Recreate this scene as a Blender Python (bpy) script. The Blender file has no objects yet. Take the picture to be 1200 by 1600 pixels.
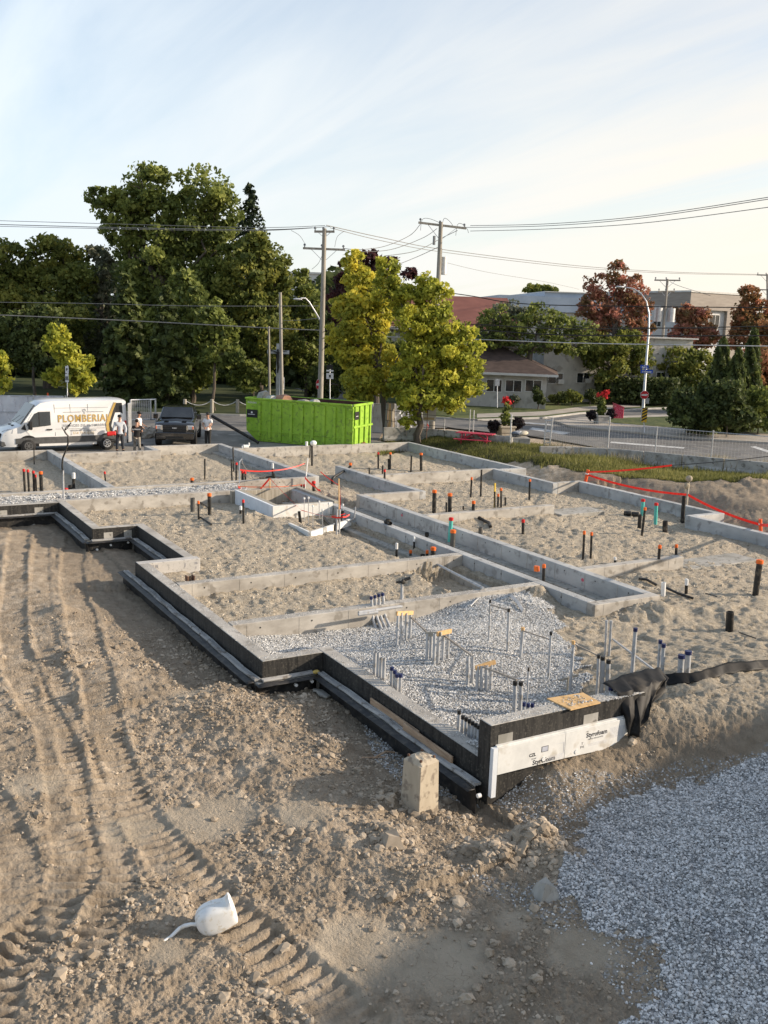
import bpy, bmesh, math, random
import numpy as np
from mathutils import Vector, Matrix
random.seed(7); RNG = np.random.default_rng(7)
SC = bpy.context.scene
COL = SC.collection
# ---------------------------------------------------------------- camera
FOC = 1517.26; CAMH = 6.3
M = np.array([[-0.5019122134139322, -0.8642774878990154, 0.03329495362505718], [-0.18033562488739224, 0.06692231844321332, -0.9813258713040531], [0.8459096833719314, -0.49854370641414436, -0.1894491498329997]])
cd = bpy.data.cameras.new('camera'); cam = bpy.data.objects.new('camera', cd); COL.objects.link(cam)
cd.sensor_fit = 'HORIZONTAL'; cd.sensor_width = 36; cd.lens = FOC/1200*36; cd.clip_start = .1; cd.clip_end = 5000
R3 = Matrix(((M[0][0], -M[1][0], -M[2][0]), (M[0][1], -M[1][1], -M[2][1]), (M[0][2], -M[1][2], -M[2][2])))
cam.matrix_world = Matrix.Translation((0, 0, CAMH)) @ R3.to_4x4()
SC.camera = cam
# ---------------------------------------------------------------- sky and sun
SUN_AZ = (-0.46, -0.888); SUN_EL = 20.0
W = bpy.data.worlds.new('World'); SC.world = W; W.use_nodes = True
nt = W.node_tree; nt.nodes.clear()
def nn(t, typ, **k):
    n = t.nodes.new(typ)
    for a, b in k.items(): setattr(n, a, b)
    return n
out = nn(nt, 'ShaderNodeOutputWorld'); bg = nn(nt, 'ShaderNodeBackground'); bg.inputs[1].default_value = 0.15
sky = nn(nt, 'ShaderNodeTexSky', sky_type='NISHITA', sun_disc=False)
sky.sun_elevation = math.radians(SUN_EL); sky.sun_rotation = math.atan2(SUN_AZ[0], SUN_AZ[1])
sky.air_density = 1.0; sky.dust_density = 1.0; sky.ozone_density = 1.6
tc = nn(nt, 'ShaderNodeTexCoord')
# thin high cloud: long streaks on a plane far above (direction divided by its height)
sep = nn(nt, 'ShaderNodeSeparateXYZ'); nt.links.new(tc.outputs['Generated'], sep.inputs[0])
zz = nn(nt, 'ShaderNodeMath', operation='MAXIMUM'); nt.links.new(sep.outputs[2], zz.inputs[0]); zz.inputs[1].default_value = 0.0
za = nn(nt, 'ShaderNodeMath', operation='ADD'); nt.links.new(zz.outputs[0], za.inputs[0]); za.inputs[1].default_value = 0.12
inv = nn(nt, 'ShaderNodeMath', operation='DIVIDE'); inv.inputs[0].default_value = 1; nt.links.new(za.outputs[0], inv.inputs[1])
sc_ = nn(nt, 'ShaderNodeVectorMath', operation='SCALE'); nt.links.new(tc.outputs['Generated'], sc_.inputs[0]); nt.links.new(inv.outputs[0], sc_.inputs['Scale'])
mp = nn(nt, 'ShaderNodeMapping'); nt.links.new(sc_.outputs[0], mp.inputs[0]); mp.inputs['Rotation'].default_value = (0, 0, math.radians(38)); mp.inputs['Scale'].default_value = (.34, 1.9, .0)
no = nn(nt, 'ShaderNodeTexNoise'); nt.links.new(mp.outputs[0], no.inputs[0]); no.inputs['Scale'].default_value = 1.1; no.inputs['Detail'].default_value = 9; no.inputs['Roughness'].default_value = .55; no.inputs['Distortion'].default_value = .5
rp = nn(nt, 'ShaderNodeValToRGB'); nt.links.new(no.outputs[0], rp.inputs[0])
rp.color_ramp.elements[0].position = .36; rp.color_ramp.elements[0].color = (.12,)*3+(1,); rp.color_ramp.elements[1].position = .70; rp.color_ramp.elements[1].color = (.62,)*3+(1,)
# more veil near the horizon
hz = nn(nt, 'ShaderNodeMapRange'); nt.links.new(zz.outputs[0], hz.inputs[0]); hz.inputs[1].default_value = .0; hz.inputs[2].default_value = .42; hz.inputs[3].default_value = .72; hz.inputs[4].default_value = 0
mx = nn(nt, 'ShaderNodeMath', operation='ADD', use_clamp=True); nt.links.new(rp.outputs[0], mx.inputs[0]); nt.links.new(hz.outputs[0], mx.inputs[1])
mm = nn(nt, 'ShaderNodeMath', operation='MULTIPLY', use_clamp=True); nt.links.new(mx.outputs[0], mm.inputs[0]); mm.inputs[1].default_value = .95
# cloud colour: warmer on the sun's side
dt = nn(nt, 'ShaderNodeVectorMath', operation='DOT_PRODUCT'); nt.links.new(tc.outputs['Generated'], dt.inputs[0]); dt.inputs[1].default_value = (SUN_AZ[0], SUN_AZ[1], -.35)
mr = nn(nt, 'ShaderNodeMapRange'); nt.links.new(dt.outputs['Value'], mr.inputs[0]); mr.inputs[1].default_value = -.35; mr.inputs[2].default_value = .45
cc = nn(nt, 'ShaderNodeMix', data_type='RGBA'); nt.links.new(mr.outputs[0], cc.inputs[0]); cc.inputs[6].default_value = (4.15, 4.6, 4.95, 1); cc.inputs[7].default_value = (5.1, 4.62, 3.95, 1)
mix = nn(nt, 'ShaderNodeMix', data_type='RGBA'); nt.links.new(mm.outputs[0], mix.inputs[0]); nt.links.new(sky.outputs[0], mix.inputs[6]); nt.links.new(cc.outputs[2], mix.inputs[7])
nt.links.new(mix.outputs[2], bg.inputs[0]); nt.links.new(bg.outputs[0], out.inputs[0])
sd = bpy.data.lights.new('sun', 'SUN'); sd.energy = 5.0; sd.angle = math.radians(.9); sd.color = (1, .84, .66)
so = bpy.data.objects.new('sun', sd); COL.objects.link(so)
ce = math.cos(math.radians(SUN_EL)); sv = Vector((SUN_AZ[0]*ce, SUN_AZ[1]*ce, math.sin(math.radians(SUN_EL)))).normalized()
so.rotation_euler = sv.to_track_quat('Z', 'Y').to_euler(); so.location = (0, 0, 30)
vs = SC.view_settings; vs.view_transform = 'Standard'; vs.look = 'None'; vs.exposure = 0.52; vs.gamma = 1; vs.use_curve_mapping = False
SC.cycles.max_bounces = 5; SC.cycles.transparent_max_bounces = 6
# ---------------------------------------------------------------- survey helpers (photo measurement -> place on the ground)
def P(px, py, z=0.0):
    d = M.T @ np.array([(px-600)/FOC, (py-800)/FOC, 1.0]); t = (z-CAMH)/d[2]; q = d*t
    return float(q[0]), float(q[1])
def PD(px, py, depth):
    d = M.T @ np.array([(px-600)/FOC, (py-800)/FOC, 1.0])*depth
    return (float(d[0]), float(d[1]), float(d[2]+CAMH))
def PJ(x, y, z):
    c = M @ np.array([x, y, z-CAMH]); return 600+FOC*c[0]/c[2], 800+FOC*c[1]/c[2], c[2]
def ztop(x, y, py):
    lo, hi = -3., 60.
    for _ in range(40):
        mid = (lo+hi)/2
        if PJ(x, y, mid)[1] > py: lo = mid
        else: hi = mid
    return (lo+hi)/2
# ---------------------------------------------------------------- materials
MATS = {}
def principled(name):
    m = bpy.data.materials.new(name); m.use_nodes = True; t = m.node_tree
    return m, t, t.nodes['Principled BSDF']
def mk(name, c1, c2=None, scale=6, rough=.85, bump=0, bscale=40, metal=0, detail=6, lo=.35, hi=.65, trans=0, spec=.3, stretch=None, c3=None, s3=60, coat=0, coord='world'):
    if name in MATS: return MATS[name]
    m, t, b = principled(name); c2 = c2 or c1
    if coord == 'world':
        g = nn(t, 'ShaderNodeNewGeometry'); src = g.outputs['Position']
    else:
        g = nn(t, 'ShaderNodeTexCoord'); src = g.outputs['Object']
    if stretch:
        mp = nn(t, 'ShaderNodeMapping'); t.links.new(src, mp.inputs[0]); mp.inputs['Scale'].default_value = stretch; s1 = mp.outputs[0]
    else: s1 = src
    n = nn(t, 'ShaderNodeTexNoise'); t.links.new(s1, n.inputs[0]); n.inputs['Scale'].default_value = scale; n.inputs['Detail'].default_value = detail; n.inputs['Roughness'].default_value = .62
    r = nn(t, 'ShaderNodeValToRGB'); t.links.new(n.outputs[0], r.inputs[0]); e = r.color_ramp.elements
    e[0].position = lo; e[0].color = (*c1, 1); e[1].position = hi; e[1].color = (*c2, 1)
    colout = r.outputs[0]
    if c3:
        n3 = nn(t, 'ShaderNodeTexNoise'); t.links.new(src, n3.inputs[0]); n3.inputs['Scale'].default_value = s3; n3.inputs['Detail'].default_value = 3
        r3 = nn(t, 'ShaderNodeValToRGB'); t.links.new(n3.outputs[0], r3.inputs[0]); r3.color_ramp.elements[0].position = .56; r3.color_ramp.elements[1].position = .66
        x = nn(t, 'ShaderNodeMix', data_type='RGBA'); t.links.new(r3.outputs[0], x.inputs[0]); t.links.new(colout, x.inputs[6]); x.inputs[7].default_value = (*c3, 1); colout = x.outputs[2]
    t.links.new(colout, b.inputs['Base Color'])
    b.inputs['Roughness'].default_value = rough; b.inputs['Metallic'].default_value = metal; b.inputs['Specular IOR Level'].default_value = spec
    b.inputs['Coat Weight'].default_value = coat; b.inputs['Coat Roughness'].default_value = .08
    if trans:
        b.inputs['Transmission Weight'].default_value = 0
        tr = nn(t, 'ShaderNodeBsdfTranslucent'); ms = nn(t, 'ShaderNodeMixShader'); ms.inputs[0].default_value = trans
        t.links.new(colout, tr.inputs[0]); t.links.new(b.outputs[0], ms.inputs[1]); t.links.new(tr.outputs[0], ms.inputs[2]); t.links.new(ms.outputs[0], t.nodes['Material Output'].inputs[0])
    if bump:
        nb = nn(t, 'ShaderNodeTexNoise'); t.links.new(src, nb.inputs[0]); nb.inputs['Scale'].default_value = bscale; nb.inputs['Detail'].default_value = 5
        bp = nn(t, 'ShaderNodeBump'); bp.inputs['Strength'].default_value = min(1, bump*4); bp.inputs['Distance'].default_value = bump; t.links.new(nb.outputs[0], bp.inputs['Height']); t.links.new(bp.outputs[0], b.inputs['Normal'])
    MATS[name] = m; return m
concrete = mk('concrete', (.29, .27, .24), (.47, .445, .40), 1.1, .9, .01, 45, stretch=(1, 1, 2.2), c3=(.25, .23, .20), s3=4)
concrete_new = mk('fresh_concrete', (.40, .385, .36), (.52, .50, .47), 1.2, .88, .006, 60, c3=(.33, .32, .30), s3=14)
concrete_far = mk('grey_concrete', (.32, .325, .32), (.48, .48, .465), .8, .85, .006, 50, stretch=(1, 1, 2.5), c3=(.27, .265, .255), s3=3.5)
concrete_old = mk('old_concrete', (.24, .23, .20), (.40, .385, .35), 2.2, .92, .02, 30, stretch=(1, 1, .35), c3=(.17, .16, .14), s3=7)
tar = mk('damp_proof_coating', (.012, .012, .012), (.05, .047, .042), 3, .62, .006, 40, stretch=(5, 5, .5), c3=(.07, .065, .055), s3=26)
membrane = mk('black_membrane', (.012, .012, .013), (.04, .038, .036), 5, .5, .02, 12, c3=(.06, .054, .045), s3=9)
drain = mk('drain_strip', (.20, .20, .195), (.40, .39, .37), 3, .8, .004, 60, stretch=(.6, .6, 3), c3=(.16, .14, .12), s3=6)
abs_black = mk('black_plastic', (.012, .012, .012), (.035, .033, .03), 4, .45, 0, c3=(.09, .075, .055), s3=8)
abs_grey = mk('weathered_black_plastic', (.06, .06, .055), (.13, .125, .115), 4, .5)
orange = mk('orange_cap', (.75, .13, .02), (.8, .18, .03), 6, .45)
redcap = mk('red_cap', (.55, .02, .02), (.65, .035, .03), 6, .45)
whitecap = mk('white_plastic', (.68, .68, .66), (.78, .78, .76), 6, .4)
teal = mk('teal_plastic', (.09, .42, .36), (.12, .50, .43), 4, .4)
pvc = mk('grey_conduit', (.33, .34, .35), (.46, .47, .48), 5, .45, c3=(.28, .265, .24), s3=9)
bluecap = mk('dark_blue_cap', (.015, .02, .07), (.02, .03, .10), 5, .4)
wood_new = mk('new_lumber', (.55, .34, .15), (.68, .45, .22), 3, .75, .003, 60, stretch=(1, 6, 6))
wood_old = mk('weathered_lumber', (.30, .20, .13), (.46, .33, .22), 3, .85, .004, 50, stretch=(1, 6, 6))
wood_grey = mk('grey_wood', (.25, .23, .19), (.40, .37, .31), 2.5, .9, .006, 20, stretch=(9, 9, .6))
steel = mk('galvanised_steel', (.42, .43, .44), (.56, .57, .58), 5, .4, metal=.6)
rust = mk('rusty_steel', (.10, .06, .045), (.2, .12, .08), 12, .8, metal=.2)
foam = mk('white_foam', (.60, .60, .575), (.74, .74, .71), 3, .8, .002, 80, c3=(.52, .49, .43), s3=3)
foam_blue = mk('pale_foam', (.60, .63, .66), (.70, .73, .76), 3, .8, .002, 80)
tape_red = mk('red_tape', (.75, .03, .02), (.85, .06, .04), 8, .4, trans=.3)
black_rub = mk('black_rubber', (.012, .012, .012), (.03, .03, .03), 8, .75)
glass_dark = mk('dark_glass', (.012, .015, .018), (.03, .036, .04), 1.2, .08, spec=.8)
wire_m = mk('cable_black', (.02, .02, .02), (.04, .04, .04), 8, .7)
wire_g = mk('cable_grey', (.16, .16, .155), (.24, .24, .23), 8, .6)
# ---------------------------------------------------------------- mesh builder
class MB:
    def __init__(s): s.v = []; s.f = []
    def add(s, vs, fs):
        o = len(s.v); s.v += [tuple(map(float, v)) for v in vs]; s.f += [tuple(i+o for i in f) for f in fs]; return s
    def box(s, x0, x1, y0, y1, z0, z1):
        x0, x1 = min(x0, x1), max(x0, x1); y0, y1 = min(y0, y1), max(y0, y1); z0, z1 = min(z0, z1), max(z0, z1)
        return s.add([(x0, y0, z0), (x1, y0, z0), (x1, y1, z0), (x0, y1, z0), (x0, y0, z1), (x1, y0, z1), (x1, y1, z1), (x0, y1, z1)],
                     [(0, 3, 2, 1), (4, 5, 6, 7), (0, 1, 5, 4), (1, 2, 6, 5), (2, 3, 7, 6), (3, 0, 4, 7)])
    def obox(s, c, ax, ay, az):          # centre and three half-axes
        c, ax, ay, az = map(np.array, (c, ax, ay, az)); vs = []
        for k in (-1, 1):
            for i, j in ((-1, -1), (1, -1), (1, 1), (-1, 1)): vs.append(c+ax*i+ay*j+az*k)
        return s.add(vs, [(0, 3, 2, 1), (4, 5, 6, 7), (0, 1, 5, 4), (1, 2, 6, 5), (2, 3, 7, 6), (3, 0, 4, 7)])
    def bar(s, p0, p1, w, h, up=(0, 0, 1)):
        p0, p1, up = map(lambda q: np.array(q, float), (p0, p1, up)); d = p1-p0; L = np.linalg.norm(d); d /= L
        a = np.cross(up, d); n = np.linalg.norm(a)
        if n < 1e-3: a = np.array([1., 0, 0]); n = 1
        a /= n; b = np.cross(d, a)
        return s.obox((p0+p1)/2, d*L/2, a*w/2, b*h/2)
    def cyl(s, p0, p1, r0, r1=None, n=12, caps=True, inner=0):
        r1 = r0 if r1 is None else r1
        p0, p1 = np.array(p0, float), np.array(p1, float); d = p1-p0; d /= max(1e-9, np.linalg.norm(d))
        a = np.cross(d, [0, 0, 1.]) if abs(d[2]) < .9 else np.cross(d, [1., 0, 0]); a /= np.linalg.norm(a); b = np.cross(d, a)
        vs = []
        for p, r in ((p0, r0), (p1, r1)):
            for k in range(n):
                t = 2*math.pi*k/n; vs.append(p+(a*math.cos(t)+b*math.sin(t))*r)
        fs = [(k, (k+1) % n, n+(k+1) % n, n+k) for k in range(n)]
        if inner:
            for p in (p1, p1-d*inner*3):
                for k in range(n):
                    t = 2*math.pi*k/n; vs.append(p+(a*math.cos(t)+b*math.sin(t))*inner)
            fs += [(n+k, n+(k+1) % n, 2*n+(k+1) % n, 2*n+k) for k in range(n)]
            fs += [(2*n+k, 2*n+(k+1) % n, 3*n+(k+1) % n, 3*n+k) for k in range(n)]
            fs.append(tuple(3*n+k for k in range(n)))
        elif caps: fs += [tuple(range(n-1, -1, -1)), tuple(range(n, 2*n))]
        return s.add(vs, fs)
    def tube(s, pts, r, n=8, caps=True):
        pts = [np.array(p, float) for p in pts]; N = len(pts); vs = []
        rr = r if hasattr(r, '__len__') else [r]*N
        prev = None
        for i, p in enumerate(pts):
            d = pts[min(i+1, N-1)]-pts[max(i-1, 0)]; d /= max(1e-9, np.linalg.norm(d))
            if prev is None: a = np.cross(d, [0, 0, 1.]) if abs(d[2]) < .9 else np.cross(d, [1., 0, 0])
            else: a = prev-d*np.dot(prev, d)
            a /= max(1e-9, np.linalg.norm(a)); prev = a; b = np.cross(d, a)
            for k in range(n):
                t = 2*math.pi*k/n; vs.append(p+(a*math.cos(t)+b*math.sin(t))*rr[i])
        fs = [(i*n+k, i*n+(k+1) % n, (i+1)*n+(k+1) % n, (i+1)*n+k) for i in range(N-1) for k in range(n)]
        if caps: fs += [tuple(range(n-1, -1, -1)), tuple((N-1)*n+k for k in range(n))]
        return s.add(vs, fs)
    def ribbon(s, pts, w, up=(0, 0, 1), tw=.0):
        pts = [np.array(p, float) for p in pts]; vs = []
        for i, p in enumerate(pts):
            u = np.array(up, float)*math.cos(tw*i)+np.array([.6, .6, 0])*math.sin(tw*i)*.6
            vs += [p+u*w/2, p-u*w/2]
        return s.add(vs, [(2*i, 2*i+1, 2*i+3, 2*i+2) for i in range(len(pts)-1)])
    def prism(s, poly, z0, z1):
        n = len(poly); vs = [(x, y, z0) for x, y in poly]+[(x, y, z1) for x, y in poly]
        a = sum(poly[i][0]*poly[(i+1) % n][1]-poly[(i+1) % n][0]*poly[i][1] for i in range(n))
        fs = [(k, (k+1) % n, n+(k+1) % n, n+k) for k in range(n)]+[tuple(range(n-1, -1, -1)), tuple(range(n, 2*n))]
        if a < 0: fs = [tuple(reversed(f)) for f in fs]
        return s.add(vs, fs)
    def extr(s, poly, origin, u, v, w, t0, t1):  # polygon in (u,v) extruded along w
        o, u, v, w = map(lambda q: np.array(q, float), (origin, u, v, w)); n = len(poly)
        vs = [o+u*a+v*b+w*t for t in (t0, t1) for a, b in poly]
        return s.add(vs, [(k, (k+1) % n, n+(k+1) % n, n+k) for k in range(n)]+[tuple(range(n-1, -1, -1)), tuple(range(n, 2*n))])
    def ell(s, c, r, n=10, m=7):
        c = np.array(c, float); r = np.array(r, float) if hasattr(r, '__len__') else np.array([r]*3, float); vs = [c+np.array([0, 0, -1])*r]
        for i in range(1, m):
            a = -math.pi/2+math.pi*i/m
            for k in range(n):
                t = 2*math.pi*k/n; vs.append(c+np.array([math.cos(a)*math.cos(t), math.cos(a)*math.sin(t), math.sin(a)])*r)
        vs.append(c+np.array([0, 0, 1])*r); top = len(vs)-1
        fs = [(0, 1+(k+1) % n, 1+k) for k in range(n)]
        for i in range(m-2): fs += [(1+i*n+k, 1+i*n+(k+1) % n, 1+(i+1)*n+(k+1) % n, 1+(i+1)*n+k) for k in range(n)]
        fs += [(1+(m-2)*n+k, 1+(m-2)*n+(k+1) % n, top) for k in range(n)]
        return s.add(vs, fs)
    def build(s, name, mat, parent=None, loc=None, bevel=0, smooth=False, mesh_only=False):
        me = bpy.data.meshes.new(name); me.from_pydata(s.v, [], s.f); me.update()
        if isinstance(mat, (list, tuple)):
            for q in mat: me.materials.append(q)
        else: me.materials.append(mat)
        if smooth:
            me.polygons.foreach_set('use_smooth', [True]*len(me.polygons)); me.set_sharp_from_angle(angle=math.radians(40))
        o = bpy.data.objects.new(name, me); COL.objects.link(o)
        if loc is not None: o.location = loc
        if parent is not None: o.parent = parent
        if bevel:
            b = o.modifiers.new('bevel', 'BEVEL'); b.width = bevel; b.segments = 1; b.limit_method = 'ANGLE'
        return o
def tag(o, label=None, cat=None, group=None, kind=None):
    if label: o['label'] = label
    if cat: o['category'] = cat
    if group: o['group'] = group
    if kind: o['kind'] = kind
    return o
def thing(name, label, cat, loc=(0, 0, 0), rz=0, group=None):
    o = bpy.data.objects.new(name, None); COL.objects.link(o); o.location = loc; o.rotation_euler = (0, 0, rz); o.empty_display_size = .2
    return tag(o, label, cat, group)
def copy_tree(o, parent=None):
    c = o.copy(); COL.objects.link(c); c.parent = parent
    for ch in list(o.children): copy_tree(ch, c)
    return c
def sag(p0, p1, s, n=14):
    p0, p1 = np.array(p0, float), np.array(p1, float)
    return [p0+(p1-p0)*t-np.array([0, 0, 4*s*t*(1-t)]) for t in np.linspace(0, 1, n)]
def text_mesh(txt, size, mat, origin, u, v, parent=None, name='lettering', bold=0.0, align='CENTER', sx=1.0, spacing=1.0):
    cu = bpy.data.curves.new('t', 'FONT'); cu.body = txt; cu.size = size; cu.align_x = align; cu.align_y = 'CENTER'; cu.offset = bold; cu.space_character = spacing; cu.resolution_u = 2
    tmp = bpy.data.objects.new('t', cu); COL.objects.link(tmp); bpy.context.view_layer.update()
    me = bpy.data.meshes.new_from_object(tmp); bpy.data.objects.remove(tmp); me.name = name
    u, v = Vector(u).normalized(), Vector(v).normalized(); w = u.cross(v)
    mt = Matrix(((u.x*sx, v.x, w.x, origin[0]), (u.y*sx, v.y, w.y, origin[1]), (u.z*sx, v.z, w.z, origin[2]), (0, 0, 0, 1)))
    me.transform(mt); me.materials.clear(); me.materials.append(mat)
    o = bpy.data.objects.new(name, me); COL.objects.link(o)
    if parent is not None: o.parent = parent
    return o
# ---------------------------------------------------------------- numpy noise
def vnoise(x, y, seed=0):
    xi = np.floor(x).astype(np.int64); yi = np.floor(y).astype(np.int64); xf = x-xi; yf = y-yi
    def h(a, b):
        n = (a*374761393+b*668265263+seed*1442695041) & 0x7fffffff
        n = ((n ^ (n >> 13))*1274126177) & 0x7fffffff
        return ((n ^ (n >> 16)) & 0xffff)/65535.0
    u = xf*xf*(3-2*xf); v = yf*yf*(3-2*yf)
    a = h(xi, yi); b = h(xi+1, yi); c = h(xi, yi+1); d = h(xi+1, yi+1)
    return a+(b-a)*u+(c-a)*v+(a-b-c+d)*u*v
def fbm(x, y, f, o=4, seed=0, g=.5):
    r = 0; a = 1; t = 0
    for k in range(o):
        ca, sa = math.cos(.7*k+.3), math.sin(.7*k+.3)
        r = r+a*(vnoise((x*ca-y*sa)*f+17*k, (x*sa+y*ca)*f-9*k, seed+k)-.5); t += a; a *= g; f *= 2.07
    return r/t*2
def ss(a, b, x):
    t = np.clip((x-a)/(b-a), 0, 1); return t*t*(3-2*t)
# ---------------------------------------------------------------- the lie of the land
def YL(x): return np.select([x > 33.65, x > 28.95, x > 24.35, x > 16.25], [np.full_like(x, 40.), np.full_like(x, -7.1), np.full_like(x, -8.43), np.full_like(x, -7.1)], -8.35)
def YR(x): return np.select([x > 35.3, x > 31.2, x > 23.65], [np.full_like(x, -28.1), np.full_like(x, -26.75), np.full_like(x, -28.1)], -26.75)
def XF(y): return np.select([y > -9.35, y > -14.2, y > -18.1], [np.full_like(y, 46.95), np.full_like(y, 45.55), np.full_like(y, 47.15)], 45.15)
def inpoly(x, y, poly):
    r = np.zeros(x.shape, bool); n = len(poly); j = n-1
    for i in range(n):
        xi, yi = poly[i]; xj, yj = poly[j]
        c = ((yi > y) != (yj > y)) & (x < (xj-xi)*(y-yi)/((yj-yi) or 1e-9)+xi); r ^= c; j = i
    return r
def polyw(px, z): return [P(a, b, z) for a, b in px]
PILE_PX = [(1210, 1192), (1120, 1205), (1060, 1222), (985, 1240), (925, 1290), (900, 1340), (878, 1400), (935, 1440), (1035, 1492), (1045, 1540), (1000, 1570), (990, 1640), (1240, 1700), (1500, 1600), (1500, 1250)]
PILE = polyw(PILE_PX, -.55)
SCATTER_PX = [(1210, 1170), (1000, 1200), (880, 1215), (800, 1240), (760, 1275), (840, 1290), (900, 1320), (860, 1400), (700, 1350), (880, 1500), (1000, 1600), (1250, 1600)]
SCATTER = polyw(SCATTER_PX, -.6)
TRENCHG = polyw([(565, 1150), (640, 1185), (700, 1230), (760, 1262), (830, 1260), (800, 1290), (700, 1270), (620, 1250), (585, 1215)], -.9)
GRASS = polyw([(590, 700), (605, 690), (600, 676), (680, 676), (850, 690), (1000, 712), (1130, 726), (1210, 736), (1215, 756), (1150, 764), (1060, 756), (985, 748), (900, 736), (830, 718), (760, 710), (700, 703), (640, 691)], .0)
def seg_ts(x, y, pts):
    best = np.full(x.shape, 1e9); tt = np.zeros(x.shape); sg = np.zeros(x.shape); acc = 0
    for (ax, ay), (bx, by) in zip(pts[:-1], pts[1:]):
        dx, dy = bx-ax, by-ay; L = math.hypot(dx, dy); ux, uy = dx/L, dy/L
        t = np.clip((x-ax)*ux+(y-ay)*uy, 0, L); qx = x-ax-ux*t; qy = y-ay-uy*t; d = np.hypot(qx, qy); m = d < best
        best = np.where(m, d, best); tt = np.where(m, acc+t, tt); sg = np.where(m, np.sign(ux*qy-uy*qx)*d, sg); acc += L
    return best, tt, sg
def smooth_line(px, z=-.62, k=6):
    p = [np.array(P(a, b, z)) for a, b in px]; o = []
    for i in range(len(p)-1):
        a, b, c, d = p[max(i-1, 0)], p[i], p[i+1], p[min(i+2, len(p)-1)]
        for t in np.linspace(0, 1, k, endpoint=False): o.append(tuple(.5*((2*b)+(c-a)*t+(2*a-5*b+4*c-d)*t*t+(3*b-a-3*c+d)*t**3)))
    o.append(tuple(p[-1])); return o
TRACKS = [  # centre line (photo px), width, depth, bar pitch
    (smooth_line([(118, 838), (112, 905), (128, 980), (150, 1070), (165, 1150), (190, 1230), (235, 1305), (300, 1385), (400, 1475), (520, 1570), (600, 1640)]), .62, .055, .20),
    (smooth_line([(30, 840), (22, 930), (20, 1000), (45, 1080), (85, 1150), (105, 1240), (112, 1300), (120, 1350), (95, 1420), (40, 1480), (-60, 1540)]), .60, .06, .19),
    (smooth_line([(70, 830), (62, 900), (70, 1000), (92, 1090), (120, 1180), (150, 1270), (172, 1340), (165, 1420), (130, 1500)]), .50, .03, .19),
    (smooth_line([(-70, 1150), (0, 1290), (30, 1380), (20, 1500), (-40, 1620)]), .5, .04, .19),
]
HEAPS = [(pp, r, h, st) for pp, r, h, st in [
    (P(830, 1322, -.5), .42, .34, 1), (P(770, 1335, -.5), .35, .16, 1), (P(610, 1320, -.6), .30, .12, 1), (P(875, 1370, -.6), .25, .12, 1), (P(520, 1180, -.7), .5, .10, 1), (P(470, 1120, -.7), .6, .12, 1), (P(250, 1420, -.6), .35, .12, 1),
    (P(95, 965, -.6), .35, .16, 1), (P(110, 1040, -.6), .4, .10, 1), (P(700, 1290, -.7), .3, .12, 1), (P(600, 1255, -.7), .35, .12, 1), (P(350, 1090, -.6), .5, .08, 1), (P(660, 1400, -.6), .5, .06, 1),
    (P(395, 815, -.3), .75, .26, 0), (P(345, 812, -.3), .8, .14, 0), (P(440, 822, -.3), .7, .16, 0), (P(310, 800, -.3), .6, .10, 0), (P(676, 895, -.3), .55, .40, 0), (P(655, 905, -.3), .7, .18, 0), (P(843, 935, -.3), .45, .34, 0), (P(820, 950, -.3), .8, .12, 0),
    (P(738, 806, -.3), .8, .26, 0), (P(845, 815, -.3), .7, .16, 0), (P(1020, 960, -.3), .6, .28, 0), (P(985, 965, -.3), .7, .10, 0), (P(1100, 845, -.3), 1.2, .16, 0), (P(1080, 905, -.3), .8, .10, 0), (P(1120, 960, -.3), 1.2, .14, 0), (P(1010, 905, -.3), .8, .14, 0), (P(575, 722, -.3), 1.4, .16, 0), (P(640, 723, -.3), 1.2, .16, 0), (P(880, 860, -.3), 1.5, .08, 0), (P(820, 785, -.3), .4, .1, 0),
    (P(460, 835, -.3), .8, .08, 0), (P(450, 700, -.3), 1.5, .08, 0), (P(1190, 765, 0), 2.6, .35, 1), (P(1290, 760, 0), 3.2, .5, 1)]]
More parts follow.
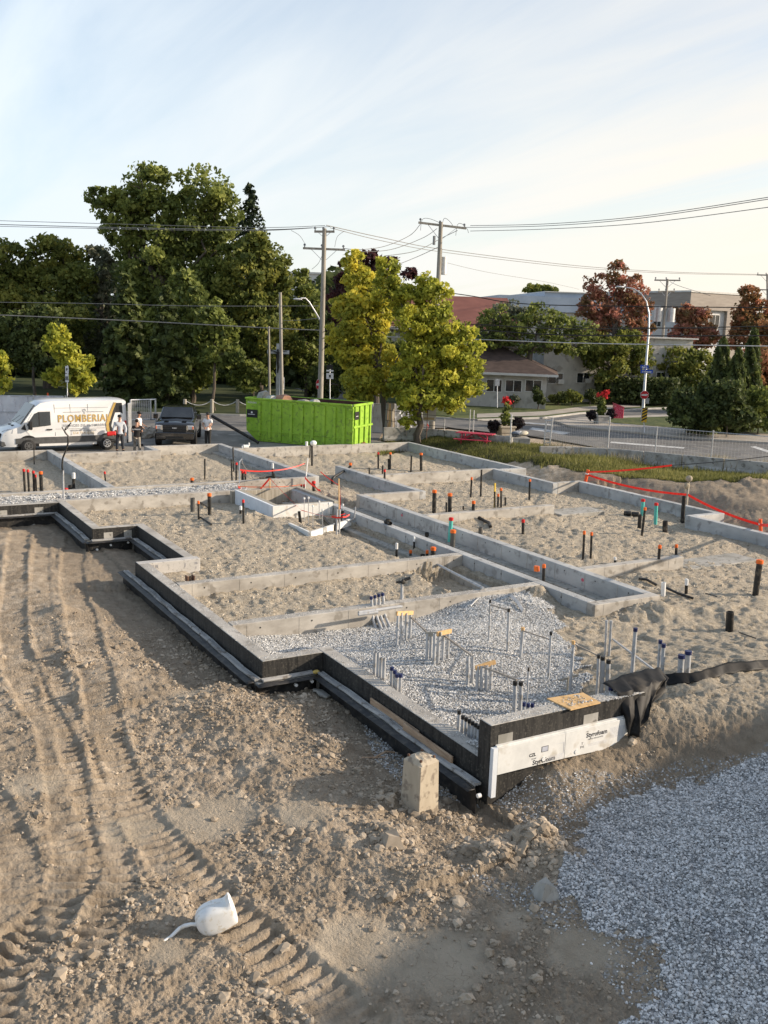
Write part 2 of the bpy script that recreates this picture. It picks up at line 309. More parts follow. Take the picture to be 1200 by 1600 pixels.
def zfun(x, y, full=False, fine=True):
    x = np.asarray(x, float); y = np.asarray(y, float)
    ins = (y < YL(x)) & (x > 10.8) & (x < XF(y)) & (y > YR(x))
    n1 = fbm(x, y, .45, 3, 1); n2 = fbm(x, y, 2.2, 4, 5, .55)
    z = np.full(x.shape, -.56)+n1*.09
    # trench along the outer wall, berm beside it
    d = np.maximum(y-YL(x), 0)
    d = np.where(x < 33.65, d, 40)
    notch = (x > 24.4) & (x < 33.6); d = np.where(notch, np.minimum(d, np.abs(33.6-x)+np.maximum(y+7.1, 0)*0), d)
    d = np.where((x > 24.4) & (y > -7.1) & (x < 33.6), np.minimum(np.maximum(y+7.1, 0), 33.6-x), d)
    dn = np.hypot(np.maximum(10.8-x, 0), np.maximum(y+8.3, 0)); d = np.where(x < 10.8, dn, d)
    z = np.where(~ins, z-(.12+.12*ss(13.5, 11, x))*(1-ss(.5, 1.9+n1*.5, d))+.10*np.exp(-((d-2.6)/.7)**2)*(x > 9), z)
    # in front of the foam-clad wall, and the bank to its right
    zw = -.66+.46*ss(-8.25, -9.5, y)+.16*ss(-10.2, -11.3, y); df = np.clip((10.6-x)/1.4, 0, 1.2)
    fr = (x < 10.9) & (y < -8.2)
    z = np.where(fr, zw+(-.66-zw)*ss(0, 1, df)+n2*.03, z)
    s = (x-10.7)*-.894+(y+11.2)*.447+n1*.25
    bank = .30-.95*ss(-.25, 1.45, s)
    wb = ss(-10.4, -11.3, y)
    z = np.where((x < 16.2) & (y < -9) & ~((x > 10.8) & (y > -11.4)), z*(1-wb)+np.maximum(bank, -.66)*wb, z)
    # gravel pile
    gp = inpoly(x+n2*.22+fbm(x, y, 9, 2, 12)*.12, y+fbm(x, y, 3, 3, 9)*.26+fbm(x, y, 9, 2, 14)*.12, PILE)
    z = z+1.5*np.exp(-((x-5.0)**2+(y+12.2)**2)/(2*2.3**2))*ss(-6.0, -8.5, y)*ss(10.6, 9.0, x)
    # inside the foundation
    zi = -.335-.12*np.maximum(ss(31, 34, x), ss(-22.5, -25, y))+n1*.035+n2*.02
    yard = ins & (x < 18.45) & (y > np.maximum(-14.9, -11.6-(x-12.2)*.66)+n2*.5)
    zi = np.where(yard, -.20-.20*ss(15.8, 18.2, x)*ss(-13.6, -11.5, y)+n1*.10+.30*ss(12.6, 11.0, x)+.10*np.sin(x*1.1+y*.9)+.09*np.exp(-((x-15.3)**2+(y+12)**2)/1.5)+n2*.02, zi)
    pl = ss(17.0, 11.5, x)*ss(-10.8, -13.5, y)
    zi = np.where(x < 18.4, zi+pl*(.52*ss(15.5, 11.0, x)+.10)*np.where(yard, .6, 1), zi)
    cor = ins & (x > 16.55) & (x < 34) & (y > -17.45) & (y < -15.7)
    zi = np.where(cor, -.58+n2*.03, zi)
    hole = ins & (x > 18.7) & (x < 21.8) & (y > -15.2) & (y < -13.5)
    zi = np.where(hole, -.30-.35*ss(-13.5, -14.2, y), zi)
    low = ins & (x > 22.2) & (x < 29) & (y > -15.3) & (y < -14.2)
    zi = np.where(low, zi-.22*ss(-14.2, -14.8, y), zi)
    gst = ins & (x > 34.0) & (x < 35.7) & (y > -14.2)
    zi = np.where(gst, -.06+n2*.025-.05*np.abs((x-34.85)), zi)
    far = ins & (x > 36)
    zi = np.where(far, zi-.02, zi)
    pit = (x > 29.85) & (x < 33.3) & (y > -15.45) & (y < -13.35)
    zi = np.where(pit, -1.9, zi)
    z = np.where(ins, zi, z)
    # beyond the right-hand wall: trench, then a bank up to the grass
    dr = YR(x)-y; rt = (dr > 0) & (x > 15.8) & (x < 47) & ~ins
    z = np.where(rt, -.55+n2*.04+.60*ss(.7, 3.4+n1, dr)*ss(14, 22, x)+.8*ss(22, 15, x)*ss(0, 2, dr)*.6-.35*ss(4.5, 9, dr)*ss(20, 26, x), z)
    lotm = ss(47.0, 47.9, x+n1*.1)
    z = z*(1-lotm)+(-.36)*lotm*(1)
    lft = (x > 35) & (y < 40) & ~ins & (y > -18) & (x < 47.2)
    z = np.where(lft, -.33, z)
    beyond = ss(-36, -41, y+.0*x)*ss(30, 20, x)*0
    rfar = ss(0, 3, -(y+32+(x-46)*(-.55)) - 3.5)*(y < -30)
    z = z*(1-rfar)+(-.40)*rfar
    rough = np.where(ins, .35, 1.0)
    for (hx, hy), r, h, st in HEAPS:
        e = np.exp(-((x-hx)**2+(y-hy)**2)/(2*(r*.6)**2)); lim = (~ins if st else ins & ~cor & ~hole)
        z = z+h*e*lim*(1+.5*n2)
    trk = np.zeros(x.shape); flat = np.zeros(x.shape)
    if fine:
        zone = (~ins) & (x < 36) & (x > 4) & (y > -11) & (y < 8)
        nw = fbm(x, y, 1.3, 2, 33)
        for pts, w, dep, pitch in TRACKS:
            b, t, sg = seg_ts(x, y, pts); b2 = b+nw*.05; inn = ss(w/2+.03, w/2-.06, b2)*zone
            bars = np.clip(np.sin(nw*1.2+2*math.pi*(t+sg*sg*.25*np.sign(dep))/pitch)*2.4, -1, 1)
            brk = np.clip(.75+fbm(x, y, 1.1, 3, 44)*1.3, .1, 1.15); z = z+inn*(-dep*.5+bars*.027*brk*(1+n2*.6))+zone*np.exp(-((b2-w/2-.06)/.07)**2)*.026*np.clip(.5+n2*2.2+nw, 0, 2)
            trk = np.maximum(trk, inn)
        flat = np.zeros(x.shape)
        for px, py, r in [(300, 1097, .75), (330, 1285, .8), (470, 1285, .55), (45, 1235, .7), (700, 1500, .7), (900, 1500, .75), (420, 1110, .5), (800, 1450, .45), (560, 1480, .7), (200, 1300, .4), (260, 1500, .5)]:
            hx, hy = P(px, py, -.6); flat = np.maximum(flat, ss(r, r*.55, np.hypot(x-hx, (y-hy))+n1*.35+n2*.12))
        flat = flat*(~ins)*(x < 30)
        rr = np.hypot(x, y); amp = ss(60, 20, rr)
        damp0 = ss(3.2, .8, d)
        cl = np.clip(fbm(x, y, 5.5, 4, 21, .62), -1, 1)
        cl2 = np.clip(fbm(x, y, 16, 3, 27, .6), -1, 1)
        k = np.where(ins, np.where(yard | gst, .15, .36), 1.0)*(1-flat*.72)*(1-trk*.5)
        z = z+k*amp*(cl*.055+np.abs(cl2)*.030+np.abs(np.clip(fbm(x, y, 38, 2, 29), -1, 1))*.016*(rr < 22))
        # trodden sand: footprints
        fp = vnoise(x*3.4, y*3.4, 55)*vnoise(x*4.6+3, y*3.2, 56)
        z = z-np.where(ins & ~yard, .045*ss(.30, .5, fp)-.03*ss(.3, .6, vnoise(x*6, y*6, 58)), 0)
        fo = ins & ~yard & ~gst
        # cracks in dried mud patches
    if not full: return z
    gr = inpoly(x+n1*.5, y+n2*.4, GRASS)
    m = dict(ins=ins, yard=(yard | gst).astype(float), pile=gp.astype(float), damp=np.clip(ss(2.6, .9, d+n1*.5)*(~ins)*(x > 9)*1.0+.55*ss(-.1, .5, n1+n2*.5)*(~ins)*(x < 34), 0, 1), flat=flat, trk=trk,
             scat=inpoly(x+n2*.3, y+n1*.5, SCATTER).astype(float), tg=inpoly(x+n2*.1, y+n1*.2, TRENCHG).astype(float), grass=gr.astype(float), d=d, rt=rt.astype(float), s=s)
    return z, m
def zg(x, y, fine=True): return float(zfun(np.array([x]), np.array([y]), fine=fine)[0])
def PG(px, py, dz=0.0):           # photo point -> place on the ground surface
    z = -.3
    for _ in range(6):
        x, y = P(px, py, z); z = .5*z+.5*(zg(x, y)+dz)
    x, y = P(px, py, z); return x, y, zg(x, y)
for _nm, _px in (('PILE', PILE_PX), ('SCATTER', SCATTER_PX)): globals()[_nm] = [PG(a, b)[:2] for a, b in _px]
# ground mesh: finer where it is near
az0 = math.atan2(M[2][1], M[2][0]); fa = math.radians(27)
azs = np.concatenate([np.arange(-180, -27, 6.0), np.linspace(-27, 27, 690), np.arange(33, 181, 6.0)]); azs = az0+np.radians(azs)
rs = [1.5, 3.0, 4.5, 6.0]; r = 7.4
while r < 62: rs.append(r); r += max(.009, r*r/6900*1.08)
while r < 1800: rs.append(r); r *= 1.25
rs = np.array(rs); RR, AA = np.meshgrid(rs, azs, indexing='ij'); GX = RR*np.cos(AA); GY = RR*np.sin(AA)
GZ, GM = zfun(GX.ravel(), GY.ravel(), full=True)
nr, na = GX.shape; N = nr*na
co = np.empty((N, 3), np.float32); co[:, 0] = GX.ravel(); co[:, 1] = GY.ravel(); co[:, 2] = GZ
i, j = np.meshgrid(np.arange(nr-1), np.arange(na-1), indexing='ij'); a = (i*na+j).ravel()
fq = np.stack([a, a+na, a+na+1, a+1], 1)
me = bpy.data.meshes.new('ground'); me.vertices.add(N); me.vertices.foreach_set('co', co.ravel())
me.loops.add(fq.size); me.loops.foreach_set('vertex_index', fq.ravel().astype(np.int32)); me.polygons.add(len(fq))
me.polygons.foreach_set('loop_start', (np.arange(len(fq))*4).astype(np.int32)); me.polygons.foreach_set('loop_total', np.full(len(fq), 4, np.int32))
me.polygons.foreach_set('use_smooth', np.ones(len(fq), bool)); me.update(calc_edges=True)
def add_attr(me, name, arr):
    at = me.attributes.new(name, 'FLOAT', 'POINT'); at.data.foreach_set('value', arr.astype(np.float32))
insf = np.maximum(GM['ins'].astype(float), ss(.45, -.2, GM['s'])*(co[:, 0] < 16.2)*(co[:, 1] < -10.8)*(co[:, 0] > 6)*.85)
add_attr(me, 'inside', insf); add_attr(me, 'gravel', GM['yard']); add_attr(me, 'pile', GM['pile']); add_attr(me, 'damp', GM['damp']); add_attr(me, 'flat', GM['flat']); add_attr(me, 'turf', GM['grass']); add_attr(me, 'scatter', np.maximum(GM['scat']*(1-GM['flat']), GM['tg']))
def ground_mat():
    m, t, b = principled('site_soil'); L = t.links.new
    g = nn(t, 'ShaderNodeNewGeometry').outputs['Position']
    def noise(s, d=6, r=.6): n = nn(t, 'ShaderNodeTexNoise'); L(g, n.inputs[0]); n.inputs['Scale'].default_value = s; n.inputs['Detail'].default_value = d; n.inputs['Roughness'].default_value = r; return n.outputs[0]
    def ramp(src, *st):
        r = nn(t, 'ShaderNodeValToRGB'); L(src, r.inputs[0]); e = r.color_ramp.elements
        while len(e) < len(st): e.new(.5)
        for k, (p, c) in enumerate(st): e[k].position = p; e[k].color = (*c, 1)
        return r.outputs[0]
    def attr(n): a = nn(t, 'ShaderNodeAttribute'); a.attribute_name = n; return a.outputs['Fac']
    def mixc(f, a, b_):
        x = nn(t, 'ShaderNodeMix', data_type='RGBA'); L(f, x.inputs[0]); L(a, x.inputs[6]); L(b_, x.inputs[7]); return x.outputs[2]
    def mul(a, k=None, b_=None, op='MULTIPLY'):
        q = nn(t, 'ShaderNodeMath', operation=op, use_clamp=True); L(a, q.inputs[0])
        if b_ is not None: L(b_, q.inputs[1])
        else: q.inputs[1].default_value = k
        return q.outputs[0]
    dry = ramp(noise(3.5), (.3, (.30, .235, .165)), (.5, (.43, .35, .26)), (.7, (.58, .485, .37)))
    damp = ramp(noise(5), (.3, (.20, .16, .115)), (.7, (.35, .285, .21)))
    sand = ramp(noise(9, 9, .78), (.34, (.25, .205, .145)), (.46, (.48, .41, .31)), (.66, (.66, .58, .455)))  # dark specks put the shade of tiny relief into the sand colour
    pale = ramp(noise(2), (.3, (.38, .32, .24)), (.7, (.54, .465, .36)))
    crk = nn(t, 'ShaderNodeTexVoronoi', feature='DISTANCE_TO_EDGE'); wv = nn(t, 'ShaderNodeVectorMath', operation='ADD'); nz_ = nn(t, 'ShaderNodeTexNoise'); L(g, nz_.inputs[0]); nz_.inputs['Scale'].default_value = 6; sc2 = nn(t, 'ShaderNodeVectorMath', operation='SCALE'); L(nz_.outputs['Color'], sc2.inputs[0]); sc2.inputs['Scale'].default_value = .25; L(g, wv.inputs[0]); L(sc2.outputs[0], wv.inputs[1]); L(wv.outputs[0], crk.inputs[0]); crk.inputs['Scale'].default_value = 3.2
    cr_ = ramp(crk.outputs['Distance'], (.0, (1, 1, 1)), (.022, (0, 0, 0))); dk = ramp(noise(2.5, 3), (.45, (0, 0, 0)), (.55, (1, 1, 1)))
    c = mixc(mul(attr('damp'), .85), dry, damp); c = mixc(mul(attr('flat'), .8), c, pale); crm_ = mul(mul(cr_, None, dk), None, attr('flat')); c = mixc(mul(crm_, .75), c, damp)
    c = mixc(attr('inside'), c, sand)
    vor = nn(t, 'ShaderNodeTexVoronoi'); L(g, vor.inputs[0]); vor.inputs['Scale'].default_value = 34
    vc = nn(t, 'ShaderNodeSeparateColor'); L(vor.outputs['Color'], vc.inputs[0])
    grav = ramp(vc.outputs[0], (.0, (.20, .20, .20)), (.5, (.38, .38, .375)), (1., (.60, .60, .59)))
    grav = mixc(ramp(noise(1.2, 3), (.45, (0, 0, 0)), (.75, (.35,)*3)), grav, sand)
    pile = ramp(vc.outputs[1], (.0, (.20, .20, .20)), (.6, (.42, .42, .415)), (1., (.60, .60, .59)))
    c = mixc(attr('gravel'), c, grav); c = mixc(attr('pile'), c, pile)
    sp = ramp(vc.outputs[2], (.72, (0, 0, 0)), (.74, (1, 1, 1))); c = mixc(mul(sp, None, mul(attr('scatter'), .8)), c, grav)
    soil = ramp(noise(2.5), (.3, (.05, .04, .028)), (.7, (.10, .09, .05))); c = mixc(attr('turf'), c, soil)
    L(c, b.inputs['Base Color']); b.inputs['Roughness'].default_value = .95; b.inputs['Specular IOR Level'].default_value = .15
    h1 = nn(t, 'ShaderNodeMath', operation='MULTIPLY'); L(noise(28, 7, .7), h1.inputs[0]); h1.inputs[1].default_value = .045
    h2 = nn(t, 'ShaderNodeMath', operation='MULTIPLY'); L(vor.outputs['Distance'], h2.inputs[0]); L(mul(attr('gravel'), None, attr('pile'), 'ADD'), h2.inputs[1])
    h4 = nn(t, 'ShaderNodeMath', operation='MULTIPLY'); L(noise(7, 9, .78), h4.inputs[0]); h5 = nn(t, 'ShaderNodeMath', operation='MULTIPLY_ADD'); L(attr('inside'), h5.inputs[0]); h5.inputs[1].default_value = .08; h5.inputs[2].default_value = .045; L(h5.outputs[0], h4.inputs[1]); h6 = nn(t, 'ShaderNodeMath', operation='ADD'); L(h1.outputs[0], h6.inputs[0]); L(h4.outputs[0], h6.inputs[1]); h1 = h6
    h3 = nn(t, 'ShaderNodeMath', operation='MULTIPLY_ADD'); L(h2.outputs[0], h3.inputs[0]); h3.inputs[1].default_value = -.03; L(h1.outputs[0], h3.inputs[2])
    bp = nn(t, 'ShaderNodeBump'); bp.inputs['Strength'].default_value = .9; bp.inputs['Distance'].default_value = 1.0; L(h3.outputs[0], bp.inputs['Height']); L(bp.outputs[0], b.inputs['Normal'])
    return m
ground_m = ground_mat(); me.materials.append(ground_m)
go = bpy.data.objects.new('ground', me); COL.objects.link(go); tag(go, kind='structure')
# ---------------------------------------------------------------- stones and clods: many small solids scattered by geometry nodes
def scatter(name, pts, scl, mat, label=None, parent=None, flatz=.7, sub=1):
    me = bpy.data.meshes.new(name); me.vertices.add(len(pts)); me.vertices.foreach_set('co', np.asarray(pts, np.float32).ravel()); me.update()
    at = me.attributes.new('size', 'FLOAT', 'POINT'); at.data.foreach_set('value', np.asarray(scl, np.float32))
    o = bpy.data.objects.new(name, me); COL.objects.link(o)
    ng = bpy.data.node_groups.new(name, 'GeometryNodeTree'); ng.interface.new_socket('Geometry', in_out='INPUT', socket_type='NodeSocketGeometry'); ng.interface.new_socket('Geometry', in_out='OUTPUT', socket_type='NodeSocketGeometry')
    gi = ng.nodes.new('NodeGroupInput'); goo = ng.nodes.new('NodeGroupOutput'); ip = ng.nodes.new('GeometryNodeInstanceOnPoints'); L = ng.links.new
    join = ng.nodes.new('GeometryNodeGeometryToInstance')
    for s in range(4):
        ic = ng.nodes.new('GeometryNodeMeshIcoSphere'); ic.inputs['Radius'].default_value = 1; ic.inputs['Subdivisions'].default_value = sub
        sp = ng.nodes.new('GeometryNodeSetPosition'); nz = ng.nodes.new('ShaderNodeTexNoise'); nz.noise_dimensions = '4D'; nz.inputs['W'].default_value = s*7.3; nz.inputs['Scale'].default_value = 1.6
        sb = ng.nodes.new('ShaderNodeVectorMath'); sb.operation = 'SUBTRACT'; sb.inputs[1].default_value = (.5, .5, .5); L(nz.outputs['Color'], sb.inputs[0])
        ms = ng.nodes.new('ShaderNodeVectorMath'); ms.operation = 'SCALE'; ms.inputs['Scale'].default_value = 1.9; L(sb.outputs[0], ms.inputs[0])
        L(ic.outputs[0], sp.inputs[0]); L(ms.outputs[0], sp.inputs['Offset']); L(sp.outputs[0], join.inputs[0])
    sm = ng.nodes.new('GeometryNodeSetMaterial'); sm.inputs['Material'].default_value = mat
    L(gi.outputs[0], ip.inputs['Points']); L(join.outputs[0], ip.inputs['Instance']); ip.inputs['Pick Instance'].default_value = True
    rv = ng.nodes.new('FunctionNodeRandomValue'); rv.data_type = 'FLOAT_VECTOR'; rv.inputs[0].default_value = (-.5, -.5, 0); rv.inputs[1].default_value = (.5, .5, 6.28)
    L(rv.outputs[0], ip.inputs['Rotation'])
    na_ = ng.nodes.new('GeometryNodeInputNamedAttribute'); na_.data_type = 'FLOAT'; na_.inputs[0].default_value = 'size'
    r2 = ng.nodes.new('FunctionNodeRandomValue'); r2.data_type = 'FLOAT_VECTOR'; r2.inputs[0].default_value = (.75, .75, flatz*.7); r2.inputs[1].default_value = (1.25, 1.15, flatz*1.2); r2.inputs['Seed'].default_value = 5
    vm = ng.nodes.new('ShaderNodeVectorMath'); vm.operation = 'SCALE'; L(r2.outputs[0], vm.inputs[0]); L(na_.outputs[0], vm.inputs['Scale']); L(vm.outputs[0], ip.inputs['Scale'])
    L(ip.outputs[0], sm.inputs[0]); L(sm.outputs[0], goo.inputs[0])
    md = o.modifiers.new('scatter', 'NODES'); md.node_group = ng
    tag(o, kind='stuff')
    if label: tag(o, label)
    if parent: o.parent = parent
    return o
def stone_mat(name, lo, hi, mid):
    m, t, b = principled(name); L = t.links.new
    oi = nn(t, 'ShaderNodeNewGeometry'); vo = nn(t, 'ShaderNodeTexWhiteNoise', noise_dimensions='1D'); oi2 = nn(t, 'ShaderNodeObjectInfo'); L(oi2.outputs['Random'], vo.inputs['W'])
    r = nn(t, 'ShaderNodeValToRGB'); L(vo.outputs['Value'], r.inputs[0]); e = r.color_ramp.elements; e.new(.5)
    for k, c in enumerate((lo, mid, hi)): e[k].position = k*.5; e[k].color = (*c, 1)
    n = nn(t, 'ShaderNodeTexNoise'); L(oi.outputs['Position'], n.inputs[0]); n.inputs['Scale'].default_value = 70
    x = nn(t, 'ShaderNodeMix', data_type='RGBA', blend_type='MULTIPLY'); x.inputs[0].default_value = .5; L(r.outputs[0], x.inputs[6]); L(n.outputs[0], x.inputs[7])
    rr = nn(t, 'ShaderNodeMix', data_type='RGBA', blend_type='ADD'); rr.inputs[0].default_value = .12; L(x.outputs[2], rr.inputs[6]); L(r.outputs[0], rr.inputs[7]); L(rr.outputs[2], b.inputs['Base Color']); b.inputs['Roughness'].default_value = .9; b.inputs['Specular IOR Level'].default_value = .2
    return m
pile_stone = stone_mat('crushed_stone', (.25, .248, .24), (.84, .835, .82), (.56, .555, .545))
yard_stone = stone_mat('pale_crushed_stone', (.28, .275, .26), (.88, .87, .84), (.56, .555, .535))
soil_clod = mk('soil_clod', (.22, .175, .125), (.44, .37, .285), 2.2, .95, .006, 60)
def vis(x, y, z, pad=40):
    c = M @ np.stack([x, y, z-CAMH]); return (c[2] > 1) & (np.abs(FOC*c[0]/c[2]) < 600+pad) & (FOC*c[1]/c[2] < 800+pad)
def seed_pts(x0, x1, y0, y1, dens, keep):
    n = int((x1-x0)*(y1-y0)*dens); x = RNG.uniform(x0, x1, n); y = RNG.uniform(y0, y1, n)
    v = vis(x, y, np.full(n, -.5)); x, y = x[v], y[v]; z, m = zfun(x, y, full=True); k = keep(x, y, m); x, y, z = x[k], y[k], z[k]
    if MASKS is not None: pass
    return np.stack([x, y, z], 1)
MASKS = None
p = seed_pts(4.5, 12, -15, -4.5, 2900, lambda x, y, m: (m['pile'] > .5) & (RNG.random(len(x)) < np.clip(1.05+fbm(x, y, 1.4, 3, 61)*1.2, .45, 1))); scatter('gravel_pile', p+[0, 0, .006], RNG.uniform(0, 1, len(p))**1.6*.017+.009, pile_stone, 'heap of blue grey crushed stone at the edge of the dirt')
p = seed_pts(10.95, 18.4, -15.2, -7.3, 1500, lambda x, y, m: (m['yard'] > .5) & (m['ins'])); scatter('gravel_bed', p+[0, 0, .004], RNG.uniform(.010, .021, len(p)), yard_stone, 'bed of pale grey crushed stone around the conduits')
p = seed_pts(33.9, 35.75, -14.2, -2, 500, lambda x, y, m: m['yard'] > .5); scatter('gravel_strip', p+[0, 0, .004], RNG.uniform(.015, .03, len(p)), yard_stone, 'strip of pale gravel between two footing walls')
p = seed_pts(5, 13, -14, -5, 420, lambda x, y, m: (m['scat'] > .5) & (m['pile'] < .5) & (RNG.random(len(x)) < .55*(1-m['flat']*.8)) & ~m['ins']); p2 = seed_pts(9, 15, -10, -6, 1500, lambda x, y, m: (m['tg'] > .5) & (~m['ins']) & (RNG.random(len(x)) < .6))
p = np.concatenate([p, p2]); scatter('scattered_stones', p+[0, 0, .005], RNG.uniform(.008, .019, len(p)), yard_stone, 'loose pale stones scattered over the dirt')
def clodkeep(x, y, m):
    n = fbm(x, y, .8, 3, 71); pr = np.clip(.25+n*1.1, .03, 1)*(1-m['flat']*.93)*(1-m['trk']*.75)*(1-m['pile'])
    hp = np.zeros(len(x))
    for (hx, hy), r, h, st in HEAPS[:13]: hp = np.maximum(hp, np.exp(-((x-hx)**2+(y-hy)**2)/(2*(r*1.0)**2)))
    return (~m['ins']) & (RNG.random(len(x)) < np.clip(pr+hp*.8*(1-m['pile']), 0, 1))
p = seed_pts(5, 22, -12, 2, 520, clodkeep); s = RNG.uniform(0, 1, len(p))**3*.028+.007; scatter('soil_crumbs', p+[0, 0, .004], s, soil_clod, 'crumbs of broken soil lying over the churned dirt', sub=1)
p = seed_pts(6, 20, -11, -1, 26, clodkeep); s = RNG.uniform(0, 1, len(p))**3*.05+.03; scatter('soil_clods', p+[0, 0, .008], s, soil_clod, 'larger clods of soil on the churned dirt', sub=2)
p = []
for (hx, hy), r, h, st in HEAPS[:3]:
    n = int(900*r); q = np.stack([hx+RNG.normal(0, r*.6, n), hy+RNG.normal(0, r*.6, n)], 1); p.append(q)
p = np.concatenate(p); z = zfun(p[:, 0], p[:, 1]); p = np.column_stack([p, z]); s = RNG.uniform(0, 1, len(p))**2.5*.07+.012; scatter('heap_clods', p, s, soil_clod, 'heap of broken clods between the pier and the gravel', sub=2)
p = seed_pts(16, 40, -28, -7, 45, lambda x, y, m: m['ins'] & (m['yard'] < .5) & (x < 40)); scatter('sand_lumps', p, RNG.uniform(0, 1, len(p))**2*.03+.012, mk('sand_lump', (.36, .31, .24), (.50, .44, .35), 3, .95), 'small lumps of trodden sand inside the footing walls')
# ---------------------------------------------------------------- streets, kerbs, lawns
def sheet(name, poly, z, mat, thick=.0, kind='structure', parent=None):
    mb = MB()
    if thick: mb.prism(poly, z-thick, z)
    else:
        a = sum(poly[i][0]*poly[(i+1) % len(poly)][1]-poly[(i+1) % len(poly)][0]*poly[i][1] for i in range(len(poly)))
        if a < 0: poly = poly[::-1]
        mb.add([(x, y, z) for x, y in poly], [tuple(range(len(poly)))])
    o = mb.build(name, mat, parent)
    me = o.data; bm = bmesh.new(); bm.from_mesh(me); bmesh.ops.triangulate(bm, faces=[f for f in bm.faces if len(f.verts) > 4]); bm.to_mesh(me); bm.free()
    return tag(o, kind=kind) if kind else o
asphalt = mk('asphalt', (.115, .112, .108), (.165, .16, .152), .35, .9, .004, 60, c3=(.19, .18, .165), s3=1.2, lo=.4, hi=.62)
kerb_m = mk('kerb_concrete', (.30, .29, .27), (.42, .41, .38), 1.5, .9, .004, 40)
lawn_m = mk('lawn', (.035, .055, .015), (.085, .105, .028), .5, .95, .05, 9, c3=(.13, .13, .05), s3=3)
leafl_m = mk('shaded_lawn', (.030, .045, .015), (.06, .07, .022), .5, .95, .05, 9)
walk_m = mk('pavement', (.30, .27, .23), (.40, .365, .32), .8, .9, .003, 50)
ZR = -.30
RP = lambda a, b, z=ZR: P(a, b, z)
road_poly = [(47.6, 40), (110, 40), (110, -10), (95, -160), (30, -130), (30, -44), (34.0, -40.6), RP(1005, 712), RP(850, 684), RP(700, 668), RP(600, 672), RP(588, 694), (45.7, -28.4), (45.7, -18.4), (47.6, -18.4)]
sheet('road', road_poly, ZR, asphalt)
park_k = [(80, 40), (72.5, 6), RP(0, 641), RP(200, 646), RP(371, 650), RP(440, 650), RP(560, 640)]
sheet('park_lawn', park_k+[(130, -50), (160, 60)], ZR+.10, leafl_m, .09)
def kerb(name, pts, w=.18, z=ZR, h=.13):
    mb = MB()
    for a, b in zip(pts[:-1], pts[1:]): mb.bar((a[0], a[1], z+h/2), (b[0], b[1], z+h/2), w, h)
    return tag(mb.build(name, kerb_m), kind='structure')
kerb('kerb', [(a-.1, b-.1) for a, b in park_k[1:]])
far_k = [RP(560, 637), RP(640, 652), RP(745, 657.5), RP(850, 654), RP(905, 647), RP(1000, 640), RP(1120, 636), RP(1300, 634)]
sheet('far_lawn', far_k+[(140, -150), (170, -110), (120, -60)], ZR+.11, lawn_m, .09)
kerb('kerb', far_k)
sheet('pavement', [RP(745, 655), RP(850, 651.5), RP(905, 644.5), RP(1000, 637.5), RP(1000, 632), RP(905, 638), RP(850, 645), RP(745, 649)], ZR+.125, walk_m)
isl_o = [RP(866, 660), RP(905, 655), RP(960, 652.5), RP(1050, 650), RP(1200, 652), RP(1330, 664), RP(1330, 706), RP(1200, 694), RP(1120, 689.5), RP(1050, 684), RP(1000, 678.5), RP(940, 673), RP(890, 668)]
sheet('traffic_island', isl_o, ZR+.13, walk_m, .12)
sheet('island_lawn', [RP(930, 657), RP(1050, 653), RP(1200, 655), RP(1320, 668), RP(1320, 692), RP(1200, 681), RP(1100, 675), RP(1025, 669), RP(960, 664)], ZR+.142, lawn_m)
line_m = mk('road_paint', (.42, .42, .41), (.60, .60, .58), 3, .8, c3=(.2, .2, .19), s3=5)
for k, q in enumerate([[(795, 658), (860, 662.5), (862, 664.5), (797, 660)], [(832, 668), (892, 676), (880, 679), (826, 671)], [(955, 690), (1070, 699), (1068, 701), (953, 692)], [(1180, 697), (1225, 712), (1215, 712), (1172, 698)], [(880, 664), (905, 667), (903, 668.5), (878, 665)]]):
    sheet('road_marking', [RP(*p_) for p_ in q], ZR+.004, line_m)
lot_m = mk('dusty_asphalt', (.16, .15, .135), (.26, .245, .22), .5, .92, .004, 50, c3=(.30, .28, .25), s3=1.5)
sheet('parking_area', [(47.65, 22), (60, 20), (60.5, -14), (57, -22), (55, -28), (46.2, -27.9), (45.8, -18.5), (47.65, -18.5)], ZR+.004, lot_m)
# ---------------------------------------------------------------- the foundation: walls, footings, coatings
FD = thing('foundation', 'cast concrete foundation of stepped grade walls across the whole site, outer faces coated black', 'foundation')
T = .28
def wall(x0, x1, y0, y1, z1=0, z0=-.62, mat=concrete, name='wall', label=None):
    o = MB().box(x0, x1, y0, y1, z0, z1).build(name, mat, FD, bevel=.012)
    if label: o['label'] = label
    return o
e = .003
# outer left walls (outer face, top at 0)
wall(33.5, 33.5+T, -6.92, 4)                     # towards the far left
wall(28.9+T+e, 33.5-e+T, -6.92-T, -6.92-e)
wall(28.9, 28.9+T, -8.27, -6.92)
wall(24.5+e, 28.9-e+T, -8.27-T, -8.27-e)
wall(24.22, 24.5, -8.62, -6.95, mat=foam and concrete_new)
wall(16.1+T+e, 24.22-e, -6.95-T, -6.95)
wall(16.1, 16.1+T, -8.22, -6.95)
wall(10.93+e, 16.1-e+T, -8.22-T, -8.22-e)
wall(10.65, 10.93, -11.3, -8.22, z1=.60, z0=-1.0, label='raised end wall of the foundation')
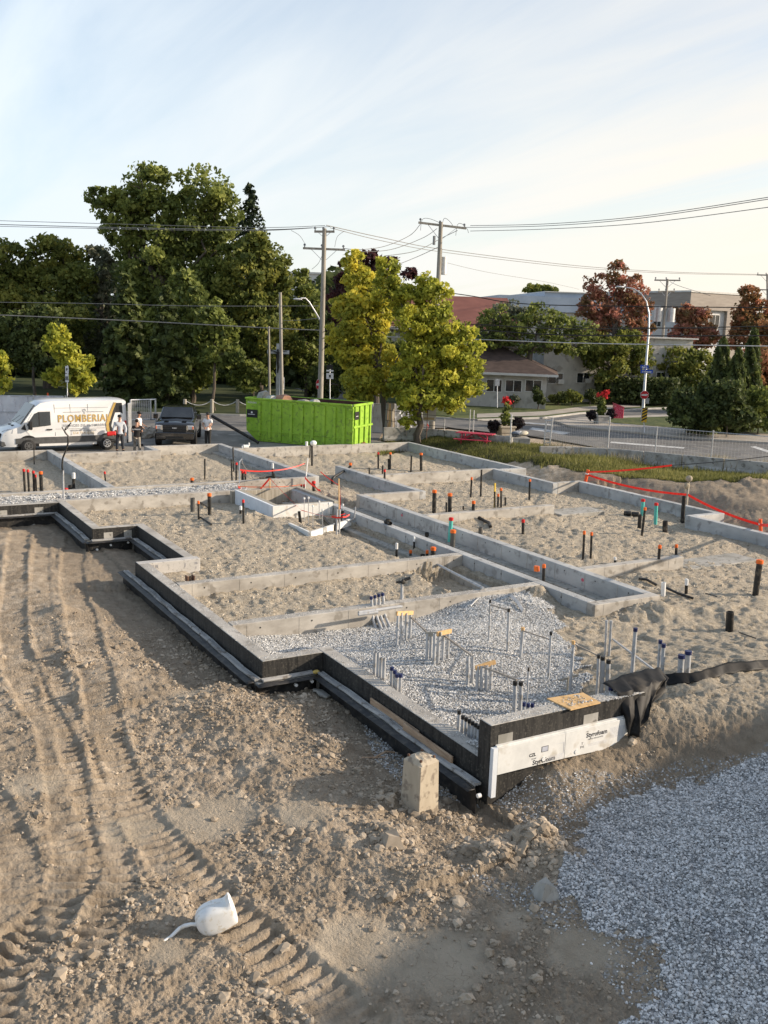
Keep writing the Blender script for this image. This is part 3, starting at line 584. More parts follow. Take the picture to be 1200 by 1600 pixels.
# interior
wall(21.85, 21.85+T, -15.5, -7.25); wall(18.4, 18.4+T, -15.5, -7.25)
wall(16.4+T+e, 33.4, -15.5-T, -15.5-e, mat=concrete_far); wall(16.4, 16.4+T, -17.62, -15.5)
wall(16.4+T+e, 31.25, -17.62, -17.35, mat=concrete_far); wall(31.25+e, 31.25+T, -20.0, -17.35)
wall(31.25+e, 38.4, -20.0-T, -20.0-e, mat=concrete_far); wall(35.3, 35.3+T, -26.5, -20.28-e); wall(27.05, 27.05+T, -23.2, -17.62-e); wall(19.15, 19.15+T, -21.4, -17.62-e)
# far perimeter
wall(35.3+e, 45.05+T, -28.2, -27.93, mat=concrete_far); wall(35.3-T, 35.3, -28.2, -26.5-T, mat=concrete_far); wall(31.1, 35.3+T, -26.5-T, -26.5-e, mat=concrete_far)
wall(31.1, 31.1+T, -28.2, -26.5-T-e); wall(23.55+T+e, 31.1-e, -28.2, -27.93, mat=concrete_far); wall(23.55, 23.55+T, -28.2, -26.5-T-e, mat=concrete_far); wall(13.0, 23.55+T, -26.5-T, -26.5-e, mat=concrete_far)
wall(45.05, 45.05+T, -27.93+e, -18.0); wall(35.7+T+e, 47.0+T, -18.0, -17.7-e, mat=concrete_far)
wall(47.0, 47.0+T, -17.7, -14.2); wall(45.4, 45.4+T, -14.2, -9.5-e); wall(45.4+T+e, 47.0+T-e, -14.2, -13.92, mat=concrete_far); wall(46.8, 46.8+T, -9.2, 4); wall(35.7+T+e, 46.8+T, -9.5, -9.2-e, mat=concrete_far)
wall(35.7, 35.7+T, -17.7, 4); wall(33.78+e, 33.78+T, -13.3, -6.92-e)
# footings
def footing(x0, x1, y0, y1, z1, name='footing', mat=concrete_old, z0=-1.0):
    return MB().box(x0, x1, y0, y1, z0, z1).build(name, mat, FD, bevel=.02)
footing(16.7, 33.2, -15.48, -15.02, -.45); footing(16.9, 31.2, -17.34, -16.98, -.44); footing(16.7, 31.2, -16.1, -15.8, -.52)
footing(16.0, 16.9, -18.1, -15.1, -.40); footing(18.9, 19.9, -24.4, -21.45, -.31); footing(26.7, 27.7, -25.4, -23.25, -.30); footing(15.9, 16.38, -15.0, -18, -.42)
footing(36.0, 46.7, -9.95, -9.53, -.36); footing(36.0, 46.9, -17.68, -17.3, -.36)
LE = [((33.5, 4), (33.5, -6.92), 'x'), ((33.5, -6.92), (28.9, -6.92), 'y'), ((28.9, -6.92), (28.9, -8.27), 'x'), ((28.9, -8.27), (24.5, -8.27), 'y'), ((24.5, -6.95), (16.1, -6.95), 'y'), ((16.1, -6.95), (16.1, -8.22), 'x'), ((16.1, -8.22), (10.93, -8.22), 'y')]
FW = .17
for k, ((ax, ay), (bx, by), nrm) in enumerate(LE):
    x0, x1 = min(ax, bx), max(ax, bx); y0, y1 = min(ay, by), max(ay, by)
    # coating: a thin skin proud of the wall, footing, and a membrane that wraps the footing edge
    if nrm == 'x':
        MB().box(x0-.006, x0-.001, y0 if k else y0, y1, -.5, -.004).build('tar_coating', tar, FD)
        footing(x0-FW, x0-.008, y0-FW*0+.0, y1+(FW if k in (2, 5) else 0), -.37)
    else:
        MB().box(x0, x1, y1+.001, y1+.006, -.5, -.004).build('tar_coating', tar, FD)
        footing(x0-(FW if k == 1 else 0), x1-.21 if k == 3 else x1, y1+.008, y1+FW, -.37)
MB().box(10.644, 10.649, -11.3, -8.214, -1.0, .596).build('tar_coating', tar, FD)
MB().box(10.644, 10.93, -8.217, -8.212, -1.0, .596).build('tar_coating', tar, FD)
# drain strip lying on the footing: three ribs in one grey run; membrane skirt below
def off_poly(pts, d): return pts
def run(pts, label, blabel, group, ends=(0, 0), z=-.362, lift=()):
    pts = [np.array(p, float) for p in pts]
    dense = []
    for a, b in zip(pts[:-1], pts[1:]):
        n = max(2, int(np.linalg.norm(b-a)/.35)); dense += [a+(b-a)*t for t in np.linspace(0, 1, n, endpoint=False)]
    dense.append(pts[-1]); dense = np.array(dense); n = len(dense)
    tg = np.gradient(dense, axis=0); tg /= np.linalg.norm(tg, axis=1)[:, None]; nr_ = np.stack([tg[:, 1], -tg[:, 0]], 1)
    side = 1
    mid = pts[len(pts)//2]
    wob = np.array([.012*math.sin(i*1.7)+.010*math.sin(i*.61+1) for i in range(n)])
    mb = MB()
    for o_, r in ((-.044, .028), (.0, .025), (.044, .030)):
        q = [(dense[i][0]+nr_[i][0]*(o_+wob[i]), dense[i][1]+nr_[i][1]*(o_+wob[i]), z+r+.004*math.sin(i*2.1)) for i in range(n)]
        mb.tube(q, r, 7)
    d = mb.build('drain_strip', drain, smooth=True); tag(d, label, 'drain', 'drain strips along the footing')
    return d, dense
run([(33.5-.10, 3.9), (33.5-.10, -6.80), (29.0, -6.80)], 'grey ribbed drain strip on the footing of the far left black wall', '', '')
run([(28.78, -6.86), (28.78, -8.06)], 'short grey ribbed drain strip across the far black notch with white discs below', '', '')
run([(28.55, -8.13), (24.6, -8.13)], 'grey ribbed drain strip on the footing running towards the pale stepped corner', '', '')
run([(24.9, -6.82), (16.05, -6.82)], 'long grey ribbed drain strip on the footing of the long middle black wall', '', '')
run([(16.0, -6.9), (16.0, -7.96)], 'short grey ribbed drain strip at the middle notch with a yellow scrap on it', '', '')
run([(15.9, -8.09), (10.75, -8.09)], 'grey ribbed drain strip on the nearest footing beside the weathered board', '', '')
def skirt(pts, label, z0=-.375, z1=-.92, out=.03):
    pts = [np.array(p, float) for p in pts]; mb = MB(); dense = []
    for a, b in zip(pts[:-1], pts[1:]):
        n = max(3, int(np.linalg.norm(b-a)/.16)); dense += [a+(b-a)*t for t in np.linspace(0, 1, n, endpoint=False)]
    dense.append(pts[-1]); n = len(dense); D = np.array(dense); tg = np.gradient(D, axis=0); tg /= np.linalg.norm(tg, axis=1)[:, None]
    nr_ = np.stack([tg[:, 1], -tg[:, 0]], 1)*(-1)
    rows = 7; vs = []
    for i in range(n):
        for r in range(rows):
            t = r/(rows-1); w = .02+.018*math.sin(i*.9+r*.6)+.016*math.sin(i*.37+r)+.02*random.uniform(-.4, .4)
            if r == 0: q = D[i]-nr_[i]*.13; zz_ = z0+.012
            elif r == 1: q = D[i]+nr_[i]*(.0+w*.4); zz_ = z0+.028+.006*math.sin(i*1.3)
            else: q = D[i]+nr_[i]*(.02+w*t*1.2); zz_ = z0+(z1-z0)*(t-.16)/.84
            vs.append((q[0], q[1], zz_))
    fs = [(i*rows+r, (i+1)*rows+r, (i+1)*rows+r+1, i*rows+r+1) for i in range(n-1) for r in range(rows-1)]
    mb.add(vs, fs); o = mb.build('membrane', membrane, smooth=True); s = o.modifiers.new('thick', 'SOLIDIFY'); s.thickness = .006
    return tag(o, label, 'membrane', 'black membranes wrapped round the footing')
skirt([(33.28, 3.9), (33.28, -6.70), (28.62, -6.70)], 'black membrane wrapped over the footing below the far left wall')
sk = skirt([(28.66, -6.66), (28.66, -8.04)], 'black membrane across the far notch, pinned with three white discs')
skirt([(28.6, -8.04), (24.35, -8.04)], 'black membrane along the footing running to the pale stepped corner')
skirt([(24.98, -6.93), (24.95, -6.73), (16.0, -6.73)], 'long creased black membrane hanging from the middle footing')
skirt([(15.86, -6.72), (15.86, -7.98)], 'black membrane with a torn flap at the middle notch')
skirt([(15.84, -7.99), (10.66, -7.99)], 'black membrane hanging below the nearest footing towards the pier')
for px, py in ((151.5, 858.5), (173, 851.5), (200, 847.5), (462, 1070), (487, 1064), (749, 1243)):
    z = 0; xx = 28.63 if py < 900 else 15.82
    dv = M.T @ np.array([(px-600)/FOC, (py-800)/FOC, 1.])
    if py > 1200: t_ = (-7.95)/dv[1]; q = dv*t_; a = np.array([0, 1, 0])
    else: t_ = xx/dv[0]; q = dv*t_; a = np.array([-1, 0, 0])
    c = np.array([q[0], q[1], q[2]+CAMH]); o = MB().cyl(c-a*.02, c+a*.035, .032, n=12).cyl(c+a*.035, c+a*.042, .012, n=8).build('fixing_disc', whitecap)
    tag(o, {151.5: 'leftmost white fixing disc on the far black membrane', 173: 'middle white fixing disc on the far black membrane', 200: 'rightmost white fixing disc on the far black membrane', 462: 'left pale fixing disc under the middle notch', 487: 'right pale fixing disc under the middle notch', 749: 'lone white fixing disc near the corner under the foam board'}[px], 'fixing', 'discs pinning the membrane')
# cast-in blocks on the black far faces
def patch(x, y0, y1, z0, z1, lab, X=None):
    return
for (y0, y1, z0, z1, xx) in ((-7.25, -7.52, -.43, -.14, 28.9), (-7.86, -8.10, -.43, -.12, 28.9), (-4.95, -5.25, -.42, -.15, 33.5), (-6.12, -6.4, -.42, -.12, 33.5), (-8.35, -8.62, .13, .43, 10.65), (-10.0, -10.3, .24, .44, 10.65)):
    MB().box(xx-.012, xx-.007, y0, y1, z0, z1).build('bare_patch', concrete_old, FD)
# form numbers stencilled on wall faces
ink = mk('stencil_ink', (.10, .11, .16), (.16, .17, .22), 30, .8)
Uy = (0, -1, 0); Uz = (0, 0, 1)
def stamp(txt, x, y, z, s, u=Uy, parent=None, mat=None, bold=0): return tag(text_mesh(txt, s, mat or ink, (x, y, z), u, Uz, parent or FD, 'stencil', bold=bold), kind='stuff')
for y in (-10.1, -12.2, -12.9): stamp('|||  |||\n----', 45.396, y, -.14, .12)
for y in (-19.4, -20.6, -21.8, -23.0, -24.4, -25.7, -26.6): stamp(random.choice(('5', '1|', '| |', '5  7')), 45.046, y, -.13, .16)
stamp('||||| |||', 24.214, -7.35, -.10, .10); stamp('= ==', 24.214, -7.35, -.2, .08); stamp('J', 24.214, -8.2, -.14, .12); stamp('H', 24.214, -8.5, -.12, .10); stamp('I', 24.214, -8.5, -.25, .10)
pink = mk('pink_spray', (.5, .10, .14), (.6, .16, .2), 20, .8)
for x, z in ((28.2, -.18), (18.9, -.2)): tag(MB().ell((x, -17.345, z), (.06, .004, .05), 8, 5).build('spray_mark', pink, FD))
# small seams where the form panels met (narrow raised fins)
fin = MB()
for x in np.arange(17.6, 31, 1.22): fin.box(x-.006, x+.006, -17.349, -17.343, -.5, -.01); fin.box(x-.006, x+.006, -15.499, -15.493, -.5, -.01)
for x in np.arange(24.4, 45, 1.22):
    yy = -27.93 if (x < 31 or x > 35.5) else -26.5
    fin.box(x-.006, x+.006, yy+.001-.004, yy+.005, -.5, -.01)
for x in np.arange(36.8, 46, 1.22): fin.box(x-.006, x+.006, -9.199, -9.195, -.4, -.01); fin.box(x-.006, x+.006, -17.699, -17.695, -.4, -.01)
for xx, ya, yb in ((21.85, -15.3, -7.4), (18.4, -15.3, -7.4), (16.4, -17.4, -15.7), (45.05, -27.7, -18.2), (35.7, -17.4, 0), (19.15, -21.2, -17.8), (27.05, -23, -17.8)):
    for y in np.arange(ya+.4, yb, 1.22): fin.box(xx-.004, xx-.0005, y-.006, y+.006, -.5, -.01)
fin.build('form_seam', concrete, FD)['kind'] = 'stuff'
th_ = MB()
for x in np.arange(17.2, 31, 1.22):
    for z in (-.12,): th_.cyl((x, -17.353, z), (x, -17.346, z), .02, n=8).cyl((x+.4, -15.493, z), (x+.4, -15.4985, z), .02, n=8)
for xx, ya, yb in ((21.85, -15.3, -7.4), (18.4, -15.3, -7.4), (45.05, -27.7, -18.2), (35.7, -17.4, 0)):
    for y in np.arange(ya+.1, yb, 1.22): th_.cyl((xx-.004, y, -.13), (xx+.002, y, -.13), .02, n=8)
th_.build('tie_holes', tar, FD)['kind'] = 'stuff'
# weathered dust and spilled grit lying on the tops of the nearest walls
gp_ = []
for x0, x1, y0, y1, z, n in ((10.95, 16, -8.5, -8.22, .002, 700), (16.1, 24.2, -7.23, -6.95, .002, 500), (10.65, 10.93, -11.2, -8.3, .602, 700), (18.4, 18.68, -15.4, -7.3, .002, 900), (21.85, 22.13, -15.4, -7.3, .002, 500), (16.1, 16.38, -8.2, -6.95, .002, 120), (10.6, 10.93, -11.2, -9.8, .604, 500), (16.4, 33, -15.75, -15.52, .002, 400)):
    gp_.append(np.column_stack([RNG.uniform(x0, x1, n), RNG.uniform(y0, y1, n), np.full(n, z)]))
gp_ = np.concatenate(gp_); scatter('spilled_grit', gp_, RNG.uniform(.003, .012, len(gp_)), yard_stone, 'loose grit spilled along the tops of the walls')
# ---------------------------------------------------------------- foam boards on the end wall
def board(name, y0, y1, z0a, z0b, z1a, z1b, label):
    t = thing(name, label, 'foam board', (10.60, (y0+y1)/2, 0), group='insulation boards on the end wall')
    h = (y1-y0)/2; vs = []
    for x in (-.045, .035):
        for yy, za, zb in ((-h, z0b, z1b), (h, z0a, z1a)): vs += [(x, yy, za), (x, yy, zb)]
    f = [(0, 1, 3, 2), (4, 6, 7, 5), (0, 4, 5, 1), (2, 3, 7, 6), (1, 5, 7, 3), (0, 2, 6, 4)]
    MB().add(vs, f).build('panel', foam, t, bevel=.004)
    lip = [(x+.03*0, yy, zz_) for x in (-.015, .03) for yy, zz_ in ((-h, z1b), (h, z1a))]
    vs = []
    for x in (-.012, .034):
        for yy, zz_ in ((-h, z1b), (h, z1a)): vs += [(x, yy, zz_+.001), (x, yy, zz_+.022)]
    MB().add(vs, f).build('tongue', foam, t)
    return t
b1 = board('foam_board', -9.58, -8.30, -.155, -.155, .27, .27, 'left printed white foam board on the raised black wall, at the corner')
b2 = board('foam_board', -11.0, -9.583, -.155, -.19, .27, .27, 'right printed white foam board on the raised black wall, lower edge sunk in the soil')
bo = MB().box(10.555, 10.63, -8.298, -8.215, -.5, .27).build('foam_board', foam_blue); tag(bo, 'narrow upright strip of foam at the corner of the raised wall', 'foam board')
fx = 10.60-.045-.0015
blk = mk('print_black', (.03, .03, .035), (.05, .05, .055), 10, .7); gry = mk('print_grey', (.42, .44, .50), (.48, .50, .55), 10, .7)
def btext(tx, s, y, z, par, mat=blk, bold=0.003): return text_mesh(tx, s, mat, (fx-10.60, y-par.location[1], z), Uy, Uz, par, 'print', bold=bold)
btext('Styrofoam', .105, -9.18, -.10, b1); btext('DOW', .035, -8.98, -.035, b1, bold=0); btext('CZL', .07, -8.95, .03, b1)
btext('Styrofoam', .105, -10.22, .135, b2); btext('BRAND INSULATION', .032, -10.2, .065, b2, bold=0); btext('TM', .03, -10.02, .2, b2, bold=0); btext('T\nF+I', .055, -9.93, -.01, b2, bold=.001)
def rectl(par, y0, y1, z0, z1, mat, d=0.0): return MB().box(fx-10.60-.0012-d, fx-10.60+.001, y0-par.location[1], y1-par.location[1], z0, z1).build('print', mat, par)
rectl(b1, -9.12, -9.25, .04, .13, blk); rectl(b1, -9.13, -9.24, .048, .122, gry, .001)
for k in range(5): rectl(b1, -9.27, -9.56, -.13+k*.018, -.127+k*.018, gry)
for k in range(9): rectl(b2, -10.5, -10.5-.28-.2*(k > 4), .0+k*.02, .004+k*.02, gry)
for k in range(3): rectl(b2, -10.06, -10.44, -.05+k*.018, -.047+k*.018, gry)
rectl(b1, -9.42, -9.56, .115, .118, gry); rectl(b1, -9.555, -9.56, -.05, .118, gry)
for y, z, par in ((-9.17, -.075, b1), (-9.82, -.09, b2)):
    c = np.array([fx-10.60, y-par.location[1], z]); MB().cyl(c, c+[-.008, 0, 0], .034, n=16).build('washer', whitecap, par)
# boards lying about
def plank(p0, p1, w, h, mat, label, cat='plank', name='plank', group=None, up=(0, 0, 1)):
    c = (np.array(p0, float)+np.array(p1, float))/2
    o = MB().bar(np.array(p0)-c, np.array(p1)-c, w, h, up).build(name, mat, loc=c, bevel=.004); return tag(o, label, cat, group)
ply = mk('plywood', (.56, .36, .16), (.66, .44, .22), 2, .75, .003, 60, stretch=(1, 5, 5), c3=(.45, .28, .12), s3=12)
o = MB().add([(-.22, .32, 0), (.30, .36, 0), (.24, -.33, 0), (-.20, -.30, 0), (-.22, .32, .02), (.30, .36, .02), (.24, -.33, .02), (-.20, -.30, .02)], [(0, 1, 2, 3), (7, 6, 5, 4), (0, 4, 5, 1), (1, 5, 6, 2), (2, 6, 7, 3), (3, 7, 4, 0)]).build('plywood_offcut', ply, loc=(10.79, -9.98, .606))
tag(o, 'orange plywood offcut with grit on it lying on the raised wall', 'board')
gp_ = np.column_stack([RNG.uniform(10.66, 10.98, 70), RNG.uniform(-10.2, -9.72, 70), np.full(70, .632)]); scatter('grit_on_board', gp_, RNG.uniform(.006, .018, 70), yard_stone, 'grit lying on the plywood offcut')
plank((14.1, -8.17, -.285), (12.5, -8.17, -.285), .035, .16, wood_old, 'upper weathered board standing on edge against the nearest black wall', group='boards against the nearest wall')
plank((12.9, -8.12, -.285), (11.45, -8.12, -.285), .035, .17, wood_old, 'lower weathered board standing on edge behind the drain strip', group='boards against the nearest wall')
# ---------------------------------------------------------------- pier
px_, py_, pz = PG(655, 1262)
PZ = pz-.1
pr = thing('concrete_pier', 'square bare concrete pier with rebar stubs standing in the dirt before the black corner', 'pier', (px_, py_, PZ), math.radians(-30.5+45-4))
mb = MB(); s0, s1, hh = .205, .185, .86
vs = [(sx*s, sy*s, z) for z, s in ((0, s0), (hh, s1)) for sx, sy in ((-1, -1), (1, -1), (1, 1), (-1, 1))]
mb.add(vs, [(0, 3, 2, 1), (0, 1, 5, 4), (1, 2, 6, 5), (2, 3, 7, 6), (3, 0, 4, 7)])
n = 9; g = [(s1*(2*i/(n-1)-1), s1*(2*j/(n-1)-1), hh+(0 if i in (0, n-1) or j in (0, n-1) else .035+.05*random.random()*(1-abs(2*i/(n-1)-1))+.05*(1-max(abs(2*i/(n-1)-1), abs(2*j/(n-1)-1))))) for i in range(n) for j in range(n)]
mb.add(g, [(i*n+j, (i+1)*n+j, (i+1)*n+j+1, i*n+j+1) for i in range(n-1) for j in range(n-1)])
mb.build('shaft', mk('tan_concrete', (.33, .28, .21), (.48, .42, .325), 2.4, .92, .02, 26, stretch=(1, 1, .35), c3=(.24, .20, .155), s3=7), pr, bevel=.01)
for sx, sy in ((-.13, -.13), (.13, -.13), (.13, .13), (-.13, .13)): MB().cyl((sx, sy, hh-.02), (sx, sy, hh+.085), .012, n=8).cyl((sx, sy, hh+.05), (sx, sy, hh+.075), .022, n=6).build('anchor_bolt', rust, pr)
MB().cyl((.10, -.19, hh-.22), (.10, -.235, hh-.22), .02, n=8).build('form_tie', rust, pr)
for i in range(26):
    a = random.uniform(0, 6.28)
sp_ = [(px_+random.gauss(0, .30), py_+random.gauss(0, .30)) for _ in range(150)]; sp_ = np.array(sp_); sp_ = sp_[np.hypot(sp_[:, 0]-px_, sp_[:, 1]-py_) > .2]
scatter('clods_round_pier', np.column_stack([sp_, zfun(sp_[:, 0], sp_[:, 1])]), RNG.uniform(0, 1, len(sp_))**2*.07+.015, soil_clod, 'clods of soil heaped round the foot of the pier', sub=2)
# ---------------------------------------------------------------- lift pit with foam sides
PT = thing('lift_pit', 'open square concrete pit with white foam on its outer sides, ringed by red tape', 'pit', (31.5, -14.5, 0))
def pb(name, x0, x1, y0, y1, z0, z1, mat, bev=.01): return MB().box(x0-31.5, x1-31.5, y0+14.5, y1+14.5, z0, z1).build(name, mat, PT, bevel=bev)
formed = mk('board_formed_concrete', (.24, .215, .17), (.42, .385, .32), 3, .9, .01, 30, stretch=(6, 6, .4))
ZP = .10
pb('pit_wall', 29.93, 30.15, -15.5, -13.3, -2, ZP, formed); pb('pit_wall', 33.35, 33.55, -15.9, -13.1, -2, ZP-.05, formed); pb('pit_wall', 30.15+e, 33.35-e, -13.5, -13.3, -2, ZP, formed); pb('pit_wall', 30.15+e, 33.35-e, -15.9, -15.70, -2, ZP-.02, formed)
pb('foam_panel', 29.84, 29.925, -15.49, -13.2, -1.0, ZP+.01, foam, .004); pb('foam_panel', 29.93, 33.3, -13.295, -13.2, -1.0, ZP+.01, foam_blue, .004)
fo_ = thing('foam_footing_form', 'low skewed white foam edging round a shallow hole beside the lift pit', 'foam form', (28.0, -14.2, -.3))
q = [PG(452, 820), PG(484, 838), PG(547, 829)]; c0 = np.array([28.0, -14.2, -.3])
for a, b in ((q[0], q[1]), (q[1], q[2])):
    a_ = np.array([a[0], a[1], -.24])-c0; b_ = np.array([b[0], b[1], -.24])-c0; MB().bar(a_, b_, .08, .22).build('foam_panel', foam, fo_)
for k, ((x0, y0, t0, t1), lab) in enumerate(zip([(475.5, 815, 779, 0), (482, 818, 778, 0), (499, 812, 784, 0), (504, 824, 797, 0), (514, 815, 787, 0), (489, 824, 791, 0), (536, 812, 789, 0)], ['leftmost thin steel bar', 'second thin steel bar from the left', 'thin white-tipped steel bar in the middle', 'short thin steel bar', 'thin steel bar', 'leaning thin steel bar', 'thin steel bar at the right end'])):
    X, Y, Z = PG(x0, y0); zt = ztop(X, Y, t0)
    t = thing('rebar', lab+' standing in the foam form by the lift pit', 'rebar', (X, Y, Z), group='steel bars by the lift pit'); MB().cyl((0, 0, -.1), (.0, .02, zt-Z), .013, n=8).build('bar', steel, t); MB().cyl((0, .02, zt-Z-.02), (0, .02, zt-Z+.04), .035, .03, n=10).build('cap', whitecap, t)
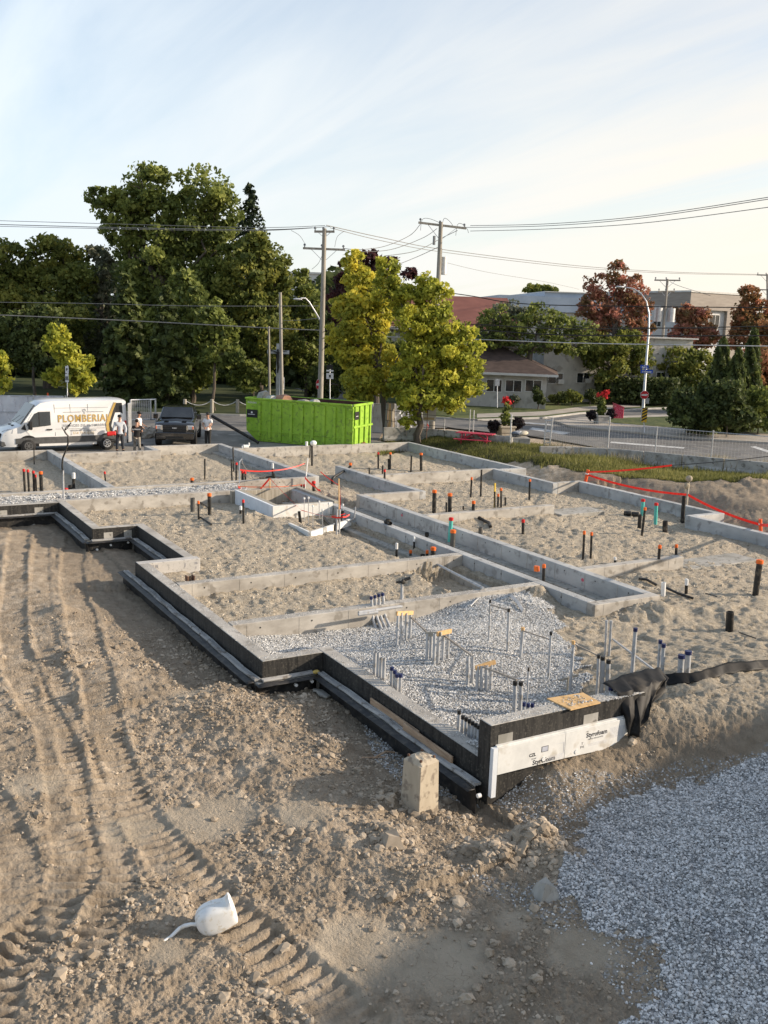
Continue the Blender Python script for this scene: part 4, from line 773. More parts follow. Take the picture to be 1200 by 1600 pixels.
# ---------------------------------------------------------------- plumbing stubs: (px base, py base, px top, py top, width px, pipe, cap, label)
B_, G_, T_, O_, R_, W_, N_ = abs_black, abs_grey, teal, orange, redcap, whitecap, None
PIPES = [
 (39, 769, 37, 733, 3.6, B_, R_, 'leftmost of the slim red-capped black pipes by the gravel strip'),
 (45.5, 770, 43.5, 734, 3.4, B_, R_, 'second slim red-capped black pipe from the left by the gravel strip'),
 (53.5, 769, 52, 736, 3.6, B_, R_, 'third slim red-capped black pipe, just left of the thick orange-capped one'),
 (57, 768, 55.5, 742, 2.8, B_, R_, 'short slim red-capped pipe squeezed against the thick orange-capped pipe at far left'),
 (65, 769, 63.5, 737, 5.6, B_, O_, 'thick orange-capped black pipe standing at the far left by the gravel strip'),
 (115, 763, 115, 739, 4.8, B_, W_, 'black pipe with long white top in the far left channel'),
 (109.5, 766, 109.5, 758, 6, B_, N_, 'stubby open black pipe in the far left channel'),
 (103, 768, 103, 763, 6, B_, R_, 'squat pipe with wide red cap in the far left channel'),
 (53.5, 726, 53, 700, 1.8, B_, N_, 'thin black rod against the farthest wall at left'),
 (165, 753, 163.5, 737, 2.6, B_, R_, 'lone slim red-capped pipe in the sand behind the gravel strip'),
 (300.5, 757, 300, 747, 5.2, B_, O_, 'short thick orange-capped pipe on the sand before the pickup'),
 (320, 749, 320, 717, 2.6, B_, N_, 'lone slim uncapped black pipe before the pickup'),
 (362.5, 752, 361.5, 718, 2.4, B_, N_, 'slim uncapped black pipe at the foot of the white bent strap'),
 (365, 736, 364, 699, 2.2, B_, N_, 'tallest thin black pipe behind the bent strap, plain top'),
 (369, 752, 369.5, 723, 3, B_, R_, 'slim pipe with red cap just left of the bent strap'),
 (379, 752, 379, 736, 4, B_, R_, 'red-capped black pipe under the bent white strap'),
 (383.5, 752, 383, 737, 3, B_, R_, 'slimmer red-capped pipe right of its twin under the bent strap'),
 (426, 748, 426, 724, 3.2, B_, W_, 'white-topped slim pipe between bent strap and dumpster wall'),
 (427.5, 749, 427, 740, 5.2, B_, N_, 'stubby black pipe beside the white-topped slim pipe'),
 (434, 750, 433, 747.5, 6, B_, R_, 'very low red-capped pipe beside the stubby black one'),
 (484, 715, 485, 690, 2.2, B_, N_, 'thin black pipe before the dumpster, left of its white-topped neighbour'),
 (487.5, 727.5, 487.5, 695, 3.2, B_, N_, 'black pipe with a white bag over its top before the dumpster'),
 (490.5, 767, 490, 752, 5.2, B_, R_, 'thick red-capped pipe behind the lift pit'),
 (471, 764, 471, 757, 2.8, B_, R_, 'left of two little red-topped pipes at the back of the lift pit'),
 (475, 765, 475, 757, 2.8, B_, R_, 'right of two little red-topped pipes at the back of the lift pit'),
 (301, 800, 301, 778, 7, G_, N_, 'wide uncapped grey black pipe left of the sand mound'),
 (310.5, 811, 310, 783, 3.2, B_, O_, 'slim orange-capped pipe with a sloping branch by the sand mound'),
 (327.5, 804, 327, 771, 5.8, B_, O_, 'tall thick orange-capped pipe behind the sand mound'),
 (376, 805, 376, 791, 4, B_, W_, 'short white-capped pipe on the sand mound'),
 (380.5, 816, 380, 781, 3.4, B_, R_, 'slim red-capped pipe on the sand mound before the pit foam'),
 (391, 795, 390.5, 779, 4.4, B_, W_, 'white-topped pipe leaning on the pit foam'),
 (577.5, 752, 577, 731, 2.6, B_, N_, 'slim uncapped pipe right of the elbow pipe'),
 (591, 732, 591, 707, 2.8, B_, R_, 'leftmost red-topped pipe in the farthest right room'),
 (609.5, 733, 610, 707, 3, B_, O_, 'taller orange-topped pipe beside a slim one in the farthest right room'),
 (607, 733, 607, 717, 2.6, B_, N_, 'slim shorter pipe touching the orange-topped one in the farthest right room'),
 (597.5, 741, 598, 727, 2.4, B_, N_, 'little slim pipe left of the red-collared pipe at the far wall'),
 (601, 763, 601, 734, 3.2, B_, R_, 'black pipe with red collar before the far A wall'.replace(' A wall', ' grey wall')),
 (642, 737, 643, 712, 2.8, B_, N_, 'slim black pipe with dark cap in the farthest right room'),
 (658, 736, 658, 708, 4.4, B_, O_, 'thick orange-capped pipe at right of the farthest room'),
 (735.5, 777, 737, 746, 3, B_, O_, 'shorter of two slim pipes standing together behind the low interior wall'),
 (751, 776, 752.5, 734, 3, B_, N_, 'taller of two slim pipes standing together behind the low interior wall'),
 (773, 793, 773, 768, 3, B_, N_, 'slim black pipe behind the yellow stake'),
 (778, 792, 778.5, 772, 3, B_, O_, 'shortest slim orange-capped pipe right of the yellow stake'),
 (783, 793, 783, 763, 3.2, B_, O_, 'tallest slim orange-capped pipe right of the yellow stake'),
 (789.5, 790, 789.5, 777, 2.8, B_, N_, 'small dark pipe at the right end of the yellow stake row'),
 (827, 781, 828, 749, 3.2, B_, O_, 'lone slim orange-capped pipe before the stepped far right wall'),
 (678, 801, 679, 766, 6.4, B_, O_, 'thick orange-capped pipe left of its twin behind the long channel'),
 (702.5, 808, 703, 771, 6.4, B_, O_, 'thick orange-capped pipe right of its twin behind the long channel'),
 (697.5, 799.5, 697.5, 785, 3, B_, N_, 'slim open pipe between the thick orange-capped pipes'),
 (739, 806, 740, 783, 5, B_, O_, 'orange-capped pipe on a small heap at the low interior wall'),
 (724, 798, 724, 791, 3.2, B_, N_, 'tiny dark stub beyond the low interior wall'),
 (702, 853, 705, 809, 6.4, T_, R_, 'tall teal pipe with red cap in the long channel'),
 (706.5, 866, 708, 828, 8, G_, O_, 'thick grey pipe with orange cap before the teal pipe in the channel'),
 (751, 835, 751, 824, 7, G_, N_, 'wide open stub beyond the channel wall'),
 (667, 842, 667, 832, 6.4, B_, N_, 'open black stub in the channel left of the teal pipe'),
 (647, 857, 647, 839, 3.2, B_, W_, 'slim white-topped pipe in the sand left of the channel'),
 (619.5, 869, 620, 849, 3.8, B_, W_, 'white-capped short pipe before the channel wall'),
 (641.5, 872, 641.5, 860, 4.2, B_, O_, 'left small orange-capped pipe by the cross wall'),
 (667.5, 869, 667.5, 860, 4.2, B_, O_, 'right small orange-capped pipe by the cross wall'),
 (676, 885, 677, 855, 7.6, B_, O_, 'very thick orange-capped pipe standing at the cross wall on a sand heap'),
 (660.5, 876, 660.5, 866, 7.5, B_, N_, 'wide open stub on the cross wall beside the very thick pipe'),
 (817, 834, 817.5, 812, 4.6, B_, R_, 'red-capped pipe alone in the right sand area'),
 (911, 874, 913, 830, 3.8, B_, O_, 'left of the pair of tall orange-capped pipes in the right sand area'),
 (923, 873, 924.5, 832, 3.6, B_, O_, 'right of the pair of tall orange-capped pipes in the right sand area'),
 (961, 881, 961, 871, 4, B_, W_, 'small white-capped stub behind the low right wall'),
 (1003, 806, 1005, 780, 5.4, T_, R_, 'left teal pipe with red cap'),
 (1024, 819, 1025.5, 786, 5.4, T_, R_, 'right teal pipe with red cap'),
 (999, 825, 1000, 804, 6, B_, N_, 'black stub in front of the left teal pipe'),
 (1003, 836, 1008, 793, 4, B_, O_, 'tall leaning orange-capped pipe before the left teal pipe'),
 (1039, 831, 1039.5, 814, 8, B_, N_, 'wide open black stub right of the teal pipes'),
 (1066, 817, 1069, 775, 6.2, B_, N_, 'tall black pipe tied with red tape before the far right wall'),
 (1028, 891, 1031, 852, 4.6, B_, O_, 'tall orange-capped pipe in front of the low right wall'),
 (1056, 870, 1057, 851, 4.2, B_, O_, 'orange-capped pipe rising behind the low right wall'),
 (1072, 928, 1073, 905, 5, B_, W_, 'white-capped pipe in the disturbed sand at right'),
 (1036, 931, 1037, 910, 7, whitecap, N_, 'stout pale post at the corner of the channel end'),
 (1139.5, 986, 1141, 956, 12, B_, N_, 'widest open black pipe on the bare sand at right'),
 (1180, 931, 1187.5, 875, 9.5, B_, O_, 'tallest thick orange-capped pipe near the right edge'),
 (848.5, 923, 850, 882, 4.8, B_, O_, 'orange-capped pipe at the junction of channel and yard walls'),
 (825, 890, 825, 883, 4, B_, R_, 'tiny red-capped stub inside the channel'),
]
def stand(xb, yb, xt, yt):
    X, Y, Z = PG(xb, yb); zt = ztop(X, Y, yt); dep = PJ(X, Y, Z)[2]
    d = M.T @ np.array([(xt-600)/FOC, (yt-800)/FOC, 1.])  # lean: only sideways in the picture
    q = PJ(X, Y, zt); lean = (xt-q[0])*dep/FOC
    lean = max(-.06, min(.06, lean))
    return X, Y, Z, zt, dep, (M[0][0]*lean, M[0][1]*lean)
for xb, yb, xt, yt, w, pm, cm, lab in PIPES:
    X, Y, Z, zt, dep, (lx, ly) = stand(xb, yb, xt, yt)
    r = max(.018, w*dep/FOC/2); h = max(.05, zt-Z)
    t = thing('drain_pipe', lab, 'pipe', (X, Y, Z), group='plumbing pipes standing in the sand')
    ch = min(.09, h*.35) if cm is not W_ else min(.22, h*.4)
    f = lambda z: (lx*z/h, ly*z/h, z)
    if cm is not None:
        MB().cyl(f(-.35), f(h-ch*.6), r, n=16).build('pipe', pm, t, smooth=True)
        cr = 1.16 if cm is not W_ else 1.12
        MB().cyl(f(h-ch), f(h), r*cr, n=16).cyl(f(h-ch*.25), f(h+.012), r*.7, n=8).build('cap', cm, t, smooth=True)
    else: MB().cyl(f(-.35), f(h), r, n=16, inner=r*.84).build('pipe', pm, t, smooth=True)
for (pts, w, lab) in [
    ([(519, 757, 0), (519, 748, 0), (521, 745.5, 0), (543, 744, 0), (547, 741, 0), (547.5, 724, 0)], 4.2, 'black elbow pipe with orange cap lying over the sand behind the lift pit'),
    ([(311, 811, 0), (314, 812, 0), (330, 822, 0)], 3, 'black branch pipe sloping into the sand by the mound'),
    ([(312, 786, 0), (325, 795, 0)], 2.5, 'thin black pipe slanting between two capped pipes by the mound'),
    ([(748, 812, 0), (757, 816, 0), (764, 819, 0), (766, 825, 0)], 5, 'black curved pipe end poking out of a sand heap beyond the channel'),
    ([(998, 907, 0), (1010, 911, 0), (1026, 917, 0)], 4, 'black pipe lying in the trench by the channel end, left piece'),
    ([(1040, 921, 0), (1060, 931, 0), (1083, 938, 0)], 4, 'black pipe lying in the trench by the channel end, right piece'),
    ([(405, 748, 0), (425, 746, 0)], 2.6, 'black pipe lying on the sand behind the bent strap'),
    ([(520, 827, 0), (506, 819, 0)], 5, 'black pipe stub slanting out of the foam form hole'),
    ([(522, 829, 0), (533, 826, 0)], 5, 'black pipe lying flat in the foam form hole'),
    ([(1102, 930, 0), (1120, 935, 0)], 1.5, 'short dark cord lying in the sand at right'),
    ([(1155, 992, 0), (1180, 1002, 0)], 2, 'dark cord lying in the sand by the widest open pipe')]:
    q = []
    for px, py, dz in pts:
        X, Y, Z = PG(px, py); q.append((X, Y, Z+.05))
    if w == 4.2:      # raised elbow: rises at the end
        X, Y, Z = PG(547, 744); zt = ztop(X, Y, 724); q = [PG(519, 757), (PG(519, 757)[0], PG(519, 757)[1], ztop(*PG(519, 757)[:2], 748))]
        hz_ = q[-1][2]; q += [(q[0][0]+.03, q[0][1]-.12, hz_+.08), (X, Y+.12, hz_+.10), (X, Y, hz_+.2), (X, Y, zt)]
    r = w*PJ(*q[0])[2]/FOC/2; c = np.array(q[0]); t = thing('bent_pipe', lab, 'pipe', c)
    MB().tube([np.array(p_)-c for p_ in q], r, 10).build('pipe', abs_black, t, smooth=True)
    if w == 4.2: e_ = np.array(q[-1])-c; MB().cyl(e_-[0, 0, .08], e_+[0, 0, .02], r*1.2, n=14).build('cap', orange, t, smooth=True)
# leaning pipes in the foam form
for k, (a, b, lab) in enumerate([((521, 829), (531, 798), 'thick black pipe leaning right in the foam form'), ((526, 829), (535, 798), 'thick black pipe leaning in the foam form, right of its twin'), ((470, 817), (467, 799), 'short black pipe leaning left in the foam form')]):
    X, Y, Z = PG(*a); zt = ztop(X, Y, b[1]); dep = PJ(X, Y, Z)[2]; l = (b[0]-a[0])*dep/FOC
    tag(MB().cyl((0, 0, -.1), (M[0][0]*l, M[0][1]*l, zt-Z), .05, n=12).build('leaning_pipe', abs_black, loc=(X, Y, Z), smooth=True), lab, 'pipe')
for k, (a, b, lab) in enumerate([((526, 835), (525, 796), 'left grey conduit rising in front of the leaning black pipes'), ((530, 834), (529.5, 796), 'right grey conduit rising in front of the leaning black pipes')]):
    X, Y, Z = PG(*a); zt = ztop(X, Y, b[1]); tag(MB().cyl((0, 0, -.1), (0, 0, zt-Z), .03, n=10).build('conduit', pvc, loc=(X, Y, Z), smooth=True), lab, 'conduit')
def q3(px, py, dz=0): X, Y, Z = PG(px, py); return (X, Y, Z+dz)
hose = [(559.5, 792), (558, 808), (552, 815), (543, 814), (536, 808)]
X, Y, Z = PG(556, 822); q = []
for i, (a, b) in enumerate(hose):
    dv = M.T @ np.array([(a-600)/FOC, (b-800)/FOC, 1.]); t_ = (-15.3+.15*0)/dv[1]*1.0; p_ = dv*t_; q.append((p_[0], p_[1]+.1, p_[2]+CAMH))
tag(MB().tube(q, .022, 8).build('hose', pvc, smooth=True), 'grey hose curving up against the channel wall beside the pit', 'hose')
# fittings
for px, py, lab, w in ((607, 816.5, 'black pipe fitting resting on top of the channel wall', .11), (618, 816.5, 'second black pipe fitting on top of the channel wall', .10)):
    X, Y = P(px-3, py, .02); Y = -15.62 if w else Y; X = P(px, py, .05)[0]
    tag(MB().cyl((-.12, 0, .06), (.12, 0, .06), .065, n=12, inner=.05).cyl((0, 0, .02), (0, 0, .17), .055, n=12, inner=.045).build('pipe_fitting', abs_black, loc=(X, -15.64, 0), smooth=True), lab, 'fitting')
for px, py, lab in ((980, 806, 'left dark pipe coupling lying on the sand by the teal pipes'), (992, 807, 'right dark pipe coupling lying on the sand by the teal pipes')):
    X, Y, Z = PG(px, py); tag(MB().cyl((-.08, -.10, .09), (.08, .10, .09), .09, n=14, inner=.07).build('coupling', abs_black, loc=(X, Y, Z), smooth=True), lab, 'coupling')
X, Y, Z = PG(840, 925); tag(MB().obox((0, 0, .12), (.05, .02, 0), (-.02, .05, 0), (.01, .0, .07)).build('wedge', orange, loc=(X+.1, Y, -.08)), 'small orange wooden block on the wall by the orange-capped pipe', 'block')
X, Y, Z = PG(297, 911); bb = thing('steel_box', 'small rusty steel box lying in the sand at the inner corner', 'box', (X, Y, Z)); MB().box(-.10, .10, -.10, .10, 0, .03).box(-.10, .10, .07, .10, .031, .2).box(-.10, .10, -.10, -.07, .031, .2).build('shell', rust, bb, bevel=.004); MB().box(.06, .095, -.069, .069, .031, .17).build('back', wood_old, bb)
# ---------------------------------------------------------------- grey electrical conduits in the gravel
def conduit(xb, yb, xt, yt, w, cap, lab, grp, zb=None, bend=None):
    X, Y, Z, zt, dep, (lx, ly) = stand(xb, yb, xt, yt); r = max(.014, w*dep/FOC/2); h = max(.06, zt-Z)
    t = thing('conduit', lab, 'conduit', (X, Y, Z), group=grp)
    if bend: MB().tube([(bend[0]*1.0, bend[1]*1.0, -.06), (bend[0]*.5, bend[1]*.5, .02), (bend[0]*.12, bend[1]*.12, .12), (0, 0, .26), (lx, ly, h)], r, 12).build('tube', pvc, t, smooth=True)
    else: MB().cyl((0, 0, -.25), (lx, ly, h), r, n=14, inner=0 if cap else r*.85).build('tube', pvc, t, smooth=True)
    if h > .5: MB().cyl((lx*.55, ly*.55, h*.55-.04), (lx*.62, ly*.62, h*.55+.06), r*1.13, n=14).build('coupling', pvc, t, smooth=True)
    if cap: MB().cyl((lx, ly, h-.055), (lx, ly, h+.012), r*1.14, n=14).build('cap', cap, t, smooth=True)
    return X, Y, Z, zt
ORD = ['leftmost', 'second', 'third', 'fourth', 'fifth', 'sixth', 'seventh', 'eighth', 'ninth']
def cgroup(rows, name, grp, cap, w, bend=None):
    o = []
    for k, rr in enumerate(rows):
        nm = ORD[k] if k < len(rows)-1 else 'rightmost'
        o.append(conduit(*rr[:4], rr[4] if len(rr) > 4 else w, cap, f'{nm} conduit of {name}'[:], grp, bend=bend))
    return o
cgroup([(582, 968, 580, 933), (587, 970, 585.8, 931), (593, 968, 591.8, 929), (599.5, 966, 598, 927.5)], 'the four bent ones with blue caps at the middle wall', 'bent conduits at the middle wall', bluecap, 4.6, bend=(-.5, .12))
conduit(628, 957, 628, 912, 4.6, N_, 'single grey conduit with a black valve on top at the middle wall', 'single conduits in the gravel')
X, Y, Z, zt, dep, _ = stand(628, 957, 628, 912); tag(MB().ell((0, 0, .03), (.05, .05, .07), 10, 7).cyl((0, 0, .06), (-.06, -.16, .12), .035, n=10).cyl((0, 0, .02), (.05, .16, .02), .03, n=8).build('valve', abs_black, loc=(X, Y, zt+.02), smooth=True), 'black valve fitting on the single conduit at the middle wall', 'valve')
g2 = cgroup([(620, 1009, 622, 957), (627, 1006, 627.5, 957), (634.5, 1002, 634.8, 958), (641, 997, 641.5, 956)], 'the four under a short orange board near the middle wall', 'conduits under the first board', N_, 4.2)
g3 = cgroup([(667.5, 1032, 668, 990), (673, 1028, 673.8, 991), (678, 1038.5, 679.2, 990), (684, 1036, 685.8, 990), (692, 1032, 693, 989), (699.5, 1030, 700.5, 988)], 'the six under the grey and orange boards amid the gravel', 'conduits under the second board', N_, 5)
g4 = cgroup([(731, 1070, 731.3, 1026), (738, 1067, 738.8, 1025), (745.5, 1078.5, 746.3, 1040), (752, 1079, 753, 1040), (759.3, 1079, 760.5, 1039), (767, 1077.5, 767.5, 1038)], 'the six under the tilted orange board in the front gravel', 'conduits under the third board', N_, 5.4)
g5 = cgroup([(804, 1116, 805, 1066), (813, 1114, 814, 1066)], 'the pair with dark caps behind the raised black wall', 'paired conduits behind the raised wall', abs_black, 6.4)
conduit(823, 1111, 826, 1044, 2.8, abs_black, 'very slim dark-capped conduit beside the pair behind the raised wall', 'single conduits in the gravel')
for (a, lab, cap) in [((764, 1001, 766, 938, 3), 'slim farthest conduit on the crest of the gravel', abs_black), ((793, 1018, 795, 952, 4), 'slim dark-capped conduit right of the farthest one on the gravel crest', abs_black), ((813, 1026, 817, 981, 5), 'conduit with a small wood block on top, left of its twin', wood_new), ((857, 1060, 861, 988, 4), 'tall conduit between the two wood-topped ones', abs_black), ((891, 1082, 896, 1002, 5), 'tall conduit with wood block on top near the little cross', wood_new)]:
    conduit(*a, cap, lab, 'single conduits in the gravel')
cgroup([(946, 1024, 948, 970, 3.6), (952, 1026, 955, 971, 4)], 'the tall slim pair behind the triple at the right wall end', 'slim pair at the right wall end', pvc, 4)
cgroup([(933, 1088, 935.5, 1024, 4.4), (940, 1087, 942, 1027, 6.4), (948.5, 1087, 951, 1032, 6.4)], 'the thick triple at the right wall end', 'thick triple at the right wall end', abs_black, 6)
conduit(987, 1062, 993, 982, 6, bluecap, 'lone tall leaning conduit right of the thick triple', 'single conduits in the gravel')
cgroup([(1028, 1060, 1032, 1001, 5.4), (1034, 1062, 1037, 1007, 6)], 'the leaning pair at the black sheet', 'leaning pair at the black sheet', bluecap, 5.5)
cgroup([(1063, 1057, 1065, 1024, 9.5), (1073.5, 1056, 1075.5, 1018, 9.5)], 'the two widest grey ones with blue caps beyond the black sheet', 'widest pair beyond the black sheet', bluecap, 9.5)
def behind(rows, name, grp, cap, w, fix):       # stand close behind a wall: ground hidden, so use the wall's line
    for k, (xt, yt) in enumerate(rows):
        dv = M.T @ np.array([(xt-600)/FOC, (yt-800)/FOC, 1.]); t_ = fix[1]/dv[fix[0]]; q = dv*t_; dep = PJ(q[0], q[1], q[2]+CAMH)[2]; r = w*dep/FOC/2
        nm = ORD[k] if k < len(rows)-1 else 'rightmost'; gz = zg(q[0], q[1])-.1; zt = q[2]+CAMH
        t = thing('conduit', f'{nm} conduit of {name}'[:], 'conduit', (q[0], q[1], gz), group=grp)
        MB().cyl((0, 0, 0), (0, 0, zt-gz), r, n=12, inner=0 if cap else r*.85).build('tube', pvc, t, smooth=True)
        if cap: MB().cyl((0, 0, zt-gz-.05), (0, 0, zt-gz+.012), r*1.14, n=12).build('cap', cap, t, smooth=True)
behind([(586, 1020), (591.5, 1019), (595.5, 1027), (600.5, 1028)], 'the four open ones just inside the front wall, far group', 'conduits inside the front wall, far group', N_, 5.6, (1, -8.68))
behind([(612.5, 1043), (617, 1048), (620.5, 1054), (626, 1054)], 'the four just inside the front wall, near group', 'conduits inside the front wall, near group', bluecap, 5.6, (1, -8.66))
behind([(717.5, 1111), (723.5, 1119), (728.5, 1122), (733.5, 1125), (738.5, 1128), (743.5, 1131), (748, 1134), (752.5, 1136), (757.5, 1139)], 'the row of nine by the near black corner', 'row of conduits by the near corner', abs_black, 5.4, (1, -8.62))
behind([(954.5, 1074), (961.5, 1072), (968.5, 1071), (974.5, 1069)], 'the low row peeking over the right end of the raised wall', 'low row behind the raised wall', bluecap, 7, (0, 11.02))
behind([(819, 1098.5), (825.5, 1100), (832, 1100)], 'the low trio beside the plywood offcut', 'low trio by the plywood', bluecap, 5, (0, 11.02))
def topat(g, i, dz=0): X, Y, Z, zt = g[i]; return np.array([X, Y, zt+dz])
for (a, b, mat_, lab, w) in [(topat(g2, 0, -.02), topat(g2, 3, -.02), wood_new, 'short orange board laid across the four farther conduits', .05), (topat(g3, 0, -.01), topat(g3, 3, -.01), wood_grey, 'short grey board laid across the left of the six middle conduits', .05), (topat(g3, 3, .0), topat(g3, 5, .02), wood_new, 'short orange board laid across the right of the six middle conduits', .05), (topat(g4, 2, -.03), topat(g4, 5, .03), wood_new, 'tilted orange board laid across the front conduits', .06)]:
    d = (b-a)/np.linalg.norm(b-a); c = (a+b)/2; o = MB().bar(a-d*.06-c, b+d*.06-c, .045, .085).build('brace_board', mat_, loc=c, bevel=.003); tag(o, lab, 'board', 'boards bracing the conduits')
rod_m = mk('rod_grey_brown', (.22, .19, .16), (.33, .30, .26), 8, .7)
for (a, b, lab) in [(topat(g2, 3, -.12), topat(g3, 1, -.05), 'thin brace rod from the first to the second conduit group'), (topat(g3, 4, -.05), topat(g4, 1, -.02), 'thin brace rod from the second to the third conduit group'), (topat(g4, 3, -.02), topat(g5, 0, .04), 'thin brace rod from the third conduit group to the pair by the wall')]:
    c = (a+b)/2; tag(MB().bar(a-c, b-c, .03, .03).build('brace_rod', rod_m, loc=c), lab, 'rod', 'thin rods bracing the conduits')
for (p0, p1, lab) in [((766, 945), (795, 954), 'thin rod joining the two farthest gravel-crest conduits'), ((818, 985), (861, 1000), 'thin rod joining a wood-topped conduit to the tall one'), ((896, 1006), (935, 1026), 'thin pale rod running from the wood-topped conduit to the thick triple')]:
    X, Y, Z = PG({766: 764, 818: 813, 896: 891}[p0[0]], {766: 1001, 818: 1026, 896: 1082}[p0[0]]); a = np.array([X, Y, ztop(X, Y, p0[1])]); X, Y, Z = PG({795: 793, 861: 857, 935: 933}[p1[0]], {795: 1018, 861: 1060, 935: 1088}[p1[0]]); b = np.array([X, Y, ztop(X, Y, p1[1])]); c = (a+b)/2
    tag(MB().bar(a-c, b-c, .022, .022).build('brace_rod', rod_m, loc=c), lab, 'rod', 'thin rods bracing the conduits')
a = np.array(q3(955, 1024, .35)); b = np.array(q3(1030, 1060, .08)); c = (a+b)/2; tag(MB().bar(a-c, b-c, .03, .03).build('long_rod', pvc, loc=c), 'long grey rod sloping from the slim pair to the black sheet', 'rod')
X, Y, Z = PG(886, 1080); tag(MB().bar((0, 0, -.1), (.0, .0, .26), .03, .03).bar((0, .20, .24), (0, -.22, .27), .035, .035).build('stake_cross', wood_grey, loc=(X, Y, Z)), 'little pale cross-shaped stake in the gravel', 'stake')
for k, (p0, p1, lab) in enumerate([((560, 958), (628, 948), 'upper grey conduit lying along the top of the middle wall'), ((560, 961), (590, 957), 'lower grey conduit piece lying along the middle wall'), ((684, 886), (755, 920), 'grey conduit bridging from the sand heap to the middle wall')]):
    X0, Y0 = P(*p0, .04); X1, Y1 = P(*p1, .04); a = np.array([X0, Y0, .05]); b = np.array([X1, Y1, .05])
    if k == 2: a = np.array(q3(684, 886, .05))
    c = (a+b)/2; tag(MB().cyl(a-c, b-c, .035, n=12).build('lying_conduit', pvc, loc=c, smooth=True), lab, 'conduit')
for (pts, lab) in [([(757, 938), (750, 940), (740, 946), (735, 949)], 'loose grey cable bundle drooping left over the gravel crest'), ([(790, 934), (797, 938), (808, 947), (816, 958)], 'loose grey cable bundle drooping right over the gravel crest')]:
    q = [q3(px, py, .10*(1-i/3)+.03) for i, (px, py) in enumerate(pts)]; m_ = MB()
    for k in range(3): m_.tube([(x+.03*k, y-.04*k, z+.01*k) for x, y, z in q], .016, 6)
    tag(m_.build('cable_bundle', pvc, smooth=True), lab, 'cable')
# ---------------------------------------------------------------- black sheet at the wall end and along the bank
def cloth(name, rows, mat, label, sub=2, jit=.02, thick=.006):
    R_c, C_c = len(rows), len(rows[0]); vs = []
    for r in range((R_c-1)*6+1):
        for c in range((C_c-1)*6+1):
            a, fa_ = divmod(r, 6); b, fb = divmod(c, 6); a = min(a, R_c-2) if a >= R_c-1 else a; fa_ = r-a*6; b = min(b, C_c-2) if b >= C_c-1 else b; fb = c-b*6; u, v = fa_/6, fb/6
            p_ = (np.array(rows[a][b])*(1-u)*(1-v)+np.array(rows[a+1][b])*u*(1-v)+np.array(rows[a][b+1])*(1-u)*v+np.array(rows[a+1][b+1])*u*v)
            k = r/6; cc_ = c/6
            vs.append(p_+np.array([math.sin(cc_*7.1+k*1.3), math.cos(cc_*6.3-k*.7), .5*math.sin(cc_*9.7+k*2.9)])*jit*(.4+.6*min(1, k)))
    W_c = (C_c-1)*6+1; H_c = (R_c-1)*6+1
    o = MB().add(vs, [(r*W_c+c, r*W_c+c+1, (r+1)*W_c+c+1, (r+1)*W_c+c) for r in range(H_c-1) for c in range(W_c-1)]).build(name, mat, smooth=True)
    s = o.modifiers.new('thick', 'SOLIDIFY'); s.thickness = thick; return tag(o, label, 'plastic sheet')
sheet_m = mk('black_sheet', (.008, .008, .008), (.020, .019, .018), 4, .6, .008, 10, c3=(.05, .044, .036), s3=3, spec=.2)
cloth('black_sheet', [[(11.05, -10.75, .70), (11.12, -11.25, .74), (11.15, -11.8, .74), (11.2, -12.2, .70)],
                      [(10.70, -10.78, .66), (10.74, -11.2, .64), (10.80, -11.7, .66), (10.95, -12.15, .60)],
                      [(10.54, -10.80, .30), (10.46, -11.02, .30), (10.60, -11.38, .42), (10.90, -12.0, .58)],
                      [(10.52, -10.84, -.06), (10.42, -10.96, .0), (10.50, -11.22, .24), (10.82, -11.92, .53)]], sheet_m, 'crumpled black plastic sheet draped over the right end of the raised wall', jit=.035)
st = [(1040, 1066), (1058, 1064), (1085, 1062), (1112, 1055), (1140, 1049), (1170, 1045), (1205, 1040), (1260, 1036)]; rows = [[], []]
for i, (px, py) in enumerate(st):
    X, Y, Z = PG(px, py+3); rows[0].append((X+.10, Y-.05, Z+.13+.02*math.sin(i*2))); rows[1].append((X-.06, Y, Z+.0))
cloth('black_strip', rows, sheet_m, 'long twisted strip of black sheet lying along the crest of the bank', jit=.02)
X, Y, Z = PG(845, 1188); c = np.array([X, Y, Z]); tag(MB().tube([(.15, .75, .03), (.05, .45, .0), (0, .1, .06), (-.05, -.2, .09), (.0, -.5, .05), (.12, -.7, .02)], .022, 7).build('grey_hose', drain, loc=c, smooth=True), 'flattened grey hose lying in the soil under the foam boards', 'hose')
# ---------------------------------------------------------------- caution tape, stakes, straps around the pit
def at3(px, py, pxb, pyb): X, Y, Z = PG(pxb, pyb); return np.array([X, Y, ztop(X, Y, py)])
def tape(pts, lab, w=.07, s=.05, mat=tape_red, tw=.05):
    q = []
    for a, b in zip(pts[:-1], pts[1:]): q += sag(a, b, s, 9)[:-1]
    q.append(np.array(pts[-1])); o = MB().ribbon(q, w, tw=tw).build('warning_tape', mat); md = o.modifiers.new('thick', 'SOLIDIFY'); md.thickness = .002; return tag(o, lab, 'warning tape', 'red warning tapes')
def stake(pxb, pyb, pxt, pyt, w, mat, lab, nm='stake', cat='stake'):
    X, Y, Z, zt, dep, (lx, ly) = stand(pxb, pyb, pxt, pyt); ll = (pxt-PJ(X, Y, zt)[0])*dep/FOC; lx, ly = M[0][0]*ll, M[0][1]*ll; r = w*dep/FOC
    o = MB().bar((0, 0, -.2), (lx, ly, zt-Z), r, r, up=(0, 1, 0)).build(nm, mat, loc=(X, Y, Z)); tag(o, lab, cat); return np.array([X+lx, Y+ly, zt])
s1 = stake(422, 789, 421.5, 747, 1.6, wood_new, 'bare wooden stake standing on the front edge of the lift pit')
